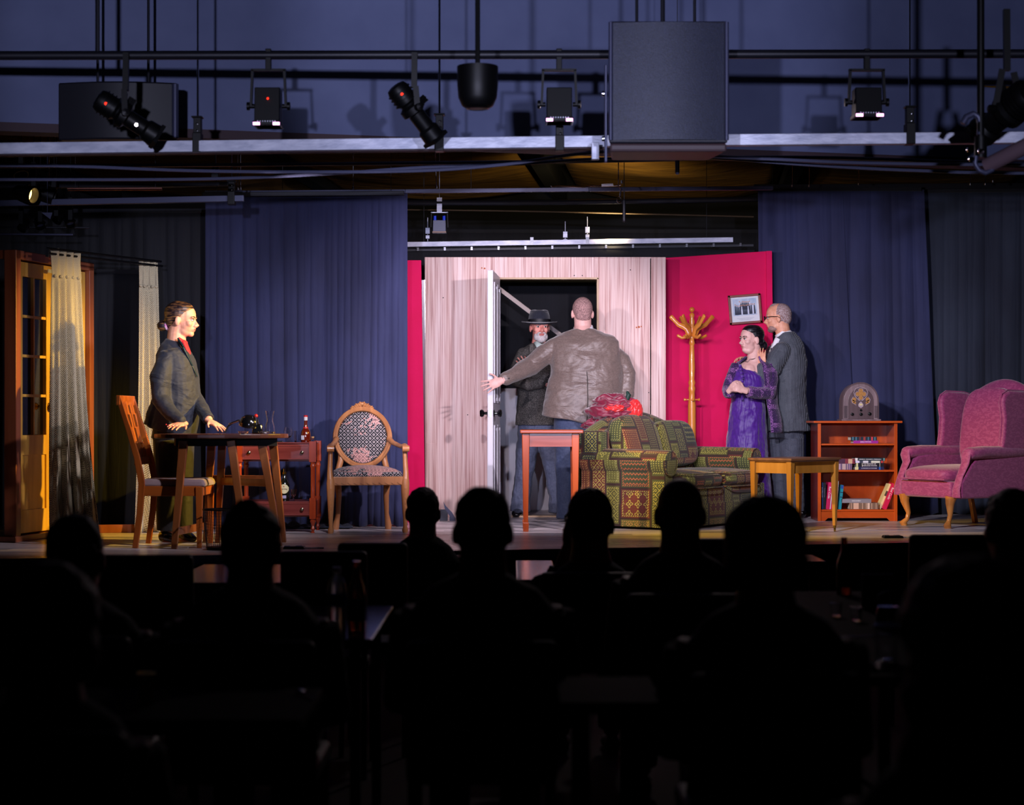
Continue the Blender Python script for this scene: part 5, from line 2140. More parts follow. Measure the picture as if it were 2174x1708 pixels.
ZS = [ST + s for s in sh]
book('purple paperback lying on the top shelf under the tartan book', 1838, ZS[0], 0.205, 0.024, 0.14, (150, 30, 140), letters='HOLLYWOOD', tsize=0.014)
book('thick tartan-spined book on top of the purple paperback', 1834, ZS[0] + 0.024, 0.215, 0.030, 0.15, (22, 38, 52), stripe=[(-0.42, 0.04, (70, 130, 150)), (-0.3, 0.05, (60, 110, 130)), (-0.15, 0.04, (120, 40, 40)), (0.02, 0.08, (150, 50, 46)), (0.17, 0.04, (60, 110, 130)), (0.31, 0.06, (210, 60, 70)), (0.42, 0.04, (70, 130, 150))])
book('lilac ribbed hardback at the bottom of the left pile on the middle shelf', 1785, ZS[1], 0.185, 0.050, 0.15, (104, 84, 112), stripe=[(0.1, 0.05, (206, 180, 170)), (0.18, 0.05, (206, 180, 170)), (0.29, 0.02, (206, 180, 170)), (-0.05, 0.06, (180, 150, 170)), (0.38, 0.03, (160, 130, 160))])
book('maroon hardback with a gold band on top of the lilac one', 1791, ZS[1] + 0.050, 0.21, 0.040, 0.15, (122, 42, 58), stripe=[(0.26, 0.16, (196, 160, 130)), (-0.1, 0.3, (70, 30, 60))])
xk = 1845
book('navy book at the bottom of the right pile on the middle shelf', xk, ZS[1], 0.245, 0.024, 0.16, (26, 30, 76), letters='A DANGEROUS FORTUNE', tsize=0.011, stripe=[(-0.42, 0.12, (206, 204, 150)), (0.36, 0.05, (40, 100, 180))])
book('black anthology second from the bottom of the right pile', xk + 1, ZS[1] + 0.024, 0.235, 0.032, 0.16, (16, 14, 26), letters=['THE MEMOIRS OF', 'SHERLOCK HOLMES'], tsize=0.0135, stripe=[(-0.26, 0.015, (220, 216, 200)), (0.36, 0.015, (220, 216, 200)), (-0.44, 0.07, (200, 200, 150))])
book('slim book with a white and red spine, third from the bottom of the right pile', xk, ZS[1] + 0.056, 0.24, 0.018, 0.16, (60, 66, 84), stripe=[(-0.4, 0.14, (214, 208, 236)), (0.22, 0.3, (214, 216, 200)), (0.44, 0.06, (200, 50, 40)), (-0.12, 0.18, (216, 216, 226))])
book('dark teal hardback on top of the right pile', xk + 2, ZS[1] + 0.074, 0.25, 0.023, 0.16, (22, 42, 52), letters='GENERAL GEORGE C. MARSHALL', tsize=0.0125, stripe=[(-0.45, 0.08, (224, 222, 220)), (0.46, 0.02, (150, 220, 210))])
zb = ZS[2]
book('blue upright book at the far left of the bottom shelf', 1744.5, zb, 0.022, 0.222, 0.16, (24, 62, 120), lie=False, letters='MARRIAGE', tsize=0.017)
book('black upright book second from the left on the bottom shelf', 1750.5, zb, 0.022, 0.220, 0.16, (18, 18, 26), lie=False, letters='The Secret Society', tsize=0.010, tcol=(130, 130, 150))
book('crimson upright book, left one of the two standing ones', 1757, zb, 0.032, 0.222, 0.16, (196, 16, 84), lie=False, lean=R(6), letters='Red Code', tsize=0.024)
book('white-edged slim book between the crimson upright ones', 1762.5, zb, 0.008, 0.200, 0.16, (214, 214, 226), lie=False, lean=R(6))
book('crimson upright book, right one of the two standing ones', 1767, zb, 0.030, 0.220, 0.16, (196, 16, 84), lie=False, lean=R(6), letters='Red Code', tsize=0.024)
book('white paperback standing behind the golden table leg', 1774, zb, 0.024, 0.232, 0.14, (206, 204, 212), lie=False, lean=R(3))
book('teal and blue book leaning right of the golden table leg', 1783, zb, 0.022, 0.200, 0.14, (20, 130, 150), lie=False, lean=R(6), stripe=[(0.42, 0.14, (20, 70, 150)), (0.2, 0.03, (14, 30, 70)), (0.0, 0.03, (14, 30, 70))])
book('thick tan ribbed hardback lying at the bottom of the lower pile', 1834, zb, 0.24, 0.052, 0.16, (122, 98, 84), stripe=[(-0.43, 0.02, (196, 160, 140)), (-0.27, 0.18, (206, 170, 150)), (-0.05, 0.02, (200, 170, 150)), (0.08, 0.02, (200, 170, 150)), (0.16, 0.08, (216, 190, 176)), (0.27, 0.02, (200, 170, 150)), (0.42, 0.02, (200, 170, 150))])
book('silver-grey book lying on the thick tan hardback', 1818, zb + 0.052, 0.245, 0.032, 0.16, (132, 128, 140), letters='DISCOVERY', tsize=0.014)
book('cream book with a portrait leaning beside the lower pile', 1867, zb, 0.020, 0.225, 0.13, (222, 208, 150), Y=YB_ + 0.09, lie=False, lean=R(24), stripe=[(0.12, 0.2, (70, 60, 50))])
book('crimson book leaning at the right end of the bottom shelf', 1877, zb, 0.036, 0.225, 0.14, (200, 16, 74), lie=False, lean=R(22), letters='Red Code', tsize=0.026)

# ------------------------------------------------------------------ cathedral radio
RW = wood('radio_walnut', (92, 74, 78), (136, 114, 116), axis=2, scale=12, rough=0.35)
RWD = wood('radio_walnut_dark', (66, 48, 50), (96, 76, 78), axis=2, scale=12, rough=0.35)
YR_ = 15.62
ra_ = thing('radio', 'cathedral-arched wooden radio with a quatrefoil grille on the bookcase', 'radio', (X(1827, YR_), YR_, ST + hB))
rw_, rh = 0.148, 0.315


def arch(w_, h_, n=18, z0=0.0, sh_=0.13):
    pts = [(-w_, z0), (w_, z0), (w_, z0 + sh_)]
    for i in range(1, n):
        a = pi * i / n / 1.0
        x_ = w_ * cos(a)
        z_ = z0 + sh_ + (h_ - sh_) * (sin(a) ** 0.86)
        pts.append((x_, z_))
    pts.append((-w_, z0 + sh_))
    return pts


b = MB()
b.prism(arch(rw_, rh - 0.012, z0=0.012), 0.0, 0.18)
b.build('cabinet', RW, ra_, smooth=False, bevel=0.003)
b = MB()
b.prism(arch(rw_ + 0.004, rh - 0.006, z0=0.012), -0.004, 0.008)
b.build('front_rim', RWD, ra_, smooth=False)
b = MB()
b.prism(arch(rw_ - 0.006, rh - 0.022, z0=0.014), -0.008, 0.0)
b.build('arch_band', RW, ra_, smooth=False, bevel=0.002)
b = MB()
b.prism(arch(rw_ - 0.042, rh - 0.062, z0=0.014, sh_=0.14), -0.012, -0.006)
b.build('centre_panel', RWD, ra_, smooth=False, bevel=0.003)
b = MB()
b.box((0, 0.07, 0.007), (2 * rw_ + 0.03, 0.22, 0.014))
b.box((0, -0.02, 0.006), (0.07, 0.05, 0.012))
b.build('base', RW, ra_, smooth=False, bevel=0.003)
for s_ in (-1, 1):
    b = MB()
    for i in range(5):
        b.box((s_ * (rw_ - 0.034 + i * 0.006), -0.010, 0.075), (0.003, 0.006, 0.10))
    b.build('fluting', RWD, ra_, smooth=False)
CLO = mat('grille_cloth', (150, 104, 50), (170, 122, 64), rough=0.8, scale=120)
RWL = wood('radio_moulding', (150, 132, 140), (176, 158, 164), axis=2, scale=12)
zc = 0.222
b = MB()
for dx, dz in ((0, 0), (0.024, 0), (-0.024, 0), (0, 0.026), (0, -0.03)):
    b.lathe([(0.0, -0.0140), (0.018, -0.0135), (0.018, -0.010)], (dx, 0, zc + dz), 16, (0, 1, 0))
b.build('quatrefoil_cloth', CLO, ra_)
for s_ in (-1, 1):
    b = MB()
    for dx, dz, r_ in ((0.055, 0.178, 0.016), (0.063, 0.160, 0.013), (0.050, 0.150, 0.011)):
        b.lathe([(r_, -0.0135), (r_, -0.010)], (s_ * dx, 0, dz), 14, (0, 1, 0))
    b.build('side_opening_cloth', CLO, ra_)
    b = MB()
    b.tube([(s_ * (0.010), -0.015, 0.165), (s_ * 0.036, -0.015, 0.19), (s_ * 0.05, -0.015, 0.205), (s_ * 0.058, -0.015, 0.235), (s_ * 0.044, -0.015, 0.266), (s_ * 0.0, -0.015, 0.282)], 0.0028, 6)
    b.tube([(s_ * 0.038, -0.015, 0.13), (s_ * 0.072, -0.015, 0.15), (s_ * 0.078, -0.015, 0.175), (s_ * 0.062, -0.015, 0.2)], 0.0025, 6)
    b.build('grille_moulding', RWL, ra_)
b = MB()
for dx, dz in ((0.027, 0), (-0.027, 0), (0, 0.029), (0, -0.033)):
    b.tube([(dx + 0.0195 * cos(a), -0.015, zc + dz + 0.0195 * sin(a)) for a in [math.atan2(dz, dx) - 1.9 + 3.8 * i / 9 for i in range(10)]], 0.0022, 6)
b.build('quatrefoil_moulding', RWL, ra_)
b = MB()
b.prism([(-0.022, 0.135), (-0.02, 0.118), (0, 0.105), (0.02, 0.118), (0.022, 0.135), (0.012, 0.15), (0, 0.162), (-0.012, 0.15)], -0.018, -0.012)
dlp = b.build('dial_escutcheon', RWL, ra_, smooth=False, bevel=0.002)
b = MB()
b.box((0, -0.0185, 0.135), (0.024, 0.003, 0.016))
b.build('dial_window', mat('dial_ivory', (206, 190, 140), rough=0.3), dlp, smooth=False)
for dx, dz, r_ in ((-0.072, 0.055, 0.013), (0.0, 0.055, 0.013), (0.072, 0.058, 0.014), (0.0, 0.088, 0.009)):
    b = MB()
    b.lathe([(r_, 0), (r_ * 0.95, 0.012), (r_ * 0.6, 0.015), (0, 0.015)], (dx, -0.012, dz), 14, (0, -1, 0))
    b.build('knob', BLACKM, ra_)

# ------------------------------------------------------------------ patchwork sofa
def patchwork():
    m = mat('patchwork_tapestry', (90, 84, 40), rough=0.9, sheen=0.15)
    nb = NB(m)
    x, y, z, v = nb.xyz('UV')
    # patches: columns about 0.15 m wide, rows of varying height offset per column
    band, _ = nb.white(nb.m('FLOOR', nb.m('MULTIPLY', y, 1.9)), 3.7)
    cx0 = nb.m('ADD', nb.m('MULTIPLY', x, 5.6), nb.m('MULTIPLY', band, 9.3))
    cx = nb.m('ADD', cx0, nb.m('MULTIPLY', nb.m('SINE', nb.m('MULTIPLY', cx0, 2.1)), 0.26))
    col = nb.m('FLOOR', cx)
    wc, _ = nb.white(col, nb.m('MULTIPLY', col, 1.7))
    ry_ = nb.m('ADD', nb.m('MULTIPLY', y, nb.m('ADD', 2.4, nb.m('MULTIPLY', wc, 3.2))), nb.m('MULTIPLY', wc, 7.7))
    row = nb.m('FLOOR', ry_)
    wv, wcol = nb.white(col, row)
    row2 = nb.m('ADD', row, 31.7)
    wv2, _ = nb.white(row2, col)
    fx = nb.m('FRACT', cx)
    fy_ = nb.m('FRACT', ry_)
    # base colour per patch
    r = nb.N.new('ShaderNodeValToRGB')
    r.color_ramp.interpolation = 'CONSTANT'
    e = r.color_ramp.elements
    e[0].position = 0.0
    e[0].color = lin((84, 80, 34))
    e[1].position = 0.2
    e[1].color = lin((92, 38, 30))
    for p_, c_ in ((0.36, (62, 68, 36)), (0.5, (64, 46, 30)), (0.62, (96, 94, 40)), (0.74, (44, 50, 44)), (0.86, (108, 54, 36))):
        k = e.new(p_)
        k.color = lin(c_)
    nb.L.new(wv, r.inputs[0])
    base = r.outputs[0]
    # light thread colour
    r2 = nb.N.new('ShaderNodeValToRGB')
    r2.color_ramp.interpolation = 'CONSTANT'
    e = r2.color_ramp.elements
    e[0].position = 0.0
    e[0].color = lin((166, 158, 70))
    e[1].position = 0.35
    e[1].color = lin((176, 132, 72))
    k = e.new(0.6)
    k.color = lin((146, 146, 78))
    k = e.new(0.8)
    k.color = lin((176, 92, 52))
    nb.L.new(wv2, r2.inputs[0])
    thr = r2.outputs[0]
    # pattern A: diamonds
    u = nb.m('MULTIPLY', x, 15.0)
    w_ = nb.m('MULTIPLY', y, 15.0)
    a = nb.m('ABSOLUTE', nb.m('SUBTRACT', nb.m('FRACT', nb.m('ADD', u, w_)), 0.5))
    c = nb.m('ABSOLUTE', nb.m('SUBTRACT', nb.m('FRACT', nb.m('SUBTRACT', u, w_)), 0.5))
    d = nb.m('SQRT', nb.m('ADD', nb.m('MULTIPLY', a, a), nb.m('MULTIPLY', c, c)))
    pa = nb.m('MAXIMUM', nb.m('GREATER_THAN', nb.m('MAXIMUM', a, c), 0.45), nb.m('LESS_THAN', nb.m('ABSOLUTE', nb.m('SUBTRACT', d, 0.17)), 0.045))
    # pattern B: quatrefoils
    ux = nb.m('SUBTRACT', nb.m('FRACT', nb.m('MULTIPLY', x, 13.0)), 0.5)
    uy = nb.m('SUBTRACT', nb.m('FRACT', nb.m('MULTIPLY', y, 13.0)), 0.5)
    ang = nb.m('ARCTAN2', uy, ux)
    rad = nb.m('SQRT', nb.m('ADD', nb.m('MULTIPLY', ux, ux), nb.m('MULTIPLY', uy, uy)))
    q = nb.m('SUBTRACT', rad, nb.m('ADD', 0.27, nb.m('MULTIPLY', nb.m('COSINE', nb.m('MULTIPLY', ang, 4)), 0.09)))
    pb = nb.m('MAXIMUM', nb.m('LESS_THAN', nb.m('ABSOLUTE', q), 0.05), nb.m('LESS_THAN', rad, 0.09))
    # pattern C: dotted stripes
    sx = nb.m('FRACT', nb.m('MULTIPLY', x, 44.0))
    dy = nb.m('FRACT', nb.m('MULTIPLY', y, 60.0))
    pc_ = nb.m('MULTIPLY', nb.m('LESS_THAN', sx, 0.38), nb.m('LESS_THAN', dy, 0.5))
    # pattern D: horizontal braid
    sy = nb.m('FRACT', nb.m('ADD', nb.m('MULTIPLY', y, 26.0), nb.m('MULTIPLY', nb.m('ABSOLUTE', nb.m('SUBTRACT', nb.m('FRACT', nb.m('MULTIPLY', x, 34)), 0.5)), 0.7)))
    pd_ = nb.m('LESS_THAN', sy, 0.26)

    def sel(lo_, hi_):
        return nb.m('MULTIPLY', nb.m('GREATER_THAN', wv2, lo_), nb.m('LESS_THAN', wv2, hi_))
    pat = nb.m('ADD', nb.m('ADD', nb.m('MULTIPLY', pa, sel(-1, 0.27)), nb.m('MULTIPLY', pb, sel(0.27, 0.52))),
               nb.m('ADD', nb.m('MULTIPLY', pc_, sel(0.52, 0.78)), nb.m('MULTIPLY', pd_, sel(0.78, 2))))
    # borders: dark line, then dotted line
    bx = nb.m('MINIMUM', fx, nb.m('SUBTRACT', 1.0, fx))
    by = nb.m('MINIMUM', nb.m('MULTIPLY', fy_, 1.4), nb.m('MULTIPLY', nb.m('SUBTRACT', 1.0, fy_), 1.4))
    bd = nb.m('MINIMUM', bx, by)
    dark = nb.m('LESS_THAN', bd, 0.045)
    inner = nb.m('MULTIPLY', nb.m('LESS_THAN', bd, 0.15), nb.m('GREATER_THAN', bd, 0.10))
    dots = nb.m('MULTIPLY', inner, nb.m('LESS_THAN', nb.m('FRACT', nb.m('MULTIPLY', nb.m('ADD', x, y), 52)), 0.55))
    field = nb.m('GREATER_THAN', bd, 0.17)
    f = nb.m('MAXIMUM', nb.m('MULTIPLY', pat, field), dots)
    tn = nb.noise(v, 90, 2)
    f = nb.m('MULTIPLY', f, nb.m('ADD', 0.45, tn))
    c1 = nb.mix(f, base, thr)
    c2 = nb.mix(dark, c1, (52, 30, 24))
    c3 = nb.mix(nb.m('MULTIPLY', nb.m('GREATER_THAN', tn, 0.56), 0.35), c2, (40, 34, 22))
    nb.color(c3)
    nb.bump(nb.m('ADD', f, tn), 0.35, 0.003)
    return m


TAP = patchwork()
so = thing('sofa', 'rolled-arm sofa in olive and russet patchwork tapestry at centre stage', 'sofa', (1.30, 15.04, ST), R(55.5))
HX = 0.775


def cushion(b, c, size, puff=0.03, nx=10, seg=8, rot=None):
    """soft box: superellipsoid-like rounded slab"""
    cx, cy, cz_ = c
    hx, hy, hz = size[0] / 2, size[1] / 2, size[2] / 2
    m = Euler(rot).to_matrix() if rot else Matrix.Identity(3)
    nu, nv = 32, 16
    vs = []
    fs = []
    for j in range(nv + 1):
        ph = -pi / 2 + pi * j / nv
        for i in range(nu):
            th_ = 2 * pi * i / nu

            def se(t, e_):
                return math.copysign(abs(t) ** e_, t)
            x_ = hx * se(cos(ph), 0.5) * se(cos(th_), 0.32)
            y_ = hy * se(cos(ph), 0.5) * se(sin(th_), 0.32)
            z_ = hz * se(sin(ph), 0.62) * (1 + puff * (cos(pi * x_ / hx / 2) * cos(pi * y_ / hy / 2)) / max(hz, 0.01))
            vs.append(Vector(c) + m @ Vector((x_, y_, z_)))
    for j in range(nv):
        for i in range(nu):
            a = j * nu + i
            a2 = j * nu + (i + 1) % nu
            fs.append((a, a2, a2 + nu, a + nu))
    b.add(vs, fs)
    return b


b = MB()
b.box((0, 0.0, 0.19), (2 * HX - 0.06, 0.84, 0.26))
b.build('base', TAP, so, smooth=False, bevel=0.01, uv=1.0)
b = MB()
for (cx, cy, sx_, sy_) in ((0, -0.425, 2 * HX - 0.02, 0.012), (0, 0.425, 2 * HX - 0.02, 0.012), (-HX + 0.01, 0, 0.012, 0.85), (HX - 0.01, 0, 0.012, 0.85)):
    b.box((cx, cy, 0.105), (sx_, sy_, 0.17))
b.build('skirt', TAP, so, smooth=False, uv=1.0)
b = MB()
b.box((0, 0, 0.012), (2 * HX - 0.1, 0.8, 0.024))
b.build('plinth', BLACK, so, smooth=False)
for s_ in (-1, 1):
    ar = MB()
    xo = s_ * (HX - 0.075)
    ar.box((xo, 0.03, 0.32), (0.13, 0.75, 0.32))
    ar.tube([(xo, -0.36, 0.505), (xo, -0.2, 0.51), (xo, 0.2, 0.515), (xo, 0.40, 0.51)], [(0.10, 0.098)] * 4, 22, ref=(1, 0, 0))
    arm = ar.build('arm', TAP, so, bevel=0.012, uv=1.0)
    b = MB()
    b.tube([(xo + 0.092 * cos(a), -0.362, 0.505 + 0.092 * sin(a)) for a in [i * 2 * pi / 24 for i in range(24)]], 0.007, 6, ref=(0, 1, 0), closed=True)
    b.build('piping', TAP, arm, uv=1.0)
# camel back
b = MB()
n = 30
prof = []
for i in range(n + 1):
    x_ = -0.72 + 1.44 * i / n
    zt__ = 0.70 + 0.205 * max(0.0, cos((x_ + 0.02) / 0.78 * pi / 2)) ** 0.8
    prof.append((x_, zt__))
for i in range(n):
    (xa, za), (xb, zb_) = prof[i], prof[i + 1]
b.grid(lambda u, v: (
    -0.72 + 1.44 * u,
    0.30 + (0.115 * (cos(pi * v)) if v <= 1 else 0) + 0.10 * (0.30 + (0.70 + 0.205 * max(0.0, cos((-0.72 + 1.44 * u + 0.02) / 0.78 * pi / 2)) ** 0.8 - 0.30) * sin(pi * v) ** 0.35),
    0.30 + (0.70 + 0.205 * max(0.0, cos((-0.72 + 1.44 * u + 0.02) / 0.78 * pi / 2)) ** 0.8 - 0.30) * sin(pi * v) ** 0.35), 40, 24)
b.prism([(p[0], p[1] - 0.05) for p in reversed(prof)] + [(-0.72, 0.2), (0.72, 0.2)], 0.26, 0.38)
b.build('back', TAP, so, uv=1.0)
for i, xx in enumerate((-0.30, 0.33)):
    b = MB()
    cushion(b, (xx, -0.09, 0.365), (0.62, 0.76, 0.14), 0.014)
    cu = b.build('seat_cushion', TAP, so, uv=1.0)
    for zz in (0.31, 0.42):
        b = MB()
        pts = [(xx + 0.31 * math.copysign(abs(cos(t)) ** 0.3, cos(t)), -0.09 + 0.38 * math.copysign(abs(sin(t)) ** 0.3, sin(t)), zz) for t in [k * 2 * pi / 40 for k in range(40)]]
        b.tube(pts, 0.005, 6, ref=(0, 0, 1), closed=True)
        b.build('piping', TAP, cu, uv=1.0)
b = MB()
cushion(b, (-0.34, 0.16, 0.665), (0.56, 0.17, 0.42), 0.0, rot=(R(-18), 0, 0))
bc_ = b.build('back_cushion', TAP, so, uv=1.0)
b = MB()
cushion(b, (0.30, 0.19, 0.64), (0.60, 0.15, 0.38), 0.0, rot=(R(-16), 0, 0))
b.build('back_cushion', TAP, so, uv=1.0)
# the upholstered low side behind the left arm
b = MB()
b.box((-HX + 0.07, 0.32, 0.60), (0.12, 0.22, 0.30))
b.build('wing_panel', TAP, so, bevel=0.02, bseg=3, uv=1.0)

# crumpled velvet on the sofa back
def crumple(name, label, c, r, m, seed, cat, amp=0.25, fq=6.0):
    from mathutils import noise
    b = MB()
    b.ell((0, 0, 0), 1.0, seg=96, rings=64)
    vs = []
    for v in b.v:
        d = v.normalized()
        w_ = d * fq * 0.5 + Vector((seed, seed * 1.7, 0))
        w2 = w_ + 0.8 * Vector((noise.noise(w_ * 1.3), noise.noise(w_ * 1.3 + Vector((5, 0, 0))), noise.noise(w_ * 1.3 + Vector((0, 9, 0)))))
        n1 = 1 - (noise.noise(w2 * 0.8) ** 2 + 0.012) ** 0.5 * 2.4
        n2 = 1 - (noise.noise(w2 * 1.5 + Vector((3, 3, 3))) ** 2 + 0.03) ** 0.5 * 2
        k = 1 + amp * (n1 - 0.4) + amp * 0.4 * (n2 - 0.4)
        vs.append(Vector((d.x * r[0] * k, d.y * r[1] * k, d.z * r[2] * k)))
    b.v = vs
    o = b.build(name, m, loc=tuple(c), ang=180)
    tag(o, label, cat)
    return o


VEL = mat('burgundy_velvet', (98, 4, 40), (128, 12, 50), rough=0.45, scale=6, sheen=0.5, bump=0.3, bscale=12)
SAT = mat('scarlet_satin', (196, 20, 30), (210, 40, 40), rough=0.28, scale=6, sheen=0.3)
vx = crumple('velvet_cloth', 'crumpled burgundy velvet cloth heaped on the sofa back', P(1302, 868, 15.0), (0.205, 0.13, 0.115), VEL, 2.2, 'cloth', 0.34, 3.0)
b = MB()
b.grid(lambda u, v: (-0.24 + 0.30 * u + 0.02 * sin(v * 9), 0.02 * sin(u * 14 + v * 4) - 0.01, -0.155 + (0.02 + 0.20 * u ** 0.6) * v + 0.008 * sin(u * 30)), 30, 14)
b.build('trailing_edge', VEL, vx, solid=0.012)
sx_o = crumple('satin_lining', 'shiny scarlet satin puffing out of the burgundy velvet', P(1347, 872, 14.93), (0.060, 0.055, 0.085), SAT, 7.1, 'cloth', 0.30, 2.6)
crumple('satin_lining', 'small scarlet satin fold at the middle of the burgundy velvet', P(1305, 866, 14.88), (0.075, 0.03, 0.03), SAT, 4.4, 'cloth', 0.35, 2.6)
b = MB()
b.tube([(0, 0, 0), (0.01, 0, 0.03), (0.0, 0.01, 0.05)], [0.018, 0.02, 0.012], 10, round_=True)
o = b.build('green_ribbon', mat('green_ribbon', (22, 52, 44), rough=0.6), loc=tuple(P(1332, 846, 14.95)))
tag(o, 'dark green ribbon knot on top of the burgundy velvet', 'ribbon')

# ------------------------------------------------------------------ mauve wing armchair
def mauve():
    m = mat('mauve_damask', (150, 54, 98), rough=0.6, sheen=0.4)
    nb = NB(m)
    x, y, z, v = nb.xyz('UV')
    mp = nb.N.new('ShaderNodeMapping')
    mp.inputs['Scale'].default_value = (16, 34, 1)
    mp.inputs['Rotation'].default_value = (0, 0, R(35))
    nb.L.new(v, mp.inputs[0])
    n1 = nb.noise(mp.outputs[0], 1.6, 2, 1.0)
    f = nb.m('MULTIPLY', nb.m('GREATER_THAN', n1, 0.52), 0.55)
    nb.color(nb.mix(f, (142, 46, 102), (172, 76, 126)))
    nb.bump(n1, 0.25, 0.006)
    return m


MAU = mauve()
CAB2 = wood('cabriole_oak', (160, 90, 36), (206, 136, 66), axis=2, scale=9, rough=0.25)
wc_ = thing('wing_armchair', 'mauve damask wing armchair with cabriole legs at the right edge', 'armchair', (3.50, 14.84, ST), R(-60))
wx = 0.33
b = MB()
b.box((0, 0.04, 0.295), (0.58, 0.74, 0.13))
b.build('seat_base', MAU, wc_, bevel=0.025, bseg=3, uv=1.0)
b = MB()
cushion(b, (0, 0.0, 0.405), (0.52, 0.72, 0.13), 0.016)
b.build('seat_cushion', MAU, wc_, uv=1.0)
b = MB()
b.tube([(-0.255, -0.36, 0.375), (0.255, -0.36, 0.375)], 0.006, 6)
b.build('piping', MAU, wc_, uv=1.0)
for s_ in (-1, 1):
    b = MB()
    # side skirt panel, arm roll, arm front scroll
    b.prism([(-0.30, 0.23), (0.46, 0.23), (0.46, 0.58), (0.10, 0.58), (-0.12, 0.55), (-0.19, 0.50), (-0.26, 0.40), (-0.30, 0.36)], s_ * wx - 0.04, s_ * wx + 0.04, 'yz')
    b.build('side_panel', MAU, wc_, bevel=0.02, bseg=3, uv=1.0)
    b = MB()
    b.tube([(s_ * (wx + 0.015), -0.19, 0.575), (s_ * (wx + 0.015), -0.05, 0.582), (s_ * (wx + 0.005), 0.2, 0.58), (s_ * wx, 0.42, 0.58)], [(0.062, 0.048), (0.060, 0.050), (0.056, 0.050), (0.05, 0.05)], 18, round_=True)
    b.build('armrest', MAU, wc_, uv=1.0)
    b = MB()
    b.tube([(s_ * (wx + 0.015), -0.212, 0.60), (s_ * (wx + 0.012), -0.225, 0.56), (s_ * (wx - 0.0), -0.22, 0.50), (s_ * (wx - 0.0), -0.275, 0.40), (s_ * (wx - 0.0), -0.312, 0.30), (s_ * (wx), -0.31, 0.24)], [(0.044, 0.014), (0.052, 0.016), (0.044, 0.014), (0.036, 0.014), (0.04, 0.014), (0.044, 0.014)], 14)
    b.build('arm_facing', MAU, wc_, uv=1.0)
    # wing
    b = MB()
    b.prism([(0.12, 0.60), (0.50, 0.58), (0.54, 1.02), (0.40, 1.055), (0.21, 1.06), (0.15, 1.03), (0.13, 0.97), (0.15, 0.85), (0.14, 0.72)], s_ * wx - 0.032 + s_ * 0.012, s_ * wx + 0.032 + s_ * 0.012, 'yz')
    b.build('wing', MAU, wc_, bevel=0.025, bseg=4, uv=1.0)
    b = MB()
    b.tube([(s_ * (wx + 0.012), y_, z_) for y_, z_ in ((0.13, 0.62), (0.138, 0.72), (0.148, 0.85), (0.13, 0.97), (0.15, 1.035), (0.21, 1.066), (0.40, 1.06), (0.52, 1.03))], 0.007, 6)
    b.build('piping', MAU, wc_, uv=1.0)
    b = MB()
    b.tube([(s_ * 0.245, -0.315, 0.0), (s_ * 0.25, -0.33, 0.022), (s_ * 0.235, -0.30, 0.05), (s_ * 0.235, -0.285, 0.10), (s_ * 0.255, -0.305, 0.19), (s_ * 0.262, -0.30, 0.245)], [0.026, 0.030, 0.018, 0.019, 0.034, 0.046], 16)
    b.build('leg', CAB2, wc_)
    b = MB()
    b.bar((s_ * 0.25, 0.44, 0.0), (s_ * 0.25, 0.38, 0.25), 0.036, 0.036)
    b.build('leg', CAB2, wc_, smooth=False, bevel=0.004)
b = MB()


def backf(u, v):
    x_ = -0.33 + 0.66 * u
    zt__ = 1.045 + 0.115 * max(0, cos(x_ / 0.34 * pi / 2)) ** 0.9
    s2 = sin(pi * v) ** 0.4
    z_ = 0.26 + (zt__ - 0.26) * s2
    return (x_, 0.32 + 0.10 * (z_ - 0.4) / 0.7 - 0.075 * cos(pi * v) * -1 * -1 if False else 0.42 + 0.13 * (z_ - 0.4) - 0.085 * cos(pi * v), z_)


b.grid(backf, 30, 30)
b.prism([(-0.33, 0.25), (0.33, 0.25), (0.33, 1.0), (-0.33, 1.0)], 0.43, 0.49)
b.build('back', MAU, wc_, uv=1.0)
b = MB()
cushion(b, (0, 0.34, 0.76), (0.54, 0.12, 0.66), 0.0, rot=(R(-8), 0, 0))
b.build('back_pad', MAU, wc_, uv=1.0)

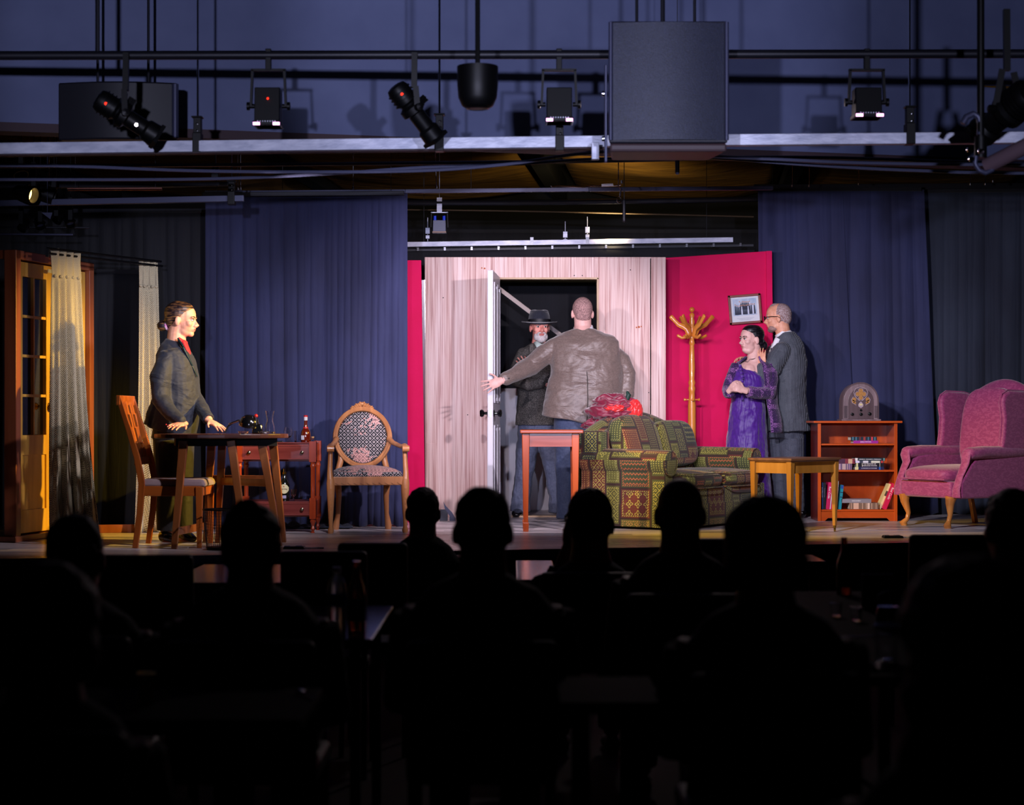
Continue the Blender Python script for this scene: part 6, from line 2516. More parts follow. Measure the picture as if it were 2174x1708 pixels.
# ------------------------------------------------------------------ people
def head_mesh(b, c, yaw, pitch=0.0, s=1.0, ears=True, neck_to=None, nose=1.0, nr=0.055):
    """adds head volumes to b; yaw: direction of face in plan (radians, 0 = +x)"""
    f = Vector((cos(yaw) * cos(pitch), sin(yaw) * cos(pitch), sin(pitch)))
    sd = Vector((-sin(yaw), cos(yaw), 0))
    u = f.cross(sd)
    M3 = Matrix((f, sd, u)).transposed()
    c = Vector(c)

    def T(p):
        return c + M3 @ (Vector(p) * s)

    def E(p, r, extra=None):
        m = M3 @ (Euler(extra).to_matrix() if extra else Matrix.Identity(3))
        b.ell(T(p), tuple(q * s for q in r), rot=m, seg=20, rings=14)
    E((-0.012, 0, 0.028), (0.099, 0.077, 0.090))
    E((0.030, 0, 0.03), (0.066, 0.068, 0.078))
    E((0.034, 0, -0.03), (0.058, 0.060, 0.082))
    E((0.022, 0, -0.070), (0.058, 0.056, 0.045))
    E((0.070, 0, -0.092), (0.022, 0.026, 0.020))
    for q in (-1, 1):
        E((0.060, q * 0.040, -0.022), (0.026, 0.022, 0.024))
        if ears:
            E((-0.008, q * 0.079, -0.012), (0.019, 0.009, 0.033), (0, 0, -q * 0.35))
        E((0.099, q * 0.012, -0.036), (0.013, 0.010, 0.009))
        E((0.083, q * 0.032, 0.020), (0.012, 0.024, 0.008))
    b.tube([T((0.086, 0, 0.010)), T((0.098, 0, -0.012)), T((0.114 * (0.5 + 0.5 * nose), 0, -0.030)), T((0.100, 0, -0.042))], [0.009 * s, 0.010 * s, 0.013 * s, 0.009 * s], 12, round_=True)
    E((0.088, 0, -0.057), (0.012, 0.025, 0.007))
    E((0.086, 0, -0.069), (0.011, 0.022, 0.008))
    if neck_to is not None:
        b.tube([T((-0.02, 0, -0.03)), T((-0.03, 0, -0.09)), Vector(neck_to)], [nr * s, nr * s, nr * 1.18 * s], 18)
    return T, M3


EYEW = mat('eye_white', (226, 220, 216), rough=0.2)
EYED = mat('eye_dark', (30, 20, 18), rough=0.15)
LIP = mat('lips', (176, 96, 92), rough=0.45)
LIPR = mat('lips_red', (190, 40, 50), rough=0.35)


def face_parts(T, M3, s, par, brow, lip=LIP):
    for q in (-1, 1):
        b = MB()
        b.ell(T((0.0815, q * 0.031, 0.003)), (0.0120 * s, 0.0135 * s, 0.0070 * s), rot=M3, seg=12, rings=8)
        e = b.build('eye', EYEW, par)
        b = MB()
        b.ell(T((0.0895, q * 0.031, 0.003)), (0.0055 * s, 0.0065 * s, 0.0065 * s), rot=M3, seg=10, rings=6)
        b.build('iris', EYED, e)
        b = MB()
        b.tube([T((0.093, q * 0.012, 0.021)), T((0.0935, q * 0.030, 0.027)), T((0.083, q * 0.050, 0.022))], 0.004 * s, 8, round_=True)
        b.build('eyebrow', brow, par)
        b = MB()
        b.tube([T((0.092, q * 0.018, 0.0105)), T((0.094, q * 0.031, 0.013)), T((0.087, q * 0.045, 0.009))], 0.0025 * s, 6, round_=True)
        b.build('eyelid', brow, par)
    b = MB()
    b.ell(T((0.096, 0, -0.0575)), (0.006 * s, 0.021 * s, 0.0042 * s), rot=M3, seg=12, rings=8)
    b.ell(T((0.0935, 0, -0.067)), (0.006 * s, 0.018 * s, 0.005 * s), rot=M3, seg=12, rings=8)
    b.build('lips', lip, par)


def hand(b, w, d, n, s=1.0, curl=0.25, spread=0.16, side=1, fr=0.0078, thumb=0.9):
    """w wrist, d finger direction, n back-of-hand normal; side=+1 thumb on d x n side"""
    w, d = Vector(w), Vector(d).normalized()
    n = Vector(n)
    n = (n - d * n.dot(d)).normalized()
    t = d.cross(n) * side
    R3 = Matrix((d, t, n)).transposed()
    b.ell(w + d * 0.045 * s, (0.052 * s, 0.040 * s, 0.015 * s), rot=R3, seg=16, rings=10)
    b.ell(w + d * 0.030 * s + t * 0.018 * s - n * 0.004, (0.036 * s, 0.020 * s, 0.015 * s), rot=R3, seg=12, rings=8)
    b.tube([w - d * 0.03 * s, w + d * 0.03 * s], [(0.026 * s, 0.019 * s), (0.030 * s, 0.016 * s)], 14, ref=t)
    for i, (off, ln) in enumerate(((0.030, 0.072), (0.010, 0.080), (-0.011, 0.075), (-0.031, 0.058))):
        base = w + d * (0.080 - abs(off) * 0.25) * s + t * off * s
        a = (1.5 - i) * spread
        dd = (d * cos(a) + t * sin(a)).normalized()
        pts = [base - dd * 0.03 * s, base]
        cdir = dd
        q = base
        for k in range(3):
            ca = curl * (1.0 + 0.4 * k)
            cdir = (cdir * cos(ca) - n * sin(ca)).normalized()
            q = q + cdir * ln * s * (0.44, 0.32, 0.24)[k]
            pts.append(q)
        b.tube(pts, [fr * 1.1 * s, fr * 1.08 * s, fr * s, fr * 0.92 * s, fr * 0.8 * s], 10, ref=t, round_=True)
    tb = w + d * 0.022 * s + t * 0.030 * s
    d1 = (d * cos(thumb) + t * sin(thumb) - n * 0.15).normalized()
    d2 = (d * cos(thumb * 0.6) + t * sin(thumb * 0.6) - n * 0.3).normalized()
    b.tube([tb - d1 * 0.02, tb, tb + d1 * 0.036 * s, tb + d1 * 0.036 * s + d2 * 0.030 * s], [fr * 1.5 * s, fr * 1.35 * s, fr * 1.1 * s, fr * 0.9 * s], 10, ref=n, round_=True)


class Figure:
    def __init__(s, label, px0, Y, feet_floor=ST, yc=None):
        s.Y = Y
        s.base = Vector((X(px0, Y), Y, feet_floor))
        s.root = thing('person', label, 'person', tuple(s.base))
        s.body = MB()

    def q(s, px, py, dy=0.0):
        return P(px, py, s.Y + dy) - s.base

    def m(s, px):
        return px * s.Y / F


def shoe(b, heel, toe, w=0.045, h=0.075):
    heel, toe = Vector(heel), Vector(toe)
    d = (toe - heel)
    L_ = d.length
    d = d.normalized()
    sd = Vector((-d.y, d.x, 0))
    b.tube([heel + Vector((0, 0, 0.038)), heel + d * L_ * 0.3 + Vector((0, 0, 0.040)), heel + d * L_ * 0.65 + Vector((0, 0, 0.033)), toe + Vector((0, 0, 0.022))],
           [(w * 0.72, 0.038), (w * 0.78, 0.040), (w, 0.032), (w * 0.7, 0.021)], 14, ref=sd, round_=True)


def cloth(name, c1, c2, bs=7, bstretch=(1, 1, 1), bump=0.6, bd=0.03, rough=0.7, sheen=0.1, scale=60, stretch=(1, 1, 1)):
    return mat(name, c1, c2, rough=rough, scale=scale, stretch=stretch, bump=bump, bscale=bs, bstretch=bstretch, bdist=bd, sheen=sheen)


# ---- 1. woman in black jacket --------------------------------------------------
JBLK = cloth('black_wool_jacket', (24, 27, 38), (31, 35, 48), bs=6, bstretch=(1, 1, 2.2), bump=0.55)
TBLK = cloth('black_trousers', (12, 12, 16), (18, 18, 24), bs=5)
SHRED = cloth('red_shirt', (190, 14, 26), (206, 24, 34), bs=9, bump=0.3)
fg = Figure('woman in dark suit jacket and red shirt leaning on the round dark table', 375, 13.0)
q, m_ = fg.q, fg.m
hc = q(386, 679)
T, M3 = head_mesh(fg.body, hc, R(-6), R(-4), 1.0, neck_to=q(374, 742), nr=0.062)
B = fg.body
B.tube([q(368, 935), q(372, 880), q(374, 820), q(374, 770), q(374, 742)], [(0.14, 0.15), (0.13, 0.13), (0.13, 0.14), (0.12, 0.16), (0.05, 0.06)], 18)
B.tube([q(366, 930, -0.08), q(362, 1030, -0.08), q(356, 1135, -0.06)], [0.085, 0.055, 0.036], 14)
B.tube([q(374, 930, 0.08), q(384, 1030, 0.06), q(388, 1138, 0.02)], [0.085, 0.055, 0.036], 14)
B.tube([q(388, 1138, 0.02), q(392, 1149, -0.01), q(404, 1152, -0.05)], [0.036, 0.036, 0.024], 12, round_=True)
B.tube([q(352, 1130, -0.06), q(356, 1146, -0.08), q(368, 1150, -0.12)], [0.036, 0.036, 0.024], 12, round_=True)
B.tube([q(352, 765, -0.13), q(341, 800, -0.17), q(342, 848, -0.20), q(362, 876, -0.27), q(384, 894, -0.325)], [0.04, 0.036, 0.032, 0.028, 0.026], 12)
B.tube([q(392, 770, 0.10), q(408, 838, 0.06), q(430, 868, -0.08), q(444, 891, -0.22)], [0.036, 0.032, 0.028, 0.026], 12)
ztab = 0.745 + 0.012
w1 = q(389, 899, -0.33)
d1_ = Vector((-0.42, -0.85, -0.12)).normalized()
hand(B, w1, d1_, (0.1, -0.3, 1), 0.95, curl=0.12, spread=0.13, side=-1)
w2 = q(445, 893, -0.24)
hand(B, w2, (0.75, -0.5, -0.38), (0.2, -0.2, 1), 0.95, curl=0.10, spread=0.16, side=1)
B.build('body', SKIN, fg.root, voxel=0.0048)
face_parts(T, M3, 1.0, fg.root, mat('brown_brow', (50, 30, 22), rough=0.8))
HAIRB = mat('streaked_hair', (34, 22, 24), (150, 104, 62), rough=0.4, scale=26, stretch=(0.5, 0.5, 3.2), lo=0.48, hi=0.72, bump=0.5, bscale=60, bstretch=(0.4, 0.4, 3), bdist=0.004)
b = MB()


def hair_cap(b, T, s, pts):
    for p, r in pts:
        b.ell(T(p), tuple(v * s for v in r), rot=M3, seg=20, rings=14)


hair_cap(b, T, 1.0, [((-0.030, 0, 0.042), (0.096, 0.086, 0.088)), ((0.0, 0, 0.070), (0.078, 0.072, 0.056)), ((-0.062, 0, 0.0), (0.060, 0.070, 0.062)), ((-0.10, 0, -0.03), (0.03, 0.03, 0.03)),
                    ((-0.130, 0, -0.048), (0.042, 0.038, 0.038)), ((-0.004, 0, 0.072), (0.084, 0.078, 0.056))])
hr = b.build('hair', HAIRB, fg.root, voxel=0.005)
b = MB()
tc_ = T((-0.095, 0, -0.04))
b.tube([tc_ + M3 @ Vector((0.008 * cos(a), 0.030 * cos(a), 0.030 * sin(a))) for a in [i * 2 * pi / 16 for i in range(16)]], 0.010, 8, closed=True, ref=(0, 1, 0))
b.build('hair_tie', mat('pink_scrunchie', (214, 90, 160), (230, 226, 234), rough=0.6, scale=60), fg.root)
b = MB()
b.tube([q(364, 917), q(369, 895), q(373, 870), q(377, 840), q(376, 800), q(372, 770), q(369, 750), q(370, 736), q(373, 724)],
       [(0.170, 0.19), (0.168, 0.19), (0.162, 0.18), (0.158, 0.18), (0.150, 0.185), (0.136, 0.18), (0.122, 0.165), (0.096, 0.125), (0.068, 0.074)], 28)
b.tube([q(330, 905), q(338, 870), q(350, 830)], [(0.085, 0.13), (0.07, 0.13), (0.06, 0.12)], 16)
b.tube([q(354, 764, -0.12), q(341, 800, -0.17), q(342, 848, -0.20), q(362, 876, -0.27), q(383, 893, -0.32)], [0.074, 0.074, 0.064, 0.052, 0.044], 18, round_=True)
b.ell(q(364, 752, -0.07), (0.10, 0.10, 0.05), rot=(0, R(-20), 0))
b.tube([q(392, 760, 0.12), q(410, 840, 0.06), q(430, 868, -0.08), q(443, 890, -0.21)], [0.066, 0.058, 0.048, 0.042], 18)
b.build('jacket', JBLK, fg.root, voxel=0.0065, wr=0.022, wrs=0.13)
b = MB()
b.tube([q(366, 935), q(370, 900)], [(0.145, 0.17), (0.14, 0.16)], 20)
b.tube([q(360, 935, -0.085), q(356, 1030, -0.085), q(354, 1125, -0.06)], [0.115, 0.085, 0.070], 18)
b.tube([q(378, 935, 0.085), q(384, 1030, 0.06), q(388, 1128, 0.02)], [0.115, 0.085, 0.070], 18)
b.build('trousers', TBLK, fg.root, voxel=0.0075)
for (h_, t_) in ((q(345, 1153, -0.06), q(368, 1153, -0.14)), (q(384, 1153, 0.02), q(410, 1153, -0.08))):
    b = MB()
    h2, t2 = Vector((h_.x, h_.y, 0.0)), Vector((t_.x, t_.y, 0.0))
    shoe(b, h2, t2, 0.042)
    b.build('shoe', BLACKG, fg.root)
b = MB()
b.tube([q(372, 733), q(380, 722), q(384, 716)], [(0.066, 0.070), (0.064, 0.062), (0.058, 0.056)], 22)
b.tube([q(391, 728, -0.01), q(398, 745, -0.02), q(406, 768, -0.03), q(412, 790, -0.04)], [(0.022, 0.05), (0.020, 0.045), (0.016, 0.035), (0.008, 0.02)], 12, round_=True)
b.build('shirt', SHRED, fg.root, voxel=0.005)
b = MB()
b.bar(q(378, 720, -0.075), q(389, 736, -0.118), 0.012, 0.035)
b.bar(q(389, 736, -0.118), q(408, 775, -0.090), 0.012, 0.034, 0.008, 0.018)
b.bar(q(408, 775, -0.085), q(419, 800, -0.06), 0.008, 0.018, 0.006, 0.01)
b.build('lapel', mat('satin_lapel', (16, 40, 44), rough=0.35), fg.root, bevel=0.003)
b = MB()
sd_ = d1_.cross(Vector((0.1, -0.3, 1))).normalized()
for i in range(4):
    b.ell(w1 + d1_ * (0.147 - 0.008 * abs(i - 1)) + sd_ * (0.038 - 0.025 * i) + Vector((0, 0, 0.004)), 0.005, seg=8, rings=6)
b.build('painted_nail', LIPR, fg.root)

# ---- 2. bearded man in hat -----------------------------------------------------
TWD = mat('grey_tweed', (52, 50, 48), (104, 100, 96), rough=0.9, scale=170, lo=0.45, hi=0.6, bump=0.5, bscale=7, bdist=0.025)
TBLU = cloth('blue_grey_trousers', (84, 92, 118), (98, 106, 132), bs=4.5, bstretch=(1.5, 1.5, 0.9), bump=0.8, bd=0.05, rough=0.75)
fg = Figure('bearded man in a black fedora and grey tweed jacket with crossed arms', 1143, 16.27)
q, m_ = fg.q, fg.m
hc = q(1146, 694)
B = fg.body
T, M3 = head_mesh(B, hc, R(-80), R(-3), 1.02, neck_to=q(1143, 740), nr=0.056)
B.tube([q(1143, 920), q(1143, 860), q(1143, 790), q(1143, 748), q(1143, 738)], [(0.15, 0.10), (0.15, 0.11), (0.17, 0.11), (0.17, 0.08), (0.06, 0.06)], 18)
for sx_, pts in ((-1, [q(1124, 920), q(1112, 1000), q(1103, 1080)]), (1, [q(1164, 920), q(1178, 1000), q(1187, 1080)])):
    B.tube(pts, [0.085, 0.055, 0.038], 14)
B.tube([q(1112, 756), q(1099, 784, -0.02), q(1098, 808, -0.06), q(1122, 816, -0.16), q(1152, 812, -0.18)], [0.036, 0.034, 0.032, 0.03, 0.027], 12)
B.tube([q(1176, 756), q(1190, 784, -0.02), q(1190, 808, -0.06), q(1160, 802, -0.18), q(1126, 788, -0.20)], [0.036, 0.034, 0.032, 0.03, 0.026], 12)
hand(B, q(1124, 786, -0.20), (-0.55, -0.05, 0.75), (0, -1, 0.1), 0.95, curl=0.15, spread=0.14, side=-1)
hand(B, q(1158, 812, -0.19), (0.9, 0.0, -0.1), (0, -1, 0.2), 0.95, curl=0.3, spread=0.1, side=1)
B.build('body', SKIN2, fg.root, voxel=0.0048)
face_parts(T, M3, 1.02, fg.root, mat('grey_brow', (150, 140, 138), rough=0.8))
BEARD = mat('white_beard', (176, 168, 168), (206, 200, 200), rough=0.9, scale=90, bump=0.8, bscale=90, bdist=0.006)
b = MB()
for p, r in (((0.072, 0, -0.098), (0.038, 0.044, 0.036)), ((0.05, 0.035, -0.082), (0.038, 0.026, 0.036)), ((0.05, -0.035, -0.082), (0.038, 0.026, 0.036)), ((0.097, 0.016, -0.048), (0.010, 0.020, 0.007)), ((0.097, -0.016, -0.048), (0.010, 0.020, 0.007)), ((0.085, 0.030, -0.06), (0.014, 0.010, 0.02)), ((0.085, -0.030, -0.06), (0.014, 0.010, 0.02))):
    b.ell(T(p), r, rot=M3, seg=16, rings=10)
b.build('beard', BEARD, fg.root, voxel=0.004)
b = MB()
FEL = mat('navy_felt', (24, 27, 40), (30, 34, 48), rough=0.9, scale=60, sheen=0.3)
hatc = q(1145, 685)
k = fg.m(1)
b.tube([hatc + Vector((0, 0.01, 0.0)), hatc + Vector((0, 0.01, 0.012)), hatc + Vector((0, 0.01, 0.06)), hatc + Vector((0, 0.012, 0.092)), hatc + Vector((0, 0.012, 0.108))], [(0.098, 0.112), (0.097, 0.112), (0.090, 0.106), (0.080, 0.098), (0.052, 0.08)], 28, round_=False)
for q_ in (-1, 1):
    b.ell(hatc + Vector((q_ * 0.040, 0.014, 0.098)), (0.040, 0.074, 0.016), seg=20, rings=12)
n_ = 40
b.add([hatc + Vector((0.155 * cos(2 * pi * i / n_) * r_, 0.175 * sin(2 * pi * i / n_) * r_ + 0.005, z_ + (0.014 * (cos(2 * pi * i / n_)) ** 2 * (r_ > 0.9) - 0.01 * max(0, -sin(2 * pi * i / n_)) * (r_ > 0.9)))) for (r_, z_) in ((0.55, -0.006), (1.0, -0.008), (1.01, 0.0), (0.55, 0.004)) for i in range(n_)],
      [(j * n_ + i, j * n_ + (i + 1) % n_, ((j + 1) % 4) * n_ + (i + 1) % n_, ((j + 1) % 4) * n_ + i) for j in range(4) for i in range(n_)])
ht_ = b.build('fedora', FEL, fg.root, ang=70)
b = MB()
b.tube([hatc + Vector((0, 0.01, 0.004)), hatc + Vector((0, 0.01, 0.030))], [(0.100, 0.114), (0.0965, 0.111)], 28)
b.build('hat_band', mat('hat_band', (14, 15, 22), rough=0.5), ht_)
b = MB()
b.tube([q(1143, 902), q(1143, 880), q(1143, 840), q(1143, 800), q(1143, 765), q(1143, 748), q(1143, 735), q(1143, 728)],
       [(0.200, 0.150), (0.195, 0.148), (0.178, 0.140), (0.185, 0.140), (0.198, 0.130), (0.185, 0.110), (0.11, 0.085), (0.066, 0.066)], 28)
b.tube([q(1112, 754), q(1099, 782, -0.02), q(1097, 808, -0.06), q(1122, 816, -0.16), q(1150, 812, -0.18)], [0.070, 0.066, 0.062, 0.054, 0.046], 18, round_=True)
b.tube([q(1176, 754), q(1190, 782, -0.02), q(1190, 808, -0.06), q(1160, 802, -0.18), q(1132, 792, -0.20)], [0.070, 0.066, 0.062, 0.054, 0.046], 18, round_=True)
b.build('jacket', TWD, fg.root, voxel=0.0065, wr=0.016, wrs=0.12)
b = MB()
b.add([q(1133, 726, -0.08), q(1142, 742, -0.145), q(1150, 760, -0.152), q(1153, 732, -0.13), q(1140, 724, -0.10), q(1150, 745, -0.14)], [(0, 1, 4), (1, 5, 3), (1, 2, 5), (1, 3, 4)])
b.build('shirt_collar', mat('mint_shirt', (186, 206, 200), rough=0.6), fg.root, solid=0.006)
b = MB()
b.bar(q(1128, 731, -0.11), q(1130, 768, -0.165), 0.032, 0.008, 0.04, 0.008)
b.bar(q(1130, 768, -0.165), q(1143, 800, -0.170), 0.038, 0.008, 0.014, 0.008)
b.build('lapel', TWD, fg.root, bevel=0.003)
b = MB()
b.tube([q(1143, 925), q(1143, 890)], [(0.175, 0.12), (0.17, 0.12)], 22)
b.tube([q(1124, 925), q(1117, 970), q(1112, 1010), q(1106, 1060), q(1104, 1086)], [(0.098, 0.105), (0.092, 0.1), (0.080, 0.09), (0.080, 0.085), (0.088, 0.095)], 20)
b.tube([q(1163, 925), q(1171, 970), q(1178, 1010), q(1184, 1060), q(1186, 1086)], [(0.098, 0.105), (0.092, 0.1), (0.080, 0.09), (0.080, 0.085), (0.088, 0.095)], 20)
b.build('trousers', TBLU, fg.root, voxel=0.0075, wr=0.03, wrs=0.11)
for px_, dx in ((1103, -0.03), (1187, 0.03)):
    b = MB()
    p = q(px_, 1093)
    shoe(b, (p.x, 0.05, 0), (p.x + dx, -0.20, 0), 0.05)
    b.build('shoe', BLACKG, fg.root)

# ---- 3. man in shiny brown jacket, back to us ---------------------------------
BRN = mat('brown_sharkskin', (98, 84, 78), (118, 102, 96), rough=0.42, scale=120, bump=0.7, bscale=3.6, bstretch=(1.0, 1.0, 2.2), bdist=0.05, sheen=0.3)
TNAV = cloth('slate_blue_trousers', (50, 62, 92), (62, 74, 104), bs=5)
fg = Figure('heavy man in a brown suit jacket seen from behind, arm towards the door', 1238, 15.45)
q, m_ = fg.q, fg.m
B = fg.body
hc = q(1236, 664)
T, M3 = head_mesh(B, hc, R(97), R(0), 1.06, neck_to=q(1238, 712, 0.02), nr=0.066)
B.tube([q(1238, 920), q(1240, 850), q(1240, 770), q(1240, 718), q(1239, 700)], [(0.22, 0.14), (0.22, 0.14), (0.20, 0.12), (0.15, 0.08), (0.07, 0.07)], 18)
for pts in ([q(1210, 920), q(1208, 1010), q(1206, 1098)], [q(1268, 920), q(1272, 1010), q(1276, 1098)]):
    B.tube(pts, [0.10, 0.065, 0.045], 14)
B.tube([q(1192, 730), q(1160, 750, 0.01), q(1128, 776, 0.02), q(1094, 794, -0.10), q(1066, 807, -0.20)], [0.05, 0.05, 0.044, 0.036, 0.032], 14)
B.tube([q(1286, 734), q(1316, 764, 0.02), q(1332, 795, 0.02), q(1329, 838, -0.03)], [0.045, 0.04, 0.036, 0.03], 14)
hand(B, q(1064, 808, -0.20), (-0.92, -0.10, -0.36), (0.0, -1, 0.1), 1.08, curl=0.06, spread=0.20, side=1, thumb=1.15)
hand(B, q(1327, 842, -0.05), (-0.2, 0, -1), (0.9, -0.4, 0), 1.0, curl=0.3, spread=0.05)
B.build('body', SKIN3, fg.root, voxel=0.005)
STUB = mat('cropped_hair', (120, 92, 92), (176, 138, 134), rough=0.9, scale=130, lo=0.4, hi=0.6, bump=0.3, bscale=150, bdist=0.002)
b = MB()
b.ell(T((-0.016, 0, 0.032)), (0.098 * 1.06, 0.0785 * 1.06, 0.0905 * 1.06), rot=M3, seg=24, rings=16)
b.ell(T((-0.050, 0, -0.025)), (0.058 * 1.06, 0.062 * 1.06, 0.055 * 1.06), rot=M3, seg=20, rings=12)
b.build('cropped_hair', STUB, fg.root, voxel=0.005)
b = MB()
b.tube([q(1239, 702), q(1238, 692, 0.0)], [(0.086, 0.084), (0.078, 0.078)], 26)
b.build('shirt_collar', mat('white_shirt', (222, 220, 226), rough=0.6), fg.root)
b = MB()
b.tube([q(1225, 896), q(1228, 880), q(1240, 840), q(1246, 800), q(1243, 760), q(1240, 730), q(1239, 716), q(1239, 706), q(1239, 697)],
       [(0.295, 0.20), (0.30, 0.20), (0.318, 0.205), (0.300, 0.195), (0.288, 0.18), (0.285, 0.155), (0.255, 0.125), (0.165, 0.10), (0.084, 0.083)], 36, sq=0.85)
b.tube([q(1192, 730, 0.0), q(1162, 748, 0.01), q(1128, 776, 0.02), q(1096, 793, -0.10), q(1074, 804, -0.17)], [0.080, 0.090, 0.080, 0.066, 0.056], 20, round_=True)
b.tube([q(1286, 736, 0.0), q(1318, 766, 0.02), q(1333, 795, 0.02), q(1331, 838, -0.03)], [0.078, 0.080, 0.072, 0.058], 20, round_=True)
jk = b.build('jacket', BRN, fg.root, voxel=0.0075, wr=0.026, wrs=0.15, vsmooth=5)
b = MB()
b.tube([q(1243, 762, -0.178), q(1247, 800, -0.196), q(1248, 850, -0.210), q(1246, 893, -0.203)], 0.0035, 6)
b.build('back_seam', mat('seam_shadow', (48, 38, 32), rough=0.6), fg.root)
b = MB()
for i in range(4):
    p = q(1080 + i * 4.0, 803 - i * 1.5, -0.215 + i * 0.014)
    b.ell(p, (0.0065, 0.004, 0.0065), seg=8, rings=6)
b.build('cuff_button', BLACKG, fg.root)
b = MB()
rg = q(1049, 821, -0.205)
b.tube([rg + Vector((0.003 * cos(a), 0.010 * cos(a), 0.010 * sin(a))) for a in [i * pi / 6 for i in range(12)]], 0.002, 6, closed=True)
b.build('ring', BRASS, fg.root)
b = MB()
b.tube([q(1238, 925), q(1238, 880)], [(0.24, 0.17), (0.24, 0.17)], 22)
b.tube([q(1208, 925), q(1206, 1010), q(1206, 1100)], [0.125, 0.10, 0.095], 20)
b.tube([q(1270, 925), q(1273, 1010), q(1276, 1100)], [0.125, 0.10, 0.095], 20)
b.build('trousers', TNAV, fg.root, voxel=0.008, wr=0.02, wrs=0.12)
for px_ in (1206, 1276):
    b = MB()
    p = q(px_, 1100)
    shoe(b, (p.x, -0.08, 0), (p.x, 0.19, 0), 0.052)
    b.build('shoe', BLACKG, fg.root)

# ---- 4. woman in purple --------------------------------------------------------
PUR = cloth('purple_dress', (64, 16, 120), (74, 20, 134), bs=4, bstretch=(3, 3, 0.6), bump=0.7, bd=0.04, rough=0.5, sheen=0.3)


def tweed_plaid(name, base, lt, fx_=22, fz_=14):
    m = mat(name, base, rough=0.95, sheen=0.2)
    nb = NB(m)
    x, y, z, v = nb.xyz('Object')
    h = nb.m('ADD', nb.m('MULTIPLY', x, 1.0), nb.m('MULTIPLY', y, 0.8))
    a = nb.m('LESS_THAN', nb.m('FRACT', nb.m('MULTIPLY', h, fx_ * 0.5)), 0.25)
    c = nb.m('LESS_THAN', nb.m('FRACT', nb.m('MULTIPLY', z, fz_ * 0.5)), 0.25)
    n = nb.noise(v, 170, 2)
    f = nb.m('MULTIPLY', nb.m('MAXIMUM', a, c), nb.m('GREATER_THAN', n, 0.53))
    f2 = nb.m('MAXIMUM', nb.m('MULTIPLY', f, 0.75), nb.m('MULTIPLY', nb.m('GREATER_THAN', n, 0.62), 0.4))
    nb.color(nb.mix(f2, base, lt))
    nb.bump(n, 0.5, 0.004)
    return m


PLD = tweed_plaid('purple_tweed', (40, 12, 66), (178, 116, 190), 15, 13)
fg = Figure('woman in a purple dress and tweed cardigan clasping her hands', 1592, 15.84)
q, m_ = fg.q, fg.m
B = fg.body
hc = q(1595, 720)
T, M3 = head_mesh(B, hc, R(206), R(-2), 0.97, neck_to=q(1601, 768), nr=0.056)
B.ell(T((0.03, 0, -0.098)), (0.05, 0.05, 0.03), rot=M3)
B.tube([q(1590, 940), q(1592, 880), q(1596, 810), q(1598, 780), q(1600, 766)], [(0.13, 0.12), (0.105, 0.10), (0.12, 0.10), (0.13, 0.085), (0.06, 0.06)], 18)
for dx in (-12, 14):
    B.tube([q(1590 + dx, 940), q(1592 + dx, 1020), q(1594 + dx, 1092)], [0.085, 0.055, 0.038], 12)
    B.tube([q(1594 + dx, 1090), q(1590 + dx, 1099, -0.06)], [0.034, 0.026], 12, round_=True)
B.tube([q(1566, 782), q(1545, 828, -0.06), q(1556, 826, -0.25)], [0.045, 0.036, 0.026], 12)
B.tube([q(1632, 782, -0.03), q(1632, 832, -0.12), q(1580, 828, -0.27)], [0.045, 0.036, 0.026], 12)
hand(B, q(1549, 828, -0.24), (0.45, -0.35, 0.50), (-0.5, -0.8, 0.25), 0.92, curl=0.7, spread=0.02, side=1)
hand(B, q(1581, 829, -0.28), (-0.85, -0.15, 0.32), (0.1, -0.95, 0.35), 0.92, curl=0.6, spread=0.02, side=1)
B.ell(q(1590, 788, -0.015), (0.09, 0.09, 0.08))
B.build('body', SKIN3, fg.root, voxel=0.0048)
face_parts(T, M3, 0.97, fg.root, mat('dark_brow', (30, 20, 22), rough=0.8), LIP)
HDK = mat('dark_hair', (14, 11, 16), (48, 42, 52), rough=0.35, scale=30, stretch=(0.6, 0.6, 3), lo=0.5, hi=0.75, bump=0.4, bscale=60, bdist=0.003)
b = MB()
hair_cap(b, T, 0.97, [((-0.030, 0, 0.040), (0.094, 0.086, 0.086)), ((0.002, 0, 0.066), (0.078, 0.072, 0.058)), ((-0.060, 0, -0.015), (0.055, 0.066, 0.062)), ((-0.098, 0, -0.045), (0.045, 0.044, 0.055)), ((-0.118, 0.01, -0.055), (0.032, 0.04, 0.04)), ((-0.004, 0, 0.072), (0.084, 0.078, 0.056))])
b.build('hair', HDK, fg.root, voxel=0.005)
b = MB()
b.tube([q(1583, 1090), q(1584, 1040), q(1585, 980), q(1586, 930), q(1587, 880), q(1588, 850), q(1589, 815), q(1590, 795), q(1594, 785)],
       [(0.235, 0.20), (0.215, 0.185), (0.185, 0.17), (0.170, 0.16), (0.155, 0.15), (0.142, 0.14), (0.158, 0.150), (0.145, 0.135), (0.11, 0.09)], 30)
b.ell(q(1578, 812, -0.07), (0.10, 0.075, 0.07))
dr_ = b.build('dress', PUR, fg.root, voxel=0.007, wr=0.018, wrs=0.07)
b = MB()
for k_, (pa, pb) in enumerate((((1571, 774), (1577, 806)), ((1577, 804), (1576, 850)))):
    p0, p1 = q(pa[0], pa[1], -0.155), q(pb[0], pb[1], -0.185)
    b.grid(lambda u, v, p0=p0, p1=p1: p0.lerp(p1, u) + Vector((0.022 * (v - 0.5), 0.012 - 0.012 * sin(u * 26) * (1 if v > 0.5 else 0.4), 0.006 * sin(u * 26 + 1))), 24, 2)
b.build('ruffle', PUR, dr_, solid=0.004)
b = MB()


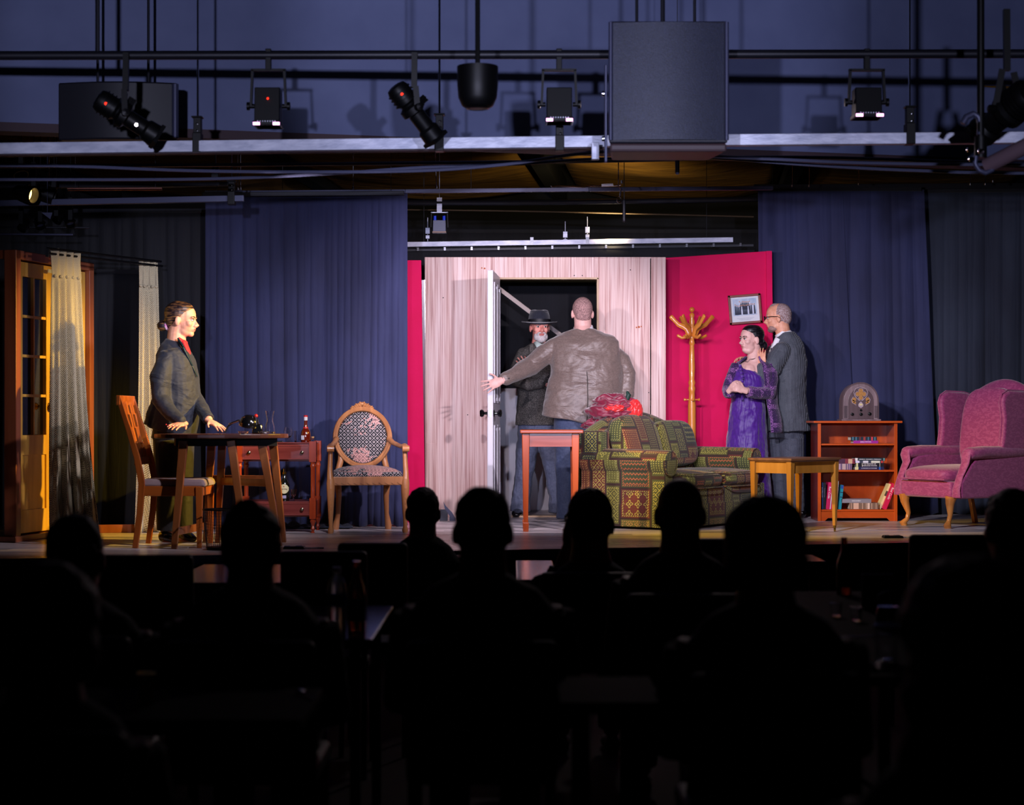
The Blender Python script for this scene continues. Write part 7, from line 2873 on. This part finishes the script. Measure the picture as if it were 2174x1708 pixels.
def cardi(u, v):
    rings = [(1612, 918, 0.200, 0.190), (1611, 890, 0.195, 0.185), (1606, 860, 0.18, 0.175), (1602, 825, 0.185, 0.17), (1599, 795, 0.185, 0.155), (1599, 776, 0.165, 0.130), (1600, 764, 0.10, 0.090), (1601, 757, 0.072, 0.072)]
    t = v * (len(rings) - 1)
    i = min(int(t), len(rings) - 2)
    f_ = t - i
    A, Bq = rings[i], rings[i + 1]
    px_, py_, ra_2, rb_2 = [A[k] + (Bq[k] - A[k]) * f_ for k in range(4)]
    c = q(px_, py_)
    a = R(-68) + R(268) * u
    wv = 1 + 0.03 * sin(u * 22) * (1 - v)
    return c + Vector((ra_2 * cos(a) * wv, rb_2 * sin(a) * wv, 0))


b.grid(cardi, 60, 36)
cd_ = b.build('cardigan', PLD, fg.root, solid=0.014)
b = MB()
b.tube([q(1567, 776), q(1556, 800, -0.03), q(1546, 828, -0.08), q(1546, 834, -0.16), q(1550, 832, -0.225)], [0.060, 0.056, 0.054, 0.048, 0.042], 18)
b.tube([q(1632, 776, -0.02), q(1637, 806, -0.06), q(1632, 836, -0.13), q(1606, 834, -0.21), q(1588, 831, -0.25)], [0.062, 0.060, 0.060, 0.050, 0.046], 18)
b.build('sleeve', PLD, cd_, voxel=0.007, wr=0.012, wrs=0.09)
b = MB()
b.tube([q(1592 + 14 * cos(a), 757 + 5 * sin(a) + (6 if cos(a) < 0 else 0), -0.03 - 0.05 * sin(a) if True else 0) for a in [i * 2 * pi / 20 for i in range(20)]], 0.002, 6, closed=True)
b.build('necklace', mat('dark_bead', (40, 34, 40), rough=0.3), fg.root)
for dx in (-12, 14):
    b = MB()
    p = q(1592 + dx, 1098)
    shoe(b, (p.x, 0.03, 0), (p.x - 0.08, -0.17, 0), 0.04)
    b.build('shoe', BLACKG, fg.root)

# ---- 5. man in pinstripe suit --------------------------------------------------
def pin(name, base, lt, f=88.0):
    m = mat(name, base, rough=0.75, sheen=0.1)
    nb = NB(m)
    x, y, z, v = nb.xyz('Object')
    h = nb.m('SUBTRACT', x, nb.m('MULTIPLY', y, 0.45))
    a = nb.m('LESS_THAN', nb.m('FRACT', nb.m('MULTIPLY', h, f)), 0.24)
    nb.color(nb.mix(nb.m('MULTIPLY', a, 0.8), base, lt))
    mp = nb.N.new('ShaderNodeMapping')
    mp.inputs['Scale'].default_value = (1, 1, 2.0)
    nb.L.new(v, mp.inputs[0])
    nb.bump(nb.noise(mp.outputs[0], 7, 3, 0.8), 0.55, 0.03)
    return m


PIN = pin('charcoal_pinstripe', (50, 54, 64), (122, 126, 138))
PINT = pin('charcoal_pinstripe_trousers', (50, 54, 68), (104, 108, 124))
fg = Figure('balding man with glasses in a charcoal pinstripe suit, facing the crimson flat', 1666, 16.02)
q, m_ = fg.q, fg.m
B = fg.body
hc = q(1652, 674)
T, M3 = head_mesh(B, hc, R(168), R(-4), 1.02, neck_to=q(1665, 724), nr=0.060)
B.tube([q(1666, 925), q(1668, 860), q(1670, 790), q(1672, 745), q(1668, 722)], [(0.12, 0.09), (0.12, 0.10), (0.13, 0.12), (0.12, 0.09), (0.06, 0.06)], 18)
for dx, dy in ((-14, 0.05), (16, -0.05)):
    B.tube([q(1666 + dx * 0.6, 925, dy), q(1668 + dx, 1010, dy), q(1672 + dx, 1086, dy)], [0.085, 0.058, 0.04], 12)
B.tube([q(1660, 750, -0.12), q(1640, 780, -0.19), q(1622, 805, -0.22), q(1618, 795, -0.235), q(1618, 774, -0.245)], [0.04, 0.036, 0.034, 0.03, 0.027], 12)
B.tube([q(1640, 745, 0.12), q(1612, 780, 0.02), q(1588, 768, -0.04)], [0.048, 0.04, 0.028], 12)
hand(B, q(1619, 776, -0.25), (-0.1, 0.05, 1), (-0.6, -0.8, 0.0), 0.98, curl=0.12, spread=0.05, side=-1, thumb=0.5)
hand(B, q(1586, 766, -0.05), (-0.8, -0.4, 0.35), (0, 0.3, 1), 0.9, curl=0.5, spread=0.1, side=1)
B.build('body', SKIN, fg.root, voxel=0.0048)
face_parts(T, M3, 1.02, fg.root, mat('grey_brow', (150, 140, 138), rough=0.8))
GRH = mat('grey_thin_hair', (124, 92, 88), (168, 150, 152), rough=0.8, scale=100, lo=0.4, hi=0.6, bump=0.4, bscale=120, bdist=0.003)
b = MB()
b.ell(T((-0.028, 0, 0.028)), (0.090, 0.084, 0.092), rot=M3, seg=24, rings=16)
b.ell(T((-0.058, 0, -0.010)), (0.056, 0.069, 0.060), rot=M3, seg=20, rings=12)
b.ell(T((0.014, 0, 0.074)), (0.062, 0.044, 0.050), rot=M3, seg=20, rings=12)
b.build('hair', GRH, fg.root, voxel=0.005)
b = MB()
for p, r in (((0.062, 0, -0.098), (0.034, 0.036, 0.024)), ((0.045, 0.034, -0.086), (0.042, 0.022, 0.026)), ((0.045, -0.034, -0.086), (0.042, 0.022, 0.026))):
    b.ell(T(p), r, rot=M3, seg=14, rings=10)
b.build('stubble_beard', mat('grey_stubble', (136, 100, 92), (160, 130, 122), rough=0.9, scale=120), fg.root, voxel=0.004)
b = MB()
for q_ in (-1, 1):
    c = T((0.112, q_ * 0.033, 0.002))
    b.tube([c + M3 @ Vector((0, 0.024 * cos(a), 0.019 * sin(a))) for a in [i * 2 * pi / 14 for i in range(14)]], 0.0028, 6, closed=True, ref=(0, 0, 1))
    b.tube([T((0.112, q_ * 0.057, 0.006)), T((0.05, q_ * 0.080, 0.010)), T((-0.005, q_ * 0.088, 0.004)), T((-0.022, q_ * 0.087, -0.012))], 0.0030, 6)
b.tube([T((0.113, -0.010, 0.005)), T((0.115, 0, 0.008)), T((0.113, 0.010, 0.005))], 0.0028, 6)
gl = b.build('glasses', BLACKG, fg.root)
b = MB()
for q_ in (-1, 1):
    c = T((0.112, q_ * 0.033, 0.002))
    b.ell(c, (0.001, 0.023, 0.018), rot=M3, seg=14, rings=6)
b.build('lens', GLASS, gl)
b = MB()
b.tube([q(1667, 716), q(1659, 703)], [(0.078, 0.078), (0.066, 0.068)], 24)
b.tube([q(1652, 720, -0.045), q(1640, 740, -0.06)], [0.03, 0.02], 10)
b.build('shirt_collar', mat('white_shirt', (222, 220, 226), rough=0.6), fg.root)
b = MB()
b.tube([q(1642, 730, -0.03), q(1636, 745, -0.035), q(1632, 765, -0.04)], [(0.016, 0.02), (0.014, 0.02), (0.012, 0.02)], 10)
b.build('tie', mat('patterned_tie', (40, 50, 70), (200, 196, 180), rough=0.5, scale=80, lo=0.5, hi=0.55), fg.root)
b = MB()
b.tube([q(1671, 915), q(1670, 880), q(1667, 840), q(1670, 800), q(1674, 765), q(1675, 740), q(1672, 722), q(1669, 706)],
       [(0.200, 0.19), (0.188, 0.18), (0.178, 0.172), (0.172, 0.18), (0.158, 0.178), (0.134, 0.158), (0.104, 0.112), (0.074, 0.076)], 30)
b.tube([q(1659, 746, -0.13), q(1640, 780, -0.19), q(1622, 806, -0.22), q(1618, 795, -0.235), q(1618, 780, -0.245)], [0.082, 0.078, 0.064, 0.054, 0.046], 20, round_=True)
b.tube([q(1645, 744, 0.10), q(1615, 780, 0.02), q(1594, 770, -0.03)], [0.070, 0.058, 0.044], 18)
b.build('jacket', PIN, fg.root, voxel=0.0065, wr=0.024, wrs=0.13)
b = MB()
p0 = q(1636, 850, -0.20)
b.bar(q(1624, 850, -0.178), q(1652, 852, -0.19), 0.045, 0.012, ref=(0, 0, 1))
b.build('pocket_flap', PIN, fg.root, smooth=False, bevel=0.003)
b = MB()
b.tube([q(1666, 930), q(1667, 900)], [(0.165, 0.15), (0.16, 0.14)], 20)
b.tube([q(1652, 930, 0.04), q(1655, 1010, 0.05), q(1660, 1086, 0.05)], [0.110, 0.092, 0.085], 20)
b.tube([q(1680, 930, -0.05), q(1684, 1010, -0.05), q(1688, 1086, -0.05)], [0.105, 0.088, 0.082], 20)
b.build('trousers', PINT, fg.root, voxel=0.0075, wr=0.02, wrs=0.12)
for px_, dy in ((1660, 0.05), (1688, -0.05)):
    b = MB()
    p = q(px_, 1093)
    shoe(b, (p.x + 0.05, dy, 0), (p.x - 0.20, dy + 0.02, 0), 0.05)
    b.build('shoe', BLACKG, fg.root)

# ------------------------------------------------------------------ audience
DCL = mat('dark_cloth_black', (15, 14, 17), rough=0.9, bump=0.3, bscale=8, bdist=0.02)
DCL2 = mat('dark_cloth_green', (20, 32, 28), rough=0.9, bump=0.3, bscale=8, bdist=0.02)
DCL3 = mat('dark_cloth_teal', (14, 34, 52), rough=0.9, bump=0.3, bscale=8, bdist=0.02)
DCL4 = mat('dark_cloth_brown', (36, 26, 24), rough=0.9, bump=0.3, bscale=8, bdist=0.02)
DSK = mat('audience_skin', (150, 100, 84), rough=0.6)
AH1 = mat('audience_hair_dark', (16, 12, 13), (26, 20, 20), rough=0.7, scale=40, bump=0.6, bscale=60, bdist=0.006)
AH2 = mat('audience_hair_grey', (66, 60, 60), (90, 84, 82), rough=0.7, scale=40, bump=0.6, bscale=60, bdist=0.006)
AH3 = mat('audience_hair_auburn', (70, 38, 28), (100, 60, 42), rough=0.6, scale=40, bump=0.6, bscale=60, bdist=0.006)
CHM = mat('chair_vinyl', (12, 12, 14), rough=0.6)
CHR_ = mat('chair_red_vinyl', (44, 10, 14), rough=0.5)


def aud(label, px, py_top, Y, hw, style, cl, hair, yaw=90, shoulder=0.21, hand_up=False):
    """py_top: crown row; hw head width in px incl. hair"""
    zt_ = Z(py_top, Y)
    s = hw * Y / F / 0.158
    s = max(0.86, min(1.2, s))
    hz = zt_ - 0.125 * s
    t = thing('person', label, 'person', (X(px, Y), Y, 0))
    B = MB()
    T, M3_ = head_mesh(B, (0, 0, hz), R(yaw), R(2), s, neck_to=(0, -0.04, hz - 0.17), nr=0.066)
    sz = hz - 0.185 * s
    B.tube([(0, -0.02, 0.52), (0, -0.04, 0.7), (0, -0.04, sz - 0.06), (0, -0.03, sz), (0, -0.03, sz + 0.06)], [(0.15, 0.11), (0.14, 0.11), (0.16, 0.11), (0.13, 0.08), (0.06, 0.06)], 16)
    for q_ in (-1, 1):
        B.tube([(q_ * 0.09, 0, 0.50), (q_ * 0.11, 0.40, 0.50)], [0.075, 0.055], 12)
        B.tube([(q_ * 0.11, 0.40, 0.50), (q_ * 0.11, 0.40, 0.08)], [0.05, 0.036], 12)
        B.tube([(q_ * 0.11, 0.36, 0.04), (q_ * 0.11, 0.52, 0.03)], [0.036, 0.026], 12, round_=True)
        if hand_up and q_ == -1:
            B.tube([(-0.17, -0.02, sz - 0.03), (-0.20, 0.14, sz - 0.20), (-0.09, 0.10, hz - 0.11)], [0.04, 0.036, 0.026], 12)
            hand(B, (-0.088, 0.10, hz - 0.12), (0.0, -0.1, 1), (-0.8, -0.6, 0), 0.95, curl=0.25, spread=0.06, side=1)
        else:
            B.tube([(q_ * (shoulder - 0.03), -0.03, sz - 0.03), (q_ * (shoulder), 0.02, sz - 0.30), (q_ * 0.08, 0.24, sz - 0.34)], [0.04, 0.036, 0.026], 12)
            hand(B, (q_ * 0.08, 0.24, sz - 0.34), (-q_ * 0.6, 0.8, -0.1), (0, 0, 1), 0.95, curl=0.3, spread=0.06, side=q_)
    B.build('body', DSK, t, voxel=0.0085)
    b = MB()
    b.tube([(0, -0.01, 0.48), (0, -0.04, 0.66), (0, -0.04, 0.85 * sz), (0, -0.04, sz - 0.06), (0, -0.03, sz + 0.02), (0, -0.03, sz + 0.07)], [(0.20, 0.14), (0.185, 0.14), (shoulder - 0.005, 0.14), (shoulder + 0.005, 0.13), (shoulder - 0.06, 0.10), (0.07, 0.07)], 24)
    for q_ in (-1, 1):
        if hand_up and q_ == -1:
            b.tube([(-0.18, -0.02, sz - 0.04), (-0.21, 0.14, sz - 0.21), (-0.12, 0.12, hz - 0.20)], [0.07, 0.06, 0.05], 16)
        else:
            b.tube([(q_ * (shoulder - 0.03), -0.03, sz - 0.05), (q_ * (shoulder + 0.015), 0.02, sz - 0.30), (q_ * 0.11, 0.20, sz - 0.34)], [0.072, 0.060, 0.046], 16)
    b.build('shirt', cl, t, voxel=0.011, wr=0.015, wrs=0.12)
    b = MB()
    for q_ in (-1, 1):
        b.tube([(q_ * 0.09, -0.02, 0.50), (q_ * 0.11, 0.40, 0.50)], [0.095, 0.075], 14)
        b.tube([(q_ * 0.11, 0.40, 0.53), (q_ * 0.11, 0.40, 0.10)], [0.075, 0.06], 14)
    b.build('trousers', DCL, t, voxel=0.014)
    b = MB()
    for q_ in (-1, 1):
        shoe(b, (q_ * 0.11, 0.34, 0), (q_ * 0.11, 0.58, 0), 0.045)
    b.build('shoe', BLACK, t)
    if style:
        b = MB()

        def E(p, r):
            b.ell(T(p), tuple(v * s for v in r), rot=M3_, seg=20, rings=14)
        if style == 'short':
            E((-0.020, 0, 0.036), (0.100, 0.081, 0.091))
            E((-0.05, 0, -0.02), (0.06, 0.068, 0.055))
            E((0.045, 0, 0.075), (0.04, 0.055, 0.035))
        elif style == 'full':
            E((-0.022, 0, 0.038), (0.106, 0.092, 0.092))
            E((-0.045, 0, -0.03), (0.075, 0.085, 0.075))
            E((0.03, 0, 0.07), (0.055, 0.07, 0.04))
        elif style == 'tuft':
            E((-0.020, 0, 0.032), (0.102, 0.088, 0.086))
            E((-0.045, 0, -0.03), (0.068, 0.078, 0.065))
            E((-0.045, 0.005, 0.108), (0.032, 0.036, 0.024))
            E((-0.01, 0.03, 0.10), (0.03, 0.03, 0.02))
        elif style == 'long':
            E((-0.022, 0, 0.036), (0.112, 0.102, 0.094))
            E((-0.035, 0, -0.06), (0.09, 0.105, 0.10))
            E((-0.045, 0, -0.15), (0.07, 0.115, 0.10))
        elif style == 'bob':
            E((-0.022, 0, 0.034), (0.108, 0.10, 0.095))
            E((-0.03, 0, -0.035), (0.088, 0.102, 0.08))
        b.build('hair', hair, t, voxel=0.009, wr=0.018, wrs=0.03)
    return t, T


def chair(px, Y, label, zt_=0.90, w=0.40, m=CHM, x=None, first=[None], rz=0):
    xx = X(px, Y) if x is None else x
    t = thing('audience_chair', label, 'chair', (xx, Y, 0), rz, group=None)
    b = MB()
    b.box((0, 0, 0.46), (w, 0.42, 0.06))
    b.build('seat', m, t, smooth=False, bevel=0.02, bseg=3)
    b = MB()
    b.box((0, -0.23, zt_ - 0.20), (w, 0.045, 0.40), rot=(R(6), 0, 0))
    b.build('backrest', m, t, smooth=False, bevel=0.02, bseg=3)
    for q_ in (-1, 1):
        b = MB()
        b.tube([(q_ * (w / 2 - 0.015), -0.24, 0.0), (q_ * (w / 2 - 0.015), -0.19, 0.46), (q_ * (w / 2 - 0.015), -0.215, zt_ - 0.2)], 0.011, 8)
        b.build('leg', BLACKM, t)
        b = MB()
        b.tube([(q_ * (w / 2 - 0.015), 0.2, 0.0), (q_ * (w / 2 - 0.015), 0.18, 0.44)], 0.011, 8)
        b.build('leg', BLACKM, t)
    return t


people = [
    ('audience member with short dark hair before the lace curtain, dark green shirt', 163, 1090, 5.6, 116, 'short', DCL2, AH1, 84, 0.22, False),
    ('audience member with greying hair at the bottom left corner', 108, 1192, 4.0, 178, 'bob', DCL, AH2, 84, 0.21, False),
    ('audience member with a hair tuft in front of the round dark table', 534, 1060, 5.5, 118, 'tuft', DCL, AH1, 90, 0.22, False),
    ('small-headed audience member below the narrow crimson flat', 898, 1033, 9.3, 68, 'short', DCL, AH1, 90, 0.195, False),
    ('broad dark audience head below the plywood door flat', 1025, 1032, 5.5, 118, 'short', DCL4, AH1, 90, 0.225, False),
    ('audience member in a teal shirt resting a hand against the cheek below the sofa', 1253, 1034, 7.8, 94, 'short', DCL3, AH1, 84, 0.20, True),
    ('bald audience member with jutting ears in front of the sofa', 1443, 1010, 6.9, 100, None, DCL, AH1, 90, 0.21, False),
    ('audience member with thick wavy hair before the golden end table', 1621, 1052, 4.85, 142, 'bob', DCL4, AH1, 90, 0.22, False),
    ('audience member with short hair at the right edge below the wing armchair', 2146, 1036, 6.5, 108, 'short', DCL, AH1, 100, 0.21, False),
    ('auburn-haired audience member at the bottom right corner', 2062, 1180, 3.1, 250, 'long', DCL4, AH3, 95, 0.21, False),
]
for a_ in people:
    t_, T_ = aud(*a_)
    lab_ = a_[0]
    if a_[3] < 9:
        chair(a_[1], a_[3] - 0.06, 'black audience chair under the ' + lab_.split(' in front')[0].split(' before')[0].split(' below')[0].split(' at the')[0].split(' resting')[0][:70] + {108: ' bottom left', 163: ' by the lace curtain', 2146: ' at the right edge', 2062: ' bottom right'}.get(a_[1], ''), zt_=0.84, w=0.42)
    if a_[1] == 108:
        b = MB()
        b.ell(T_((-0.002, -0.085, -0.05)), 0.010, seg=10, rings=8)
        b.build('earring', mat('pearl', (230, 200, 190), rough=0.2), t_)

chair(326, 7.45, 'empty black chair back between the two left audience heads', 0.93, 0.40)
chair(700, 7.8, 'empty black chair back behind the clear water bottle', 0.92, 0.15 + 0.2)
chair(800, 8.3, 'empty black chair back left of the small-headed audience member', 0.92, 0.30)
chair(1530, 8.6, 'empty black chair back between the bald head and the wavy-haired head', 0.92, 0.30)
0 and chair(1215, 8.9, 'empty black chair back behind the teal-shirted audience member', 0.90, 0.36)
chair(2002, 8.7, 'empty dark red chair back in front of the wing armchair', 0.93, 0.42, CHR_)
0 and chair(1760, 6.2, 'empty black chair right of the wavy-haired audience member', 0.86, 0.40)

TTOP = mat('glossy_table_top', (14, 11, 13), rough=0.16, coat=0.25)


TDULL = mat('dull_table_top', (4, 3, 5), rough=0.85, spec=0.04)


def table(label, x0, x1, y0, y1):
    t = thing('audience_table', label, 'table', ((x0 + x1) / 2, (y0 + y1) / 2, 0))
    w_, d_ = x1 - x0, y1 - y0
    b = MB()
    b.box((0, 0, 0.725), (w_, d_, 0.03))
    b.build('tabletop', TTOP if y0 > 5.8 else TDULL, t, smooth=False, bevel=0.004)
    for sx_ in (-1, 1):
        for sy_ in (-1, 1):
            b = MB()
            b.tube([(sx_ * (w_ / 2 - 0.06), sy_ * (d_ / 2 - 0.06), 0), (sx_ * (w_ / 2 - 0.06), sy_ * (d_ / 2 - 0.06), 0.71)], 0.018, 10)
            b.build('leg', BLACKM, t)
    return t


table('glossy audience table nearest the stage at left, mirroring the stage lights', -1.5, -0.77, 8.15, 9.15)
table('glossy audience table nearest the stage, right of the small-headed person', 0.02, 0.20, 8.3, 9.4)
table('glossy audience table near the stage at right, behind the brown bottle', 1.08, 1.56, 9.35, 9.8)
table('glossy audience table bearing the water bottle and a beer bottle', -0.82, -0.45, 6.07, 7.15)
table('glossy audience table bearing the jug and glasses at right', 0.98, 1.45, 5.2, 7.75)
table('glossy audience table at the bottom edge, right of centre', 0.12, 0.38, 4.72, 5.2)
table('glossy audience table at the bottom left with the amber glass', -1.65, -0.50, 4.45, 4.98)
TT = 0.74


def wbottle(label, px, Y, h=0.21, blue=True, amber=False, z=TT):
    t = thing('bottle', label, 'bottle', (X(px, Y), Y, z))
    if amber:
        b = MB()
        b.lathe([(0.029, 0), (0.031, 0.005), (0.031, 0.115), (0.024, 0.145), (0.0135, 0.175), (0.012, 0.225), (0.0135, 0.23), (0, 0.23)], (0, 0, 0), 20)
        b.build('bottle_body', mat('brown_bottle_glass', (90, 44, 24), rough=0.08, trans=0.7, coat=0.5), t, ang=60)
        b = MB()
        b.lathe([(0.0316, 0.03), (0.0316, 0.10)], (0, 0, 0), 20, close=False)
        b.build('label', mat('dark_label', (40, 30, 30), rough=0.6), t)
    else:
        b = MB()
        b.lathe([(0.030, 0), (0.032, 0.01), (0.030, 0.05), (0.032, 0.10), (0.032, 0.15), (0.024, 0.18), (0.012, 0.195), (0.012, 0.21), (0.0, 0.21)], (0, 0, 0), 20)
        b.build('bottle_body', mat('clear_plastic', (236, 240, 248), rough=0.22, trans=0.7, ior=1.4), t, ang=60)
        b = MB()
        b.lathe([(0.0328, 0.095), (0.0328, 0.135)], (0, 0, 0), 20, close=False)
        b.build('label', mat('blue_label', (20, 70, 170), rough=0.4), t)
        b = MB()
        b.lathe([(0.014, 0.205), (0.014, 0.222), (0, 0.222)], (0, 0, 0), 12)
        b.build('cap', WHITEP, t)
    return t


wbottle('clear plastic water bottle with a blue label on the left audience table', 715, 6.2)
wbottle('brown beer bottle just behind the clear water bottle', 757, 6.35, amber=True)
wbottle('brown beer bottle standing alone on the right audience table', 1792, 7.6, amber=True)


def menu(label, px, Y, w, h, m, lean=R(-10), rz=0.0):
    t = thing('menu_stand', label, 'menu stand', (X(px, Y), Y, TT), rz)
    b = MB()
    b.box((0, 0, h / 2 + 0.003), (w, 0.004, h), rot=(lean, 0, 0))
    b.build('acrylic_sheet', m, t, smooth=False)
    b = MB()
    b.box((0, 0.0, 0.004), (w, 0.07, 0.008))
    b.build('foot', BLACKM, t, smooth=False)
    for s_ in (-1, 1):
        b = MB()
        b.box((s_ * w / 2, -0.004, h / 2 + 0.003), (0.004, 0.006, h), rot=(lean, 0, 0))
        b.build('edge', mat('acrylic_edge', (190, 180, 200), rough=0.2), t, smooth=False)
    return t


ACR = mat('acrylic_mirror', (60, 54, 66), rough=0.06, coat=1.0, metal=0.4)
menu('dark upright menu stand behind the jug on the right table', 1861, 7.0, 0.11, 0.13, mat('menu_dark', (40, 36, 42), rough=0.2, coat=0.5), R(6))
jg = thing('jug', 'dark jug with a pale looped handle on the right audience table', 'jug', (X(1885, 6.35), 6.35, TT))
b = MB()
b.lathe([(0.04, 0), (0.042, 0.01), (0.040, 0.055), (0.034, 0.075), (0.036, 0.078), (0.0, 0.078)], (0, 0, 0), 20)
b.build('jug_body', mat('dark_jug', (30, 34, 46), rough=0.15, coat=0.6), jg)
b = MB()
b.tube([(0.044 * cos(a), 0, 0.075 + 0.05 * sin(a)) for a in [pi * i / 12 for i in range(13)]], 0.006, 8)
b.build('handle', CHROME, jg)
gl_ = thing('water_glass', 'ribbed water glass before the jug on the right audience table', 'glass', (X(1883, 5.5), 5.5, TT))
b = MB()
b.lathe([(0.030, 0), (0.038, 0.11), (0.035, 0.11), (0.027, 0.008), (0, 0.008)], (0, 0, 0), 12, close=False)
b.build('tumbler', GLASS, gl_, smooth=False)
for lab, px_, Y_ in (('small clear glass left end of the right audience table', 1775, 6.75), ('small clear glass between the beer bottle and the jug', 1818, 6.6)):
    t = thing('shot_glass', lab, 'glass', (X(px_, Y_), Y_, TT))
    b = MB()
    b.lathe([(0.016, 0), (0.022, 0.05), (0.019, 0.05), (0.014, 0.006), (0, 0.006)], (0, 0, 0), 14, close=False)
    b.build('tumbler', GLASS, t)
b = MB()
b.grid(lambda u, v: (0.10 * (u - 0.5), 0.08 * (v - 0.5), 0.003 + 0.016 * abs(sin(u * 9) * cos(v * 7))), 16, 12)
o = b.build('paper_napkin', WHITEP, loc=(X(1845, 5.35), 5.35, TT), solid=0.001)
tag(o, 'crumpled pale paper napkin left of the ribbed water glass', 'napkin')
b = MB()
b.tube([(0, 0, 0.004), (0.13, 0.02, 0.004), (0.16, 0.025, 0.006), (0.19, 0.03, 0.004)], [(0.004, 0.002), (0.004, 0.002), (0.012, 0.002), (0.008, 0.002)], 8, ref=(0, 1, 0))
o = b.build('fork', CHROME, loc=(X(1775, 6.1), 6.1, TT))
tag(o, 'steel fork lying on the right audience table', 'cutlery')
t = thing('drinking_glass', 'pale amber-tinted drinking glass at the bottom edge, left', 'glass', (X(311, 4.72), 4.72, TT))
b = MB()
b.lathe([(0.018, 0), (0.022, 0.075), (0.020, 0.075), (0.016, 0.006), (0, 0.006)], (0, 0, 0), 14, close=False)
b.build('tumbler', mat('amber_glass', (226, 200, 120), rough=0.2, trans=0.4), t)
b = MB()
b.ell((0, 0, 0.008), (0.012, 0.018, 0.006), seg=12, rings=6)
b.tube([(0.0, -0.015, 0.006), (0.0, -0.12, 0.004)], 0.003, 6)
o = b.build('spoon', CHROME, loc=(X(633, 5.3), 5.3, 0.0), rot=(0, 0, 0.4))
o.location = (X(640, 4.9), 4.86, TT)
tag(o, 'steel spoon glinting near the bottom edge left of centre', 'cutlery')

# ------------------------------------------------------------------ groups of repeats
GR = {'book': 'books on the bookcase shelves', 'audience_chair': 'chairs of the audience', 'audience_table': 'tables of the audience',
      'batten_hanger': 'hanger brackets of the overhead battens', 'stage_lamp': 'stage lamps overhead', 'profile_spotlight': 'profile spotlights overhead',
      'suspension_rod': 'suspension rods under the stage roof', 'cable': 'cables strung under the bulkhead', 'pipe': 'thin pipes of the rig',
      'stage_curtain': 'stage curtains', 'stage_flat': 'stage flats of the set', 'lace_curtain': 'lace curtains at the French door', 'tape_mark': 'tape marks on the stage floor',
      'loudspeaker': 'hung loudspeakers', 'curtain_rail': 'curtain rails', 'clamp_box': 'clamp boxes upstage', 'floor_pocket': 'floor boxes at the stage edge',
      'hanging_microphone': 'hanging microphones', 'cut_tumbler': 'cut tumblers on the serving table', 'liqueur_bottle': 'liqueur bottles on the serving table',
      'shot_glass': 'small glasses on the right audience table', 'menu_stand': 'menu stands on the audience tables', 'satin_lining': 'scarlet satin folds', 'side_bar': 'dim bars in the left wing'}
for o in list(SC.objects):
    if o.parent is None and 'label' in o.keys() and 'group' not in o.keys():
        k_ = o.name.split('.')[0]
        if k_ in GR:
            o['group'] = GR[k_]
        elif k_ == 'person':
            o['group'] = 'seated audience' if 'audience' in o['label'] else 'actors on the stage'
